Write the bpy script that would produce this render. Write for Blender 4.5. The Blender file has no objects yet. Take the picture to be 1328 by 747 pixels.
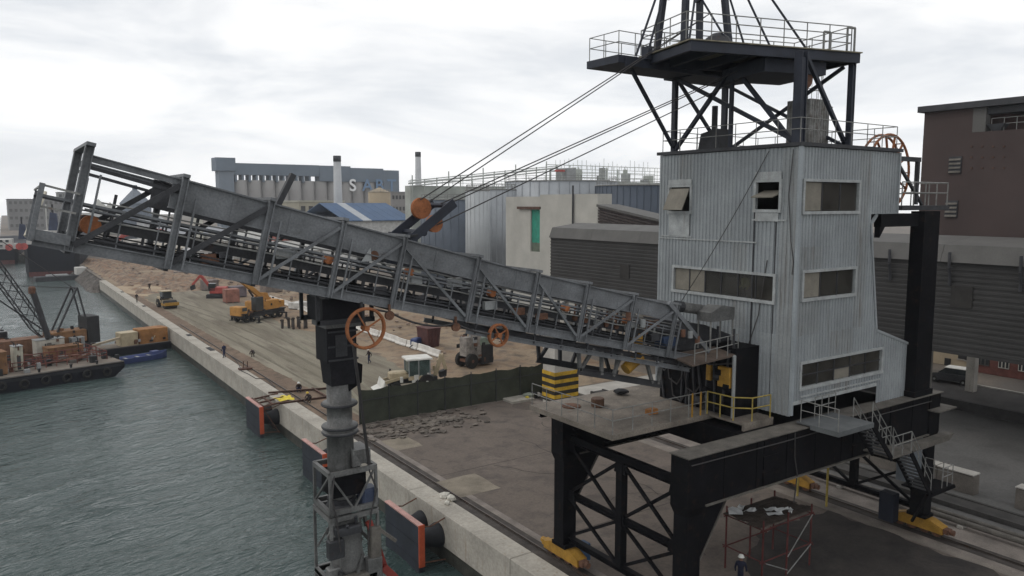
import bpy, bmesh, math, random
from math import sin, cos, tan, pi, radians, atan, hypot
from mathutils import Vector, Matrix
random.seed(7)
S = bpy.context.scene
COL = S.collection
# ------------------------------------------------------------------ camera
F, CX, CY, CAMH = 1000.0, 664.0, 373.5, 19.0          # photo pixels (1328 wide), metres
VX, VY = -20.0, 263.0                                  # vanishing point of the quay line
PITCH = atan((CY - VY) / F)
YAW = atan((CX - VX) / hypot(F, CY - VY))
FWD = Vector((sin(YAW) * cos(PITCH), cos(YAW) * cos(PITCH), -sin(PITCH)))
RGT = Vector((cos(YAW), -sin(YAW), 0))
UPV = RGT.cross(FWD)
EYE = Vector((0, 0, CAMH))
cam = bpy.data.cameras.new('camera')
cam.sensor_width = 36.0
cam.lens = 36.0 * F / 1328.0
cam.clip_start = 0.3
cam.clip_end = 12000
camo = bpy.data.objects.new('camera', cam)
COL.objects.link(camo)
camo.matrix_world = Matrix((
    (RGT.x, UPV.x, -FWD.x, 0), (RGT.y, UPV.y, -FWD.y, 0), (RGT.z, UPV.z, -FWD.z, CAMH), (0, 0, 0, 1)))
S.camera = camo
def on(px, py, ax, v):
    """point where the sight line of a photo pixel meets the plane x, y or z = v"""
    d = FWD * F + RGT * (px - CX) - UPV * (py - CY)
    i = 'xyz'.index(ax)
    return EYE + d * ((v - EYE[i]) / d[i])
def at(px, py, dist):
    d = FWD * F + RGT * (px - CX) - UPV * (py - CY)
    return EYE + d * (dist / F)
def G(px, py, z=0.0):
    return on(px, py, 'z', z)
# ------------------------------------------------------------------ sky and light
SUN_EL, SUN_AZ = radians(48), radians(-60)             # azimuth from +Y towards +X
W = bpy.data.worlds.new('World')
S.world = W
W.use_nodes = True
nt = W.node_tree
nt.nodes.clear()
def wn(t, **kw):
    n = nt.nodes.new(t)
    for k, v in kw.items():
        setattr(n, k, v)
    return n
sky = wn('ShaderNodeTexSky', sky_type='NISHITA', sun_disc=False, sun_elevation=SUN_EL, sun_rotation=SUN_AZ,
         altitude=10, air_density=1.2, dust_density=3.0, ozone_density=1.0)
tc = wn('ShaderNodeTexCoord')
mp = wn('ShaderNodeMapping')
mp.inputs['Scale'].default_value = (1.3, 1.3, 5.5)
n1 = wn('ShaderNodeTexNoise')
n1.inputs['Scale'].default_value = 2.1
n1.inputs['Detail'].default_value = 7
n1.inputs['Roughness'].default_value = 0.55
n1.inputs['Distortion'].default_value = 0.4
rp = wn('ShaderNodeValToRGB')
rp.color_ramp.elements[0].position = 0.36
rp.color_ramp.elements[0].color = (7.7, 7.95, 8.3, 1)
rp.color_ramp.elements[1].position = 0.56
rp.color_ramp.elements[1].color = (10.3, 10.3, 10.3, 1)
mx = wn('ShaderNodeMix', data_type='RGBA')
mx.inputs[0].default_value = 0.93
bg = wn('ShaderNodeBackground')
bg.inputs['Strength'].default_value = 0.1
ow = wn('ShaderNodeOutputWorld')
L = nt.links.new
L(tc.outputs['Generated'], mp.inputs['Vector'])
L(mp.outputs['Vector'], n1.inputs['Vector'])
L(n1.outputs['Fac'], rp.inputs['Fac'])
L(sky.outputs['Color'], mx.inputs[6])
L(rp.outputs['Color'], mx.inputs[7])
sx_ = wn('ShaderNodeSeparateXYZ')
L(tc.outputs['Generated'], sx_.inputs[0])
el = wn('ShaderNodeMapRange')
el.inputs['From Min'].default_value = 0.0
el.inputs['From Max'].default_value = 0.32
el.inputs['To Min'].default_value = 1.22
el.inputs['To Max'].default_value = 1.0
L(sx_.outputs[2], el.inputs['Value'])
ml = wn('ShaderNodeVectorMath', operation='SCALE')
L(mx.outputs[2], ml.inputs[0])
L(el.outputs['Result'], ml.inputs['Scale'])
L(ml.outputs[0], bg.inputs['Color'])
L(bg.outputs['Background'], ow.inputs['Surface'])
sl = bpy.data.lights.new('sun', 'SUN')
sl.energy = 0.5
sl.angle = radians(25)
sl.color = (1.0, 0.96, 0.9)
so = bpy.data.objects.new('sun', sl)
COL.objects.link(so)
sd = Vector((sin(SUN_AZ) * cos(SUN_EL), cos(SUN_AZ) * cos(SUN_EL), sin(SUN_EL)))
so.rotation_euler = sd.to_track_quat('Z', 'Y').to_euler()
so.location = (0, 0, 200)
vs = S.view_settings
vs.view_transform = 'Standard'
vs.look = 'None'
vs.exposure = 0.0
vs.gamma = 1.0
vs.use_curve_mapping = False
S.cycles.max_bounces = 6
S.cycles.transparent_max_bounces = 8
S.cycles.volume_bounces = 0
# ------------------------------------------------------------------ materials
MATS = {}
def mat(name, col, rough=0.75, metal=0.0, var=0.22, scale=1.2, bump=0.15, rust=0.0, rustcol=(0.13, 0.055, 0.028),
        streak=0.0, alpha=1.0, spec=0.35, fine=14.0):
    if name in MATS:
        return MATS[name]
    m = bpy.data.materials.new(name)
    m.use_nodes = True
    t = m.node_tree
    b = t.nodes['Principled BSDF']
    k = t.links.new
    tx = t.nodes.new('ShaderNodeTexCoord')
    a = t.nodes.new('ShaderNodeTexNoise')
    a.inputs['Scale'].default_value = scale
    a.inputs['Detail'].default_value = 6
    a.inputs['Roughness'].default_value = 0.6
    k(tx.outputs['Object'], a.inputs['Vector'])
    f = t.nodes.new('ShaderNodeTexNoise')
    f.inputs['Scale'].default_value = fine
    f.inputs['Detail'].default_value = 4
    k(tx.outputs['Object'], f.inputs['Vector'])
    r = t.nodes.new('ShaderNodeValToRGB')
    r.color_ramp.elements[0].position = 0.32
    r.color_ramp.elements[1].position = 0.68
    r.color_ramp.elements[0].color = (*[c * (1 - var) for c in col], 1)
    r.color_ramp.elements[1].color = (*[min(1, c * (1 + var)) for c in col], 1)
    k(a.outputs['Fac'], r.inputs['Fac'])
    mul = t.nodes.new('ShaderNodeMix')
    mul.data_type = 'RGBA'
    mul.blend_type = 'OVERLAY'
    mul.inputs[0].default_value = min(1, var * 1.6)
    k(r.outputs['Color'], mul.inputs[6])
    k(f.outputs['Fac'], mul.inputs[7])
    out = mul.outputs[2]
    if rust > 0 or streak > 0:
        mp = t.nodes.new('ShaderNodeMapping')
        mp.inputs['Scale'].default_value = (2.2, 2.2, 0.22 if streak > 0 else 2.2)
        k(tx.outputs['Object'], mp.inputs['Vector'])
        g = t.nodes.new('ShaderNodeTexNoise')
        g.inputs['Scale'].default_value = 1.1
        g.inputs['Detail'].default_value = 8
        g.inputs['Roughness'].default_value = 0.65
        k(mp.outputs['Vector'], g.inputs['Vector'])
        r2 = t.nodes.new('ShaderNodeValToRGB')
        amt = max(rust, streak)
        r2.color_ramp.elements[0].position = 0.66 - 0.25 * amt
        r2.color_ramp.elements[1].position = 0.80 - 0.15 * amt
        k(g.outputs['Fac'], r2.inputs['Fac'])
        mm = t.nodes.new('ShaderNodeMix')
        mm.data_type = 'RGBA'
        sc = t.nodes.new('ShaderNodeMath')
        sc.operation = 'MULTIPLY'
        sc.inputs[1].default_value = 0.75
        k(r2.outputs['Color'], sc.inputs[0])
        k(sc.outputs[0], mm.inputs[0])
        k(out, mm.inputs[6])
        mm.inputs[7].default_value = (*rustcol, 1)
        out = mm.outputs[2]
    k(out, b.inputs['Base Color'])
    rr = t.nodes.new('ShaderNodeMapRange')
    rr.inputs['To Min'].default_value = max(0.03, rough - 0.12)
    rr.inputs['To Max'].default_value = min(1, rough + 0.12)
    k(f.outputs['Fac'], rr.inputs['Value'])
    k(rr.outputs['Result'], b.inputs['Roughness'])
    b.inputs['Metallic'].default_value = metal
    b.inputs['Specular IOR Level'].default_value = spec
    b.inputs['Alpha'].default_value = alpha
    if bump > 0:
        bp = t.nodes.new('ShaderNodeBump')
        bp.inputs['Strength'].default_value = bump
        bp.inputs['Distance'].default_value = 0.05
        k(f.outputs['Fac'], bp.inputs['Height'])
        k(bp.outputs['Normal'], b.inputs['Normal'])
    MATS[name] = m
    return m
# ------------------------------------------------------------------ mesh builder
class MB:
    def __init__(s):
        s.v, s.f = [], []
    def add(s, vs, fs):
        o = len(s.v)
        s.v += [tuple(p) for p in vs]
        s.f += [tuple(o + i for i in q) for q in fs]
        return s
    def hexa(s, p):     # 8 points, bottom ring then top ring
        return s.add(p, [(3, 2, 1, 0), (4, 5, 6, 7), (0, 1, 5, 4), (1, 2, 6, 5), (2, 3, 7, 6), (3, 0, 4, 7)])
    def box(s, x0, x1, y0, y1, z0, z1):
        return s.hexa([(x0, y0, z0), (x1, y0, z0), (x1, y1, z0), (x0, y1, z0), (x0, y0, z1), (x1, y0, z1), (x1, y1, z1), (x0, y1, z1)])
    def cbox(s, x0, x1, y0, y1, z0, z1, c=0.05):     # box with chamfered vertical and top edges
        pts = [(x0 + c, y0), (x1 - c, y0), (x1, y0 + c), (x1, y1 - c), (x1 - c, y1), (x0 + c, y1), (x0, y1 - c), (x0, y0 + c)]
        mx_, my_ = (x0 + x1) / 2, (y0 + y1) / 2
        ins = [(mx_ + (x - mx_) * (1 - 2 * c / (x1 - x0)), my_ + (y - my_) * (1 - 2 * c / (y1 - y0))) for x, y in pts]
        n = 8
        v = [(x, y, z0) for x, y in pts] + [(x, y, z1 - c) for x, y in pts] + [(x, y, z1) for x, y in ins]
        f = [tuple(range(n - 1, -1, -1)), tuple(range(2 * n, 3 * n))]
        for r in (0, n):
            f += [(r + i, r + (i + 1) % n, r + n + (i + 1) % n, r + n + i) for i in range(n)]
        return s.add(v, f)
    def bar(s, a, b, w, h=None, up=(0, 0, 1)):       # rectangular bar: w across, h along up
        h = h or w
        a, b = Vector(a), Vector(b)
        d = (b - a).normalized()
        u = Vector(up)
        if abs(d.dot(u)) > 0.98:
            u = Vector((1, 0, 0))
        r = d.cross(u).normalized()
        u = r.cross(d).normalized()
        r, u = r * w / 2, u * h / 2
        return s.hexa([a - r - u, a + r - u, b + r - u, b - r - u, a - r + u, a + r + u, b + r + u, b - r + u])
    def ibar(s, a, b, w, h, up=(0, 0, 1), t=0.03):   # I section
        a, b = Vector(a), Vector(b)
        d = (b - a).normalized()
        u = Vector(up)
        if abs(d.dot(u)) > 0.98:
            u = Vector((1, 0, 0))
        r = d.cross(u).normalized()
        u = r.cross(d).normalized()
        s.bar(a + u * (h / 2 - t / 2), b + u * (h / 2 - t / 2), w, t, u)
        s.bar(a - u * (h / 2 - t / 2), b - u * (h / 2 - t / 2), w, t, u)
        s.bar(a, b, t, h - 2 * t, u)
        return s
    def tube(s, a, b, r, r2=None, n=8, caps=True):
        a, b = Vector(a), Vector(b)
        r2 = r if r2 is None else r2
        d = (b - a).normalized()
        u = Vector((0, 0, 1)) if abs(d.z) < 0.95 else Vector((1, 0, 0))
        x = d.cross(u).normalized()
        y = x.cross(d)
        vs = [a + (x * cos(2 * pi * i / n) + y * sin(2 * pi * i / n)) * r for i in range(n)]
        vs += [b + (x * cos(2 * pi * i / n) + y * sin(2 * pi * i / n)) * r2 for i in range(n)]
        fs = [(i, (i + 1) % n, n + (i + 1) % n, n + i) for i in range(n)]
        if caps:
            fs += [tuple(range(n - 1, -1, -1)), tuple(range(n, 2 * n))]
        return s.add(vs, fs)
    def path(s, pts, r, n=5):
        for a, b in zip(pts[:-1], pts[1:]):
            s.tube(a, b, r, n=n, caps=True)
        return s
    def lathe(s, prof, c=(0, 0, 0), n=20, axis='z', caps=True):   # prof: (radius, height)
        c = Vector(c)
        vs = []
        for r, z in prof:
            for i in range(n):
                t = 2 * pi * i / n
                p = {'z': Vector((r * cos(t), r * sin(t), z)), 'y': Vector((r * cos(t), z, r * sin(t))), 'x': Vector((z, r * cos(t), r * sin(t)))}[axis]
                vs.append(c + p)
        fs = []
        for j in range(len(prof) - 1):
            fs += [(j * n + i, j * n + (i + 1) % n, (j + 1) * n + (i + 1) % n, (j + 1) * n + i) for i in range(n)]
        if caps:
            fs += [tuple(range(n - 1, -1, -1)), tuple(range((len(prof) - 1) * n, len(prof) * n))]
        return s.add(vs, fs)
    def ring(s, c, R, r, axis='y', n=28, m=6):      # torus
        c = Vector(c)
        vs, fs = [], []
        for i in range(n):
            t = 2 * pi * i / n
            for j in range(m):
                q = 2 * pi * j / m
                rad, off = R + r * cos(q), r * sin(q)
                vs.append(c + {'y': Vector((rad * cos(t), off, rad * sin(t))), 'x': Vector((off, rad * cos(t), rad * sin(t))), 'z': Vector((rad * cos(t), rad * sin(t), off))}[axis])
        for i in range(n):
            for j in range(m):
                fs.append((i * m + j, ((i + 1) % n) * m + j, ((i + 1) % n) * m + (j + 1) % m, i * m + (j + 1) % m))
        return s.add(vs, fs)
    def prism(s, poly, lo, hi, axis='y'):           # polygon in the plane across the axis
        n = len(poly)
        def P(a, b, t):
            return {'y': (a, t, b), 'x': (t, a, b), 'z': (a, b, t)}[axis]
        vs = [P(a, b, lo) for a, b in poly] + [P(a, b, hi) for a, b in poly]
        fs = [tuple(range(n)), tuple(range(2 * n - 1, n - 1, -1))] + [(i, n + i, n + (i + 1) % n, (i + 1) % n) for i in range(n)]
        return s.add(vs, fs)
    def rail(s, pts, h=1.1, step=1.5, r=0.024, mids=(0.55,), posts=True, ends=True):   # pipe handrail along a polyline
        pts = [Vector(p) for p in pts]
        up = Vector((0, 0, 1))
        for f in (1.0,) + tuple(mids):
            s.path([p + up * h * f for p in pts], r, 5)
        if posts:
            for i, (a, b) in enumerate(zip(pts[:-1], pts[1:])):
                n = max(1, round((b - a).length / step))
                for j in range(n + (1 if i == len(pts) - 2 and ends else 0)):
                    p = a.lerp(b, j / n)
                    s.tube(p, p + up * h, r, n=5)
        return s
    def mesh(s, name):
        me = bpy.data.meshes.new(name)
        me.from_pydata(s.v, [], s.f)
        me.validate()
        bm = bmesh.new()
        bm.from_mesh(me)
        bmesh.ops.recalc_face_normals(bm, faces=bm.faces)
        bm.to_mesh(me)
        bm.free()
        return me
    def build(s, name, m, parent=None, off=None, smooth=False, tags=None):
        if off is not None:
            o_ = Vector(off)
            s.v = [tuple(Vector(p) - o_) for p in s.v]
        me = s.mesh(name)
        me.materials.append(m)
        if smooth:
            me.shade_smooth()
        o = bpy.data.objects.new(name, me)
        COL.objects.link(o)
        if parent is not None:
            o.parent = parent
        if tags:
            tag(o, *tags)
        return o
def tag(o, label=None, cat=None, group=None, kind=None):
    if label: o['label'] = label
    if cat: o['category'] = cat
    if group: o['group'] = group
    if kind: o['kind'] = kind
    return o
def thing(name, label, cat, loc=(0, 0, 0), rz=0.0, group=None):
    o = bpy.data.objects.new(name, None)
    o.empty_display_size = 0.2
    COL.objects.link(o)
    o.location = loc
    o.rotation_euler = (0, 0, rz)
    return tag(o, label, cat, group)
def share(src, name, parent, loc=(0, 0, 0), rot=(0, 0, 0), scl=(1, 1, 1)):   # another object on the same mesh
    o = bpy.data.objects.new(name, src.data)
    COL.objects.link(o)
    o.parent = parent
    o.location, o.rotation_euler, o.scale = loc, rot, scl
    return o
def dup(root, loc, rz, label=None):
    def cp(o, par):
        c = o.copy()
        COL.objects.link(c)
        c.parent = par
        for ch in o.children:
            cp(ch, c)
        return c
    r = cp(root, None)
    r.location = loc
    r.rotation_euler = (0, 0, rz)
    if label: r['label'] = label
    return r
def corr(mb, o, d, n, length, spans, pitch=0.25, amp=0.04):
    """ribbed sheet: from o along d, ribs standing out along n; spans(t) gives the (z0, z1) strips at t"""
    o, d, n = Vector(o), Vector(d), Vector(n)
    ts, t, i = [], 0.0, 0
    steps = (0.34, 0.12, 0.42, 0.12)
    offs = (0, 0, 1, 1)
    while t < length - 1e-6:
        ts.append((t, offs[i % 4] * amp))
        t += steps[i % 4] * pitch
        i += 1
    ts.append((length, offs[i % 4] * amp))
    for (t0, a0), (t1, a1) in zip(ts[:-1], ts[1:]):
        for z0, z1 in spans((t0 + t1) / 2):
            if z1 - z0 < 0.01:
                continue
            p, q = o + d * t0 + n * a0, o + d * t1 + n * a1
            mb.add([(p.x, p.y, z0), (q.x, q.y, z0), (q.x, q.y, z1), (p.x, p.y, z1)], [(0, 1, 2, 3)])
    return mb
# ------------------------------------------------------------------ setting: land, water, quay
from mathutils import noise as NZ
def sheet(name, pts, z, m, kind='structure', label=None, cat=None):
    mb = MB()
    mb.add([(x, y, z) for x, y in pts], [tuple(range(len(pts)))])
    o = mb.build(name, m)
    tag(o, label, cat, None, kind)
    return o
def rough_outline(pts, step=1.5, amp=0.5, seed=1):
    rnd = random.Random(seed)
    out = []
    for (x0, y0), (x1, y1) in zip(pts, pts[1:] + pts[:1]):
        l = hypot(x1 - x0, y1 - y0)
        n = max(1, int(l / step))
        for i in range(n):
            t = i / n
            out.append((x0 + (x1 - x0) * t + rnd.uniform(-amp, amp), y0 + (y1 - y0) * t + rnd.uniform(-amp, amp)))
    return out
def blend_mat(name, cols, scales, rough=0.9, bump=0.3, aniso=(1, 1, 1), thr=(0.4, 0.6)):
    """ground: base colour with two further colours laid over it in noise patches"""
    m = bpy.data.materials.new(name)
    m.use_nodes = True
    t = m.node_tree
    b = t.nodes['Principled BSDF']
    k = t.links.new
    tx = t.nodes.new('ShaderNodeTexCoord')
    mp = t.nodes.new('ShaderNodeMapping')
    mp.inputs['Scale'].default_value = aniso
    k(tx.outputs['Object'], mp.inputs['Vector'])
    out = None
    fine = None
    for i, (c, s) in enumerate(zip(cols, scales)):
        if i == 0:
            rgb = t.nodes.new('ShaderNodeRGB')
            rgb.outputs[0].default_value = (*c, 1)
            out = rgb.outputs[0]
            continue
        n = t.nodes.new('ShaderNodeTexNoise')
        n.inputs['Scale'].default_value = s
        n.inputs['Detail'].default_value = 8
        n.inputs['Roughness'].default_value = 0.62
        n.inputs['Distortion'].default_value = 0.3
        k((mp if i < 3 else tx).outputs[0 if i < 3 else 'Object'], n.inputs['Vector'])
        r = t.nodes.new('ShaderNodeValToRGB')
        r.color_ramp.elements[0].position = thr[0] + 0.03 * i
        r.color_ramp.elements[1].position = thr[1] + 0.03 * i
        k(n.outputs['Fac'], r.inputs['Fac'])
        x = t.nodes.new('ShaderNodeMix')
        x.data_type = 'RGBA'
        k(r.outputs['Color'], x.inputs[0])
        k(out, x.inputs[6])
        x.inputs[7].default_value = (*c, 1)
        out = x.outputs[2]
    n = t.nodes.new('ShaderNodeTexNoise')
    n.inputs['Scale'].default_value = 5.0
    n.inputs['Detail'].default_value = 9
    n.inputs['Roughness'].default_value = 0.7
    k(tx.outputs['Object'], n.inputs['Vector'])
    x = t.nodes.new('ShaderNodeMix')
    x.data_type = 'RGBA'
    x.blend_type = 'OVERLAY'
    x.inputs[0].default_value = 0.45
    k(out, x.inputs[6])
    k(n.outputs['Fac'], x.inputs[7])
    k(x.outputs[2], b.inputs['Base Color'])
    b.inputs['Roughness'].default_value = rough
    b.inputs['Specular IOR Level'].default_value = 0.25
    bp = t.nodes.new('ShaderNodeBump')
    bp.inputs['Strength'].default_value = bump
    bp.inputs['Distance'].default_value = 0.12
    k(n.outputs['Fac'], bp.inputs['Height'])
    k(bp.outputs['Normal'], b.inputs['Normal'])
    return m
m_dust = blend_mat('dusty_ground', [(0.16, 0.14, 0.12), (0.22, 0.18, 0.14), (0.12, 0.11, 0.10)], [0, 0.03, 0.11])
m_soil = blend_mat('red_soil', [(0.235, 0.172, 0.115), (0.30, 0.24, 0.17), (0.19, 0.122, 0.078), (0.12, 0.097, 0.078)], [0, 0.09, 0.16, 0.5], bump=0.6)
m_fill = blend_mat('compacted_fill', [(0.178, 0.158, 0.118), (0.255, 0.23, 0.178), (0.118, 0.098, 0.075)], [0, 0.10, 0.22], aniso=(3.2, 0.35, 1), bump=0.35, thr=(0.42, 0.62))
m_asph = blend_mat('asphalt', [(0.132, 0.109, 0.092), (0.152, 0.126, 0.107), (0.112, 0.093, 0.080), (0.085, 0.072, 0.064)], [0, 0.12, 0.3, 0.7], bump=0.15, aniso=(1, 0.6, 1))
m_asph2 = blend_mat('dark_asphalt', [(0.05, 0.046, 0.044), (0.065, 0.06, 0.056), (0.036, 0.033, 0.032)], [0, 0.15, 0.4], bump=0.15)
m_conc = mat('concrete', (0.40, 0.38, 0.345), 0.9, var=0.18, scale=0.6, bump=0.25, streak=0.12, rustcol=(0.17, 0.12, 0.08))
m_cope = mat('cope_concrete', (0.36, 0.335, 0.29), 0.9, var=0.2, scale=0.35, bump=0.3, streak=0.30, rustcol=(0.20, 0.13, 0.075), fine=6)
m_tide = mat('wet_tidal_concrete', (0.045, 0.045, 0.038), 0.5, var=0.5, scale=0.9, bump=0.5)
m_strip = mat('rail_strip_concrete', (0.19, 0.165, 0.145), 0.9, var=0.3, scale=0.8, bump=0.2)
m_groove = mat('rail_groove_dirt', (0.055, 0.047, 0.042), 0.9, var=0.4, scale=0.9, bump=0.3)
m_rail = mat('rail_steel', (0.10, 0.085, 0.075), 0.5, metal=0.7, var=0.2, rust=0.4)
# land as one sheet, with the harbour basin left open
sheet('ground', [(22.9, -200), (1400, -200), (1400, 1400), (20, 1400), (3, 335), (22.9, 335)], -0.03, m_dust)
mb = MB()
mb.prism([(3, 335), (22.9, 335), (22.9, 338), (3, 338)], -6, -0.04, 'z')
tag(mb.build('far_quay', m_tide), None, None, None, 'structure')
# water: one grid, fine near the quay, stretching to the horizon
m_wat = bpy.data.materials.new('harbour_water')
m_wat.use_nodes = True
_t = m_wat.node_tree
_b = _t.nodes['Principled BSDF']
_b.inputs['Base Color'].default_value = (0.030, 0.060, 0.056, 1)
_b.inputs['Roughness'].default_value = 0.07
_b.inputs['IOR'].default_value = 1.33
_b.inputs['Specular IOR Level'].default_value = 0.5
_x = _t.nodes.new('ShaderNodeTexCoord')
cd = G(300, 640, -3) - G(100, 700, -3)
ca = math.atan2(cd.y, cd.x)
_r = _t.nodes.new('ShaderNodeMapping')
_r.inputs['Rotation'].default_value = (0, 0, -ca)
_t.links.new(_x.outputs['Object'], _r.inputs['Vector'])
_prev = None
for sc_, dist_, st_, stretch in ((0.42, 0.45, 0.6, (0.4, 1, 1)), (1.2, 0.40, 0.85, (0.4, 1, 1)), (3.4, 0.15, 0.8, (0.5, 1, 1))):
    _m = _t.nodes.new('ShaderNodeMapping')
    _m.inputs['Scale'].default_value = stretch
    _t.links.new(_r.outputs['Vector'], _m.inputs['Vector'])
    _n = _t.nodes.new('ShaderNodeTexNoise')
    _n.inputs['Scale'].default_value = sc_
    _n.inputs['Detail'].default_value = 3
    _n.inputs['Distortion'].default_value = 0.6
    _t.links.new(_m.outputs['Vector'], _n.inputs['Vector'])
    _p = _t.nodes.new('ShaderNodeBump')
    _p.inputs['Strength'].default_value = st_
    _p.inputs['Distance'].default_value = dist_
    _t.links.new(_n.outputs['Fac'], _p.inputs['Height'])
    if _prev:
        _t.links.new(_prev.outputs['Normal'], _p.inputs['Normal'])
    _prev = _p
_t.links.new(_prev.outputs['Normal'], _b.inputs['Normal'])
_c = _t.nodes.new('ShaderNodeTexNoise')      # cat's-paws: ruffled and calm patches
_c.inputs['Scale'].default_value = 0.045
_c.inputs['Detail'].default_value = 4
_t.links.new(_r.outputs['Vector'], _c.inputs['Vector'])
_q = _t.nodes.new('ShaderNodeMapRange')
_q.inputs['From Min'].default_value = 0.35
_q.inputs['From Max'].default_value = 0.65
_q.inputs['To Min'].default_value = 0.03
_q.inputs['To Max'].default_value = 0.2
_t.links.new(_c.outputs['Fac'], _q.inputs['Value'])
_t.links.new(_q.outputs['Result'], _b.inputs['Roughness'])
_e = _t.nodes.new('ShaderNodeValToRGB')
_e.color_ramp.elements[0].position = 0.35
_e.color_ramp.elements[0].color = (0.034, 0.056, 0.054, 1)
_e.color_ramp.elements[1].position = 0.65
_e.color_ramp.elements[1].color = (0.060, 0.084, 0.080, 1)
_t.links.new(_c.outputs['Fac'], _e.inputs['Fac'])
_t.links.new(_e.outputs['Color'], _b.inputs['Base Color'])
def span(a, b, n):
    return [a + (b - a) * i / n for i in range(n + 1)]
xs = [-1400, -800, -400, -200, -120] + span(-80, 22.95, 190)
ys = [-200, -50] + span(15, 115, 190) + span(118, 230, 70)[0:] + [250, 280, 320, 400, 700, 1400]
mb = MB()
for y in ys:
    for x in xs:
        fade = max(0.0, min(1.0, (x + 78) / 20)) * max(0.0, min(1.0, (225 - y) / 60))
        u, w = x * cos(ca) + y * sin(ca), -x * sin(ca) + y * cos(ca)
        h = NZ.noise((u * 0.16, w * 0.42, 3.1)) * 0.16 + NZ.noise((u * 0.45, w * 0.95, 8.1)) * 0.07
        mb.v.append((x, y, -3 + h * fade))
nx = len(xs)
mb.f = [(j * nx + i, j * nx + i + 1, (j + 1) * nx + i + 1, (j + 1) * nx + i) for j in range(len(ys) - 1) for i in range(nx - 1)]
wo = mb.build('water', m_wat, smooth=True)
wo['kind'] = 'structure'
# quay wall: facing blocks along the edge, darker tidal footing below
QX, QI, QEND = 22.1, 23.55, 213.0
quay = MB().box(QX + 0.06, QI - 0.05, 5, QEND - 0.1, -6, -2.03).build('quay', m_tide)
quay['kind'] = 'structure'
y, i = 8.7, 0
first = None
while y < QEND - 1:
    l = min(12.0, QEND - y)
    o = MB().cbox(QX, QI, 0.02, l - 0.02, -2.05, 0.05, 0.035).build('cope_block', m_cope, quay) if (first is None or l < 11.9) else share(first, 'cope_block', quay)
    first = first or o
    o.location = (0, y, 0)
    y += 12.0
# cope fittings: low ducts and recessed plates on the cope
# asphalt apron, rails with their strips
sheet('apron_asphalt', [(25.15, -60), (42.2, -60), (42.2, 60.9), (25.15, 60.9)], -0.006, m_asph)
sheet('rail_bed_sea', [(QI - 0.04, -60), (24.78, -60), (24.78, 130), (QI - 0.04, 130)], -0.012, m_groove)
sheet('rail_strip_sea', [(24.72, -60), (25.2, -60), (25.2, 61), (24.72, 61)], 0.0, m_strip)
sheet('rail_bed_land', [(42.15, -60), (47.5, -60), (47.5, 60.9), (42.15, 60.9)], -0.010, m_strip)
sheet('rail_groove_land', [(43.35, -60), (44.5, -60), (44.5, 61), (43.35, 61)], -0.002, m_groove)
sheet('pavement_strip', [(42.3, -60), (42.75, -60), (42.75, 61), (42.3, 61)], 0.0, mat('tan_strip_concrete', (0.20, 0.175, 0.15), 0.9, var=0.25, scale=0.8))
sheet('rear_yard', [(47.5, -60), (73.5, -60), (73.5, 60), (47.5, 60)], -0.014, blend_mat('rear_concrete', [(0.115, 0.113, 0.108), (0.135, 0.13, 0.125), (0.095, 0.092, 0.088)], [0, 0.1, 0.3], bump=0.1))
sheet('road', [(73.5, -80), (84.5, -80), (84.5, 140), (73.5, 140)], -0.008, m_asph2)
for X, nm in ((24.2, 'crane_rail'), (43.95, 'crane_rail')):
    rr = MB()
    rr.box(X - 0.075, X + 0.075, -60, 128 if X < 30 else 61, -0.003, 0.012)
    rr.box(X - 0.018, X + 0.018, -60, 128 if X < 30 else 61, 0.012, 0.075)
    rr.box(X - 0.04, X + 0.04, -60, 128 if X < 30 else 61, 0.075, 0.11)
    o = rr.build(nm, m_rail)
    tag(o, 'steel crane rail set beside the pale quay edge' if X < 30 else 'steel crane rail running in a dark groove by the low block wall', 'rail', None, None)
# earthworks beyond the fence
soil_px = [(23.6, 61.2), (60, 61.2), (62, 120), (66, 200), (70, 290), (24, 290), (23.6, 213)]
sheet('soil', rough_outline(soil_px, 6, 0.05), -0.018, m_soil)
fill = [G(*p) for p in ((188, 386), (215, 372), (262, 372), (318, 394), (372, 424), (436, 436), (470, 452), (510, 470), (545, 500), (560, 512))]
fill = [(p.x, p.y) for p in fill] + [(37.5, 61.5), (26.8, 61.5), (25.9, 90), (25.4, 130)]
sheet('compacted_fill', rough_outline(fill, 1.4, 0.45, 3), -0.004, m_fill)
strip = [(23.62, 62), (26.6, 62), (26.0, 95), (25.6, 140), (24.8, 175), (23.62, 180)]
m_brown = blend_mat('brown_earth_strip', [(0.155, 0.11, 0.08), (0.21, 0.15, 0.105), (0.10, 0.075, 0.055)], [0, 0.3, 0.6], bump=0.6)
sheet('earth_strip', rough_outline(strip, 1.2, 0.12, 4), 0.004, m_brown)
sand = [G(*p) for p in ((150, 372), (182, 366), (240, 370), (262, 374), (232, 380), (190, 385), (165, 381))]
sheet('sand', rough_outline([(p.x, p.y) for p in sand], 3, 0.6, 5), -0.011, blend_mat('pale_sand', [(0.37, 0.29, 0.20), (0.30, 0.22, 0.15)], [0, 0.2]))
def mound_patch(name, x0, x1, y0, y1, nx, ny, hfun, m):
    mb = MB()
    for j in range(ny + 1):
        for i in range(nx + 1):
            x, y = x0 + (x1 - x0) * i / nx, y0 + (y1 - y0) * j / ny
            e = min(1, min(i, nx - i) / 3) * min(1, min(j, ny - j) / 3)
            mb.v.append((x, y, -0.06 + max(0, hfun(x, y)) * e))
    w = nx + 1
    mb.f = [(j * w + i, j * w + i + 1, (j + 1) * w + i + 1, (j + 1) * w + i) for j in range(ny) for i in range(nx)]
    o = mb.build(name, m, smooth=False)
    o['kind'] = 'structure'
    return o
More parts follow.
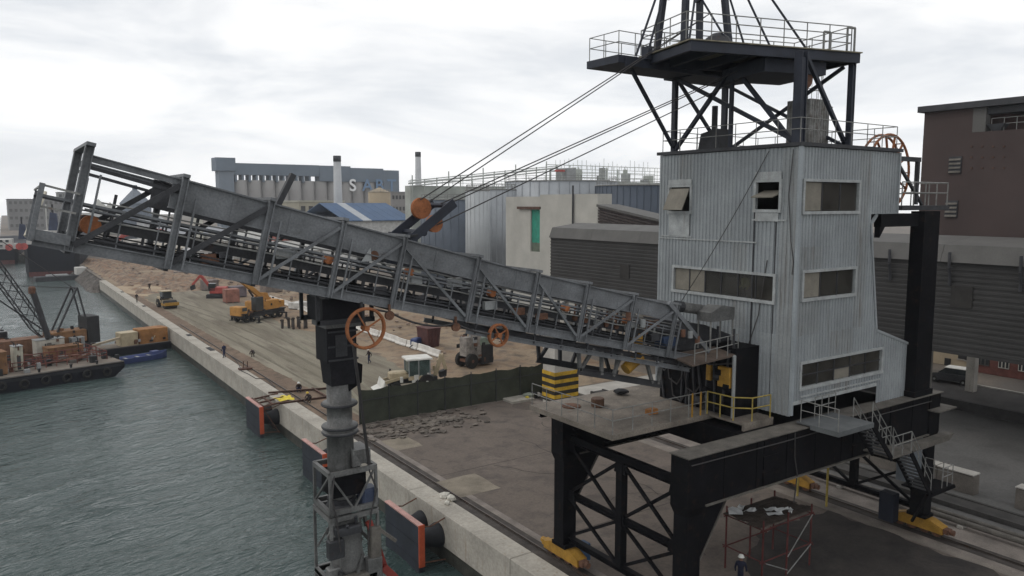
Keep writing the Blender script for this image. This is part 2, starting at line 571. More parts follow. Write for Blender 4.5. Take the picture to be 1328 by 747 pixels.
m_rub = blend_mat('rubbly_soil', [(0.225, 0.165, 0.118), (0.30, 0.24, 0.18), (0.13, 0.10, 0.08), (0.25, 0.16, 0.105)], [0, 0.25, 0.45, 0.8], bump=1.0, thr=(0.36, 0.52))
mound_patch('soil_mounds', 25, 62, 176, 288, 90, 150, lambda x, y: 1.3 * NZ.noise((x * 0.10, y * 0.045, 1)) + 0.7 * NZ.noise((x * 0.35, y * 0.2, 5)) + 0.5 * NZ.noise((x * 1.1, y * 0.6, 2)) + 0.5, m_rub)
mound_patch('soil_bank', 38.5, 60, 62, 178, 50, 150, lambda x, y: 0.55 * NZ.noise((x * 0.16, y * 0.1, 9)) + 0.35 * NZ.noise((x * 0.5, y * 0.4, 6)) - 0.12 + 0.03 * max(0, x - 44), m_soil)
# concrete patches let into the apron
m_patch = mat('pale_patch_concrete', (0.195, 0.168, 0.13), 0.9, var=0.3, scale=0.7)
for i, (px, py, w, l) in enumerate(((521, 575, 1.15, 3.0), (606, 629, 1.6, 3.4), (533, 549, 1.2, 1.6))):
    p = G(px, py)
    sheet('concrete_patch', rough_outline([(p.x - w, p.y - l / 2), (p.x + w, p.y - l / 2), (p.x + w, p.y + l / 2), (p.x - w, p.y + l / 2)], 0.8, 0.06, 20 + i), 0.0015, m_patch)

# shade under and beside the portal, painted in as a darker asphalt sheet
shade_outline = [(29.5, -40), (42.1, -40), (42.1, 27), (37, 27.6), (33, 25.9), (30.5, 23.6), (28.6, 20)]
sheet('painted_portal_shade', rough_outline(shade_outline, 0.7, 0.3, 15), -0.001, blend_mat('shade_toned_asphalt', [(0.042, 0.037, 0.034), (0.058, 0.05, 0.045), (0.03, 0.027, 0.026)], [0, 0.2, 0.5], bump=0.12))
# rubble slope closing the quay end
mb = MB()
nx_, ny_ = 18, 130
for j in range(ny_ + 1):
    for i in range(nx_ + 1):
        x, y = 18.2 + 6.8 * i / nx_, 212.6 + 124.0 * j / ny_
        z = -4.2 + min(1, (x - 18.2) / 5.2) * 4.1 * min(1, 0.5 + (y - 212.6) / 9) - (0.8 if y > 225 and x < 20 else 0) + 0.55 * NZ.noise((x * 0.7, y * 0.45, 3)) + 0.3 * NZ.noise((x * 1.9, y * 1.3, 7))
        mb.v.append((x, y, z if x < 23.9 else -0.12))
w_ = nx_ + 1
mb.f = [(j * w_ + i, j * w_ + i + 1, (j + 1) * w_ + i + 1, (j + 1) * w_ + i) for j in range(ny_) for i in range(nx_)]
o = mb.build('rubble_slope', mat('dark_slope_rubble', (0.085, 0.075, 0.066), 0.95, var=0.6, scale=0.6, bump=0.6, fine=3))
o['kind'] = 'structure'

# tyre tracks on the fill, cracks and joints in the apron
def ribbon(name, pts, w, z, m):
    pts = [Vector((p[0], p[1], 0)) for p in pts]
    fine = []
    for a, b in zip(pts[:-1], pts[1:]):
        n = max(1, int((b - a).length / 1.5))
        fine += [a.lerp(b, i / n) for i in range(n)]
    fine.append(pts[-1])
    mb = MB()
    for i, p in enumerate(fine):
        d = (fine[min(i + 1, len(fine) - 1)] - fine[max(i - 1, 0)]).normalized()
        s_ = Vector((-d.y, d.x, 0)) * (w / 2 * random.uniform(0.75, 1.2))
        mb.v += [tuple(p + s_ + Vector((0, 0, z))), tuple(p - s_ + Vector((0, 0, z)))]
    mb.f = [(2 * i, 2 * i + 1, 2 * i + 3, 2 * i + 2) for i in range(len(fine) - 1)]
    o = mb.build(name, m)
    o['kind'] = 'structure'
m_trk = blend_mat('tyre_track_mud', [(0.135, 0.12, 0.088), (0.165, 0.15, 0.112)], [0, 0.5], bump=0.7)
m_trl = blend_mat('dry_track_dust', [(0.205, 0.19, 0.145), (0.175, 0.16, 0.12)], [0, 0.5], bump=0.5)
for k, (x0, x1, ya, yb, bow) in enumerate(((28.0, 27.0, 64, 150, 0.8), (29.2, 36.5, 66, 124, 1.5), (31.5, 28.6, 78, 160, 2.0))):
    for d in (-0.95, 0.95):
        pts_ = [(x0 + (x1 - x0) * t + d + bow * sin(pi * t), ya + (yb - ya) * t) for t in [i / 10 for i in range(11)]]
        ribbon('tyre_track', pts_, 0.38, 0.0015 + 0.0006 * k, m_trl if k % 2 else m_trk)
m_crk = mat('dark_crack', (0.03, 0.026, 0.024), 0.95, var=0.3, bump=0)
rnd = random.Random(44)
for k in range(7):
    x, y = rnd.uniform(26, 41), rnd.uniform(24, 57)
    a = rnd.uniform(0, 3.14)
    pts_ = [(x, y)]
    for i in range(rnd.randint(6, 14)):
        a += rnd.uniform(-0.5, 0.5)
        x, y = x + 0.6 * cos(a), y + 0.6 * sin(a)
        if not (25.4 < x < 42):
            break
        pts_.append((x, y))
    if len(pts_) > 2:
        ribbon('pavement_crack', pts_, 0.05, 0.003 + k * 0.0004, m_crk)
for y in (33.5, 46.0):
    ribbon('pavement_joint', [(25.2, y), (42.1, y)], 0.05, 0.0008, m_crk)
for k in range(6):
    x, y = rnd.uniform(26, 41), rnd.uniform(33, 58)
    r_ = rnd.uniform(0.25, 1.1)
    sheet('oil_stain', rough_outline([(x + r_ * cos(t) * rnd.uniform(.7, 1.4), y + 1.6 * r_ * sin(t)) for t in [i * 0.7 for i in range(9)]], 0.5, 0.05, 60 + k), -0.0035 + 0.0001 * k, blend_mat('faint_stain', [(0.085, 0.071, 0.062), (0.105, 0.088, 0.075)], [0, 0.6], bump=0.1) if k == 0 else bpy.data.materials['faint_stain'])
# ------------------------------------------------------------------ the ship loader
m_black = mat('black_painted_steel', (0.0065, 0.0065, 0.008), 0.6, var=0.35, scale=0.8, rust=0.42, rustcol=(0.030, 0.019, 0.014), spec=0.08)
m_dusty = mat('dust_covered_steel', (0.115, 0.105, 0.092), 0.85, var=0.3, scale=1.4, rust=0.1, rustcol=(0.06, 0.05, 0.04))
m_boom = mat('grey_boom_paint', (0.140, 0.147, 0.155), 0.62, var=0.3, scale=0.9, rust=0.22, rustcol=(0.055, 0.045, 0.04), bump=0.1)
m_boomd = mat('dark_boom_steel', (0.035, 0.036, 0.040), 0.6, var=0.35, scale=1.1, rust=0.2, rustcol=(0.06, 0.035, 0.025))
m_mast = mat('dark_mast_steel', (0.020, 0.024, 0.036), 0.6, var=0.3, scale=1.0, rust=0.06)
m_clad = mat('pale_blue_cladding', (0.275, 0.302, 0.318), 0.55, var=0.12, scale=0.5, streak=0.10, rustcol=(0.20, 0.21, 0.21), bump=0.03)
m_frame = mat('pale_window_frame', (0.33, 0.345, 0.345), 0.6, var=0.2, scale=2, streak=0.35, rustcol=(0.2, 0.18, 0.16))
m_glass = mat('dusty_window_glass', (0.055, 0.052, 0.045), 0.16, var=0.4, scale=0.9, alpha=0.5, bump=0.0, spec=0.5)
m_board = mat('beige_window_board', (0.19, 0.175, 0.145), 0.8, var=0.15, scale=2)
m_inner = mat('dark_interior', (0.03, 0.028, 0.026), 0.9, var=0.3)
m_yel = mat('yellow_paint', (0.32, 0.175, 0.025), 0.55, var=0.25, scale=2.0, rust=0.25, rustcol=(0.08, 0.05, 0.03))
m_yrail = mat('worn_yellow_rail', (0.33, 0.25, 0.06), 0.65, var=0.25, scale=2.5, rust=0.25, rustcol=(0.16, 0.13, 0.09))
m_grail = mat('grey_rail_pipe', (0.20, 0.20, 0.19), 0.6, var=0.25, scale=3, rust=0.2)
m_oran = mat('orange_wheel_paint', (0.27, 0.10, 0.04), 0.7, var=0.3, scale=2.5, rust=0.35, rustcol=(0.16, 0.06, 0.03))
m_rusty = mat('rusty_steel', (0.12, 0.06, 0.038), 0.85, var=0.4, scale=2.5, rust=0.3, rustcol=(0.05, 0.03, 0.02))
m_rope = mat('wire_rope', (0.045, 0.042, 0.042), 0.7, var=0.2, scale=6, bump=0)
m_belt = mat('conveyor_belt_rubber', (0.016, 0.016, 0.017), 0.8, var=0.3)
m_grn = mat('pale_grey_panel', (0.26, 0.27, 0.27), 0.6, var=0.15, streak=0.2, rustcol=(0.12, 0.11, 0.1))
m_tubeg = mat('chute_grey_steel', (0.125, 0.125, 0.122), 0.5, metal=0.15, var=0.35, scale=1.3, streak=0.3, rustcol=(0.06, 0.055, 0.05))
m_deck = mat('dusty_deck_plate', (0.19, 0.165, 0.138), 0.9, var=0.35, scale=0.7, rust=0.3, rustcol=(0.15, 0.085, 0.055))
m_white = mat('white_sheet', (0.62, 0.63, 0.63), 0.7, var=0.12)
m_navy = mat('navy_cloth', (0.012, 0.014, 0.03), 0.9, var=0.3, scale=6)
O = Vector((34.15, 26.6, 0))
SL = thing('ship_loader', 'tall rail-mounted ship loader with pale clad tower, grey truss boom and black portal', 'ship loader', O)
def cr(mb, name, m, parent=None, smooth=False):
    return mb.build(name, m, parent or SL, off=O, smooth=smooth)
LX, LY = (24.4, 43.9), (22.35, 30.9)
# --- portal legs with haunches
for X in LX:
    for Y in LY:
        b = MB()
        b.box(X - 0.42, X + 0.42, Y - 0.40, Y + 0.40, 1.15, 5.6)
        b.hexa([(X - 0.42, Y - 0.40, 5.6), (X + 0.42, Y - 0.40, 5.6), (X + 0.42, Y + 0.40, 5.6), (X - 0.42, Y + 0.40, 5.6),
                (X - 0.56, Y - 0.49, 5.98), (X + 0.56, Y - 0.49, 5.98), (X + 0.56, Y + 0.49, 5.98), (X - 0.56, Y + 0.49, 5.98)])
        b.box(X - 0.56, X + 0.56, Y - 0.49, Y + 0.49, 5.98, 8.22)
        leg = cr(b, 'portal_leg', m_black)
        s = 1 if X < 30 else -1
        cr(MB().prism([(X + s * 0.43, 5.97), (X + s * 2.3, 5.97), (X + s * 0.43, 3.2)], Y - 0.2, Y + 0.2), 'haunch', m_black, leg)
        cr(MB().bar((X + s * 0.45, Y, 3.12), (X + s * 2.36, Y, 5.9), 0.46, 0.05, (s, 0, -0.7)), 'haunch_flange', m_dusty, leg)
        # bogie on the rail
        b = MB()
        b.prism([(Y - 1.45, 0.32), (Y + 1.45, 0.32), (Y + 1.45, 0.68), (Y + 0.75, 0.95), (Y - 0.75, 0.95), (Y - 1.45, 0.68)], X - 0.32, X + 0.32, 'x')
        bo = cr(b, 'bogie', m_yel)
        cr(MB().box(X - 0.45, X + 0.45, Y - 0.55, Y + 0.55, 0.95, 1.15), 'bogie_pivot', m_black, bo)
        for q in (-1.08, -0.38, 0.38, 1.08):
            cr(MB().lathe([(0.17, -0.17), (0.33, -0.17), (0.33, -0.07), (0.28, -0.07), (0.28, 0.07), (0.33, 0.07), (0.33, 0.17), (0.17, 0.17)], (X, Y + q, 0.39), 14, 'x'), 'wheel', m_rusty, bo)
        for q in (-1, 1):
            cr(MB().box(X - 0.22, X + 0.22, min(Y + q * 1.45, Y + q * 1.75), max(Y + q * 1.45, Y + q * 1.75), 0.38, 0.66).lathe([(0.16, 0), (0.16, 0.22)], (X, Y + q * 1.75 - (0.22 if q < 0 else 0), 0.52), 10, 'y'), 'buffer', m_yel if q > 0 else m_rusty, bo)
        if X < 30 and Y > 25:
            cr(MB().cbox(X + 0.34, X + 0.72, Y + 0.9, Y + 1.45, 0.35, 1.3, 0.03), 'drive_motor', m_rusty, bo)
            cr(MB().cbox(X + 0.34, X + 0.8, Y - 1.2, Y - 0.6, 0.35, 1.25, 0.03), 'drive_cabinet', mat('blue_drum_plastic', (0.03, 0.07, 0.14), 0.6), bo)
# --- cross beams
for Y in LY:
    b = MB().box(LX[0] + 0.55, LX[1] - 0.55, Y - 0.44, Y + 0.44, 6.0, 8.24)
    bm_ = cr(b, 'cross_beam', m_black)
    for X in [26.2 + 2.2 * i for i in range(8)]:
        cr(MB().box(X - 0.04, X + 0.04, Y - 0.475, Y - 0.441, 6.05, 8.2), 'stiffener', m_black, bm_)
    cr(MB().box(LX[0] - 0.6, LX[1] + 0.75, Y - 0.56, Y + 0.56, 8.242, 8.29), 'top_flange', m_dusty, bm_)
    cr(MB().box(LX[0] + 0.57, LX[1] - 0.57, Y - 0.56, Y + 0.56, 5.94, 5.998), 'bottom_flange', m_dusty, bm_)
# --- end frames along the rails
for X in LX:
    for z, h in ((6.85, 0.42), (3.85, 0.3), (1.42, 0.3)):
        cr(MB().ibar((X, LY[0] + 0.45, z), (X, LY[1] - 0.45, z), 0.3, h), 'end_girder', m_black)
    cr(MB().bar((X, 26.55, 1.57), (X, 26.55, 6.64), 0.4, 0.4), 'middle_post', m_black)
    yy = (22.8, 26.35, 26.75, 30.45)
    for y0, y1 in ((yy[0], yy[1]), (yy[2], yy[3])):
        for z0, z1 in ((1.6, 3.7), (4.02, 6.62)):
            cr(MB().bar((X - 0.07, y0, z0), (X - 0.07, y1, z1), 0.12, 0.16), 'brace', m_black)
            cr(MB().bar((X + 0.07, y0, z1), (X + 0.07, y1, z0), 0.12, 0.16), 'brace', m_black)
for X in (29.4, 36.5):
    for z in (6.35, 7.1, 7.85):
        cr(MB().box(X - 0.55, X + 0.55, 21.86, 21.908, z - 0.3, z + 0.3), 'splice_plate', m_black)
for X in LX:
    for (y_, z_) in ((22.95, 6.5), (30.3, 6.5), (26.55, 6.45), (26.55, 3.85), (22.95, 3.85), (30.3, 3.85)):
        cr(MB().prism([(y_ - 0.4, z_ - 0.28), (y_ + 0.4, z_ - 0.28), (y_ + 0.28, z_ + 0.3), (y_ - 0.28, z_ + 0.3)], X - 0.145, X - 0.125, 'x'), 'gusset_plate', m_black)
cr(MB().path([(24.0, 21.82, 7.95), (30.0, 21.82, 7.9), (36.0, 21.82, 7.95), (43.4, 21.82, 7.9)], 0.03), 'beam_cable', m_rope)
cr(MB().path([(31.0, 21.8, 8.2), (31.05, 21.8, 7.0), (31.3, 21.8, 6.1), (31.4, 22.0, 4.6)], 0.03), 'beam_cable', m_rope)
# --- decks on the portal
d1 = cr(MB().box(23.0, 31.6, 25.7, 32.2, 8.36, 8.46).box(23.0, 31.6, 25.7, 25.82, 8.2, 8.36).box(23.0, 23.12, 25.82, 32.2, 8.2, 8.36), 'main_deck', m_deck)
cr(MB().box(29.4, 31.62, 23.5, 25.68, 8.37, 8.47).box(29.4, 31.6, 23.5, 23.62, 8.0, 8.37), 'side_deck', m_deck)
for yb in (26.3, 28.6, 31.4):
    cr(MB().ibar((23.1, yb, 8.15), (43.4, yb, 8.15), 0.25, 0.36), 'deck_joist', m_black)
cr(MB().box(28.9, 41.5, 23.2, 30.2, 7.0, 8.1), 'slew_ring_housing', m_black)
cr(MB().rail([(23.1, 32.1, 8.46), (23.1, 25.8, 8.46), (29.3, 25.8, 8.46)], 1.15, 1.3), 'deck_railing', m_grail)
cr(MB().rail([(29.35, 25.75, 8.47), (29.45, 24.2, 8.47), (30.1, 23.6, 8.47), (31.4, 23.55, 8.47)], 1.15, 1.0, r=0.035), 'yellow_railing', m_yrail)
for px in (28.3, 28.9):
    cr(MB().tube((px, 25.78, 8.46), (px, 25.78, 9.65), 0.045), 'gate_post', m_yel)
cr(MB().lathe([(0.5, 0), (0.5, 0.06), (0.3, 0.1)], (24.6, 30.7, 8.46), 14), 'hatch_cover', m_rusty)
# --- black machinery bay under the boom heel
bay = cr(MB().box(29.9, 31.66, 24.5, 29.6, 8.47, 11.9), 'machinery_bay', m_black)
cr(MB().cbox(29.6, 29.88, 24.62, 25.4, 9.95, 10.95, 0.04), 'control_box', m_yel, bay)
cr(MB().cbox(29.66, 29.88, 25.9, 26.2, 10.1, 10.9, 0.04), 'control_box', m_yel, bay)
cr(MB().cbox(29.7, 29.88, 24.45, 24.58, 8.47, 11.6, 0.03), 'cable_duct', m_grn, bay)
rnd = random.Random(61)
for k in range(22):
    y, z = rnd.uniform(24.7, 29.3), rnd.uniform(8.6, 11.4)
    if k % 3 == 0:
        cr(MB().bar((29.84, y, 8.5), (29.84, y + rnd.uniform(-0.6, 0.6), 11.8), 0.1, 0.1), 'bay_frame', m_boomd, bay)
    elif k % 3 == 1:
        cr(MB().lathe([(0.05, -0.2), (0.22, -0.2), (0.22, 0.15), (0.05, 0.2)], (29.75, y, z), 12, 'y'), 'bay_motor', (m_boomd, m_black, m_dusty)[k % 2], bay)
    else:
        cr(MB().path([(29.8, y, z), (29.72, y + 0.3, z - 0.5), (29.75, y + 0.9, z - 0.3), (29.8, y + 1.1, z + 0.6)], 0.04), 'bay_hose', m_rope, bay)
for y in (24.6, 25.6, 27.6, 29.4):
    cr(MB().bar((29.8, y, 11.95), (29.8, y, 12.9), 0.08, 0.08), 'bay_stub', m_boomd, bay)
cr(MB().path([(29.8, 24.5, 11.2), (29.7, 26.0, 10.9), (29.75, 27.5, 11.1), (29.8, 29.5, 10.8)], 0.05), 'bay_hose', m_rope, bay)
# --- house
HX0, HY0, HY1, HZ0, HZ1 = 31.7, 22.6, 31.7, 9.28, 21.62
prof = [(40.05, 21.62), (40.05, 18.45), (38.15, 18.35), (37.65, 17.9), (38.65, 12.3), (42.35, 11.1), (42.4, 8.31)]
shell = MB()
for (xa, za), (xb, zb) in zip(prof[:-1], prof[1:]):
    shell.add([(xa, HY0 + 0.02, za), (xb, HY0 + 0.02, zb), (xb, HY1, zb), (xa, HY1, za)], [(0, 1, 2, 3)])
shell.add([(x, HY1, z) for x, z in [(HX0, 8.3), (HX0, HZ1)] + prof], [tuple(range(2 + len(prof)))])
for z in (9.3, 13.55, 17.5):
    shell.box(HX0 + 0.1, 37.4, HY0 + 0.1, HY1 - 0.1, z - 0.12, z)
shell.box(36.9, 37.0, HY0 + 0.1, HY1 - 0.1, 9.4, 21.5)
house = cr(shell, 'machinery_house', m_inner)
WL = [(29.35, 30.85, 18.55, 19.85), (23.65, 25.0, 18.68, 20.0), (23.8, 30.4, 14.2, 15.42)]
WN = [(31.98, 36.38, 18.6, 20.0), (32.18, 36.4, 14.42, 15.66), (32.3, 39.25, 10.05, 11.2)]
def spans_for(wins, full):
    def f(t):
        out = full(t)
        for a, b, z0, z1 in wins:
            if a < t < b:
                new = []
                for p, q in out:
                    if p < z0 and q > z1:
                        new += [(p, z0), (z1, q)]
                    else:
                        new.append((p, q))
                out = new
        return out
    return f
CL = [mat('pale_blue_cladding_%d' % i_, c_, 0.55, var=0.14, scale=0.6, streak=st_, rustcol=rc_, bump=0.06) for i_, (c_, st_, rc_) in enumerate((
    ((0.262, 0.282, 0.292), 0.22, (0.19, 0.195, 0.19)), ((0.245, 0.264, 0.274), 0.30, (0.17, 0.175, 0.17)), ((0.272, 0.292, 0.301), 0.15, (0.2, 0.205, 0.2)), ((0.245, 0.26, 0.264), 0.55, (0.125, 0.10, 0.082))))]
fl = spans_for(WL, lambda t: [(HZ0 - 0.6 if t < 25.0 else 8.5, HZ1)])
TIERS = (8.0, 12.55, 16.85, 22.0)
def cladding(o_, d_, n_, length, f, seed):
    rnd = random.Random(seed)
    sw = 0.96
    k_ = 0
    while k_ * sw < length - 0.05:
        for q in range(3):
            za, zb = TIERS[q], TIERS[q + 1] + 0.05
            def sp_(t, k_=k_, za=za, zb=zb):
                return [(max(a, za), min(b, zb)) for a, b in f(t + k_ * sw) if min(b, zb) - max(a, za) > 0.02]
            l_ = min(sw + 0.0, length - k_ * sw)
            org = Vector(o_) + Vector(d_) * (k_ * sw) + Vector(n_) * (0.018 * (2 - q) + 0.003 * (k_ % 2) + rnd.uniform(0, 0.006))
            m_c = CL[rnd.choice((0, 0, 1, 1, 2, 3))]
            for ix in (0, 1):
                w = corr(MB(), org, d_, n_, l_, lambda t: sp_(t)[ix:ix + 1], 0.24, 0.045)
                if w.v:
                    cr(w, 'cladding_sheet', m_c, house)
        k_ += 1
cladding((HX0, HY0, 0), (0, 1, 0), (-1, 0, 0), HY1 - HY0, lambda t: fl(t + HY0), 5)
def full_near(x):
    out = []
    lo = HZ0 if x < 38.95 else 8.3
    if x < 37.7:
        out.append((lo, HZ1))
    else:
        if x < 40.05:
            out.append((18.42, HZ1))
        top = 17.9 + (x - 37.65) * (12.3 - 17.9) if x < 38.65 else 12.3 + (x - 38.65) * (11.1 - 12.3) / 3.7
        out.append((lo, top))
    return out
fn = spans_for(WN, full_near)
cladding((HX0, HY0, 0), (1, 0, 0), (0, -1, 0), 42.38 - HX0, lambda t: fn(t + HX0), 8)
cr(MB().box(HX0 - 0.1, HX0 + 0.06, HY0 - 0.1, HY0 + 0.06, 8.75, HZ1 + 0.03), 'corner_flashing', m_clad, house)
for (xa, za), (xb, zb) in zip(prof[:-1], prof[1:]):
    cr(MB().bar((xa, HY0 - 0.05, za), (xb, HY0 - 0.05, zb), 0.13, 0.13), 'edge_flashing', CL[0], house)
cr(MB().box(HX0 - 0.16, 40.2, HY0 - 0.16, HY1 + 0.16, HZ1 + 0.03, HZ1 + 0.2), 'roof', m_boomd, house)
cr(MB().box(HX0 - 0.095, HX0 - 0.06, 24.9, 31.6, 17.0, 17.07).box(HX0 - 0.09, HX0 - 0.047, 23.2, 25.2, 18.12, 18.2).box(HX0 - 0.09, HX0 - 0.047, 29.2, 31.5, 17.12, 17.2), 'wall_ledge', m_frame, house)
for t in (23.75, 25.05):
    cr(MB().box(HX0 - 0.085, HX0 - 0.047, t, t + 0.06, 9.5, 18.6), 'wall_conduit', m_boomd, house)
cr(MB().box(HX0, 38.9, HY0 - 0.11, HY0 - 0.047, HZ0 - 0.03, HZ0 + 0.14), 'hem_flashing', m_frame, house)
cr(MB().box(32.3, 39.2, HY0 - 0.12, HY0 - 0.048, 9.55, 9.62), 'wall_ledge', m_frame, house)
def pt(face, t, z, out):
    return (HX0 - out, t, z) if face == 'L' else (t, HY0 - out, z)
def wbar(mb, face, t0, t1, z0, z1, o0, o1):
    o0, o1 = (o0 + (0.05 if o0 > 0.04 else 0)), o1 + (0.05 if o1 > 0.04 else 0)
    a, b = pt(face, t0, z0, o0), pt(face, t1, z1, o1)
    mb.box(min(a[0], b[0]), max(a[0], b[0]), min(a[1], b[1]), max(a[1], b[1]), min(a[2], b[2]), max(a[2], b[2]))
def window(face, t0, t1, z0, z1, n, rows=1, panes=None, skip=False):
    fw = 0.10
    b = MB()
    wbar(b, face, t0 - 0.14, t1 + 0.14, z1, z1 + 0.13, -0.05, 0.085)
    wbar(b, face, t0 - 0.14, t1 + 0.14, z0 - 0.15, z0, -0.05, 0.1)
    wbar(b, face, t0 - 0.14, t0, z0, z1, -0.05, 0.083)
    wbar(b, face, t1, t1 + 0.14, z0, z1, -0.05, 0.083)
    fr = cr(b, 'window_frame', m_frame, house)
    wdt = (t1 - t0) / n
    for i in range(1, n):
        m_ = MB()
        wbar(m_, face, t0 + wdt * i - 0.03, t0 + wdt * i + 0.03, z0, z1, -0.04, 0.03)
        cr(m_, 'mullion', m_boomd, house)
    if rows > 1:
        m_ = MB()
        wbar(m_, face, t0, t1, (z0 + z1) / 2 - 0.025, (z0 + z1) / 2 + 0.025, -0.035, 0.025)
        cr(m_, 'glazing_bar', m_boomd, house)
    if not skip:
        for i in range(n):
            for j in range(rows):
                m_ = MB()
                za, zb = z0 + (z1 - z0) * j / rows, z0 + (z1 - z0) * (j + 1) / rows
                wbar(m_, face, t0 + wdt * i + 0.031, t0 + wdt * (i + 1) - 0.031, za + 0.027, zb - 0.027, -0.02, -0.005)
                cr(m_, 'window_pane', m_board if panes and (i, j) in panes else m_glass, house)
window('L', *WL[2], 6, panes=[(5, 0), (4, 0)])
window('N', *WN[0], 3, panes=[(0, 0)])
window('N', *WN[1], 3, panes=[(0, 0)])
window('N', *WN[2], 5, 2, panes=[(2, 0)])
for k, (a, b, z0, z1) in enumerate(WL[:2]):
    window('L', a, b, z0, z1, 1, skip=True)
    sash = MB()
    if k == 0:      # bottom-hung out
        pp = [(HX0 - 0.08, a + 0.05, z1 - 0.1), (HX0 - 0.08, b - 0.05, z1 - 0.1), (HX0 - 0.62, b - 0.05, z0 + 0.05), (HX0 - 0.62, a + 0.05, z0 + 0.05)]
    else:           # pivoted nearly level
        zc = (z0 + z1) / 2 - 0.05
        pp = [(HX0 + 0.5, a + 0.05, zc + 0.28), (HX0 + 0.5, b - 0.05, zc + 0.28), (HX0 - 0.55, b - 0.05, zc - 0.05), (HX0 - 0.55, a + 0.05, zc - 0.05)]
    n_ = (Vector(pp[1]) - Vector(pp[0])).cross(Vector(pp[3]) - Vector(pp[0])).normalized() * 0.05
    sash.hexa(pp + [tuple(Vector(p) + n_) for p in pp])
    cr(sash, 'open_sash', m_board, house)
    low = MB()
    wbar(low, 'L', a, b, z0 - 0.16 - (1.2 if k == 0 else 0.42), z0 - 0.16, 0.046, 0.06)
    cr(low, 'sill_panel', m_frame, house)
    top = MB()
    wbar(top, 'L', a - 0.1, b + 0.1, z1 + 0.14, z1 + 0.5 if k else z1 + 0.42, 0.046, 0.07)
    cr(top, 'head_panel', m_frame, house)
# loose wires on the walls
def sag(a, b, n, d):
    a, b = Vector(a), Vector(b)
    return [a.lerp(b, i / n) - Vector((0, 0, d * 4 * (i / n) * (1 - i / n))) for i in range(n + 1)]
cr(MB().path(sag((HX0 - 0.12, 24.3, 21.5), (HX0 - 0.5, 29.6, 13.4), 8, 0.25), 0.022), 'wire', m_rope)
cr(MB().path([(HX0 - 0.09, 22.95, 21.5), (HX0 - 0.1, 23.1, 19.4), (HX0 - 0.09, 22.9, 17.2), (HX0 - 0.1, 22.7, 16.2), (HX0 - 0.1, 22.75, 15.6)], 0.022), 'wire', m_rope)
cr(MB().path([(HX0 - 0.12, 25.9, 9.6), (HX0 - 0.12, 24.6, 13.4), (HX0 - 0.1, 24.2, 16.2)], 0.025), 'wire', m_rope)
# rear step: black post, balcony, big cable reel
rp_ = cr(MB().box(41.85, 43.45, 22.0, 22.75, 8.3, 18.55).box(41.7, 43.6, 21.9, 22.85, 8.295, 8.6), 'rear_post', m_black)
cr(MB().box(38.2, 43.6, 22.3, 22.7, 17.75, 18.43).prism([(38.2, 18.4), (39.2, 18.4), (38.2, 17.2)], 22.35, 22.65), 'rear_girder', m_black)
cr(MB().box(38.2, 43.6, 30.3, 30.7, 17.75, 18.43).box(41.85, 43.45, 30.2, 30.9, 8.3, 18.55), 'rear_girder', m_black)
bal = cr(MB().box(40.12, 45.0, 22.3, 30.8, 18.6, 18.85), 'rear_balcony', m_boomd)
cr(MB().rail([(40.2, 22.4, 18.85), (44.9, 22.4, 18.85), (44.9, 30.7, 18.85)], 1.25, 1.1, r=0.035), 'balcony_railing', m_grail, bal)
cr(MB().box(40.12, 44.0, 23.5, 23.7, 21.3, 21.55).bar((43.8, 23.6, 21.3), (43.8, 23.6, 18.9), 0.2, 0.2).bar((41.6, 23.6, 21.3), (44.5, 23.6, 18.9), 0.14, 0.14), 'reel_bracket', m_boomd)
rc = (41.6, 24.0, 20.7)
rb = MB().ring(rc, 2.05, 0.07, 'y', 40).ring((rc[0], rc[1] + 0.5, rc[2]), 2.05, 0.07, 'y', 40)
for i in range(14):
    t = 2 * pi * i / 14
    rb.bar((rc[0] + 0.4 * cos(t), rc[1], rc[2] + 0.4 * sin(t)), (rc[0] + 2.1 * cos(t), rc[1], rc[2] + 2.1 * sin(t)), 0.12, 0.05)
    rb.bar((rc[0] + 2.05 * cos(t), rc[1], rc[2] + 2.05 * sin(t)), (rc[0] + 2.05 * cos(t), rc[1] + 0.5, rc[2] + 2.05 * sin(t)), 0.14, 0.05)
rb.lathe([(0.45, -0.1), (0.45, 0.6)], rc, 16, 'y')
cr(rb, 'cable_reel', m_oran)
# --- roof gear
cr(MB().rail([(31.75, 31.6, 21.82), (31.75, 22.7, 21.82), (39.95, 22.7, 21.82), (39.95, 31.6, 21.82), (31.75, 31.6, 21.82)], 1.15, 1.35), 'roof_railing', m_grail)
hut = cr(MB().prism([(28.2, 21.82), (29.8, 21.82), (29.6, 22.75), (28.5, 22.95)], 32.6, 33.6, 'x'), 'roof_hut', m_boomd)
cr(MB().tube((33.0, 29.0, 22.8), (33.0, 29.0, 24.2), 0.16, n=10), 'exhaust_pipe', m_boomd, hut)
tk = MB()
corr(tk, (34.6, 24.2, 0), (1, 0, 0), (0, -1, 0), 1.5, lambda t: [(21.82, 24.2)], 0.2, 0.04)
corr(tk, (34.6, 25.6, 0), (0, -1, 0), (-1, 0, 0), 1.4, lambda t: [(21.82, 24.2)], 0.2, 0.04)
tk.box(34.65, 36.0, 24.27, 25.5, 21.82, 24.12)
cr(tk, 'roof_box', mat('rusty_galvanised', (0.22, 0.22, 0.21), 0.7, var=0.3, scale=2, rust=0.75, rustcol=(0.10, 0.075, 0.06)))
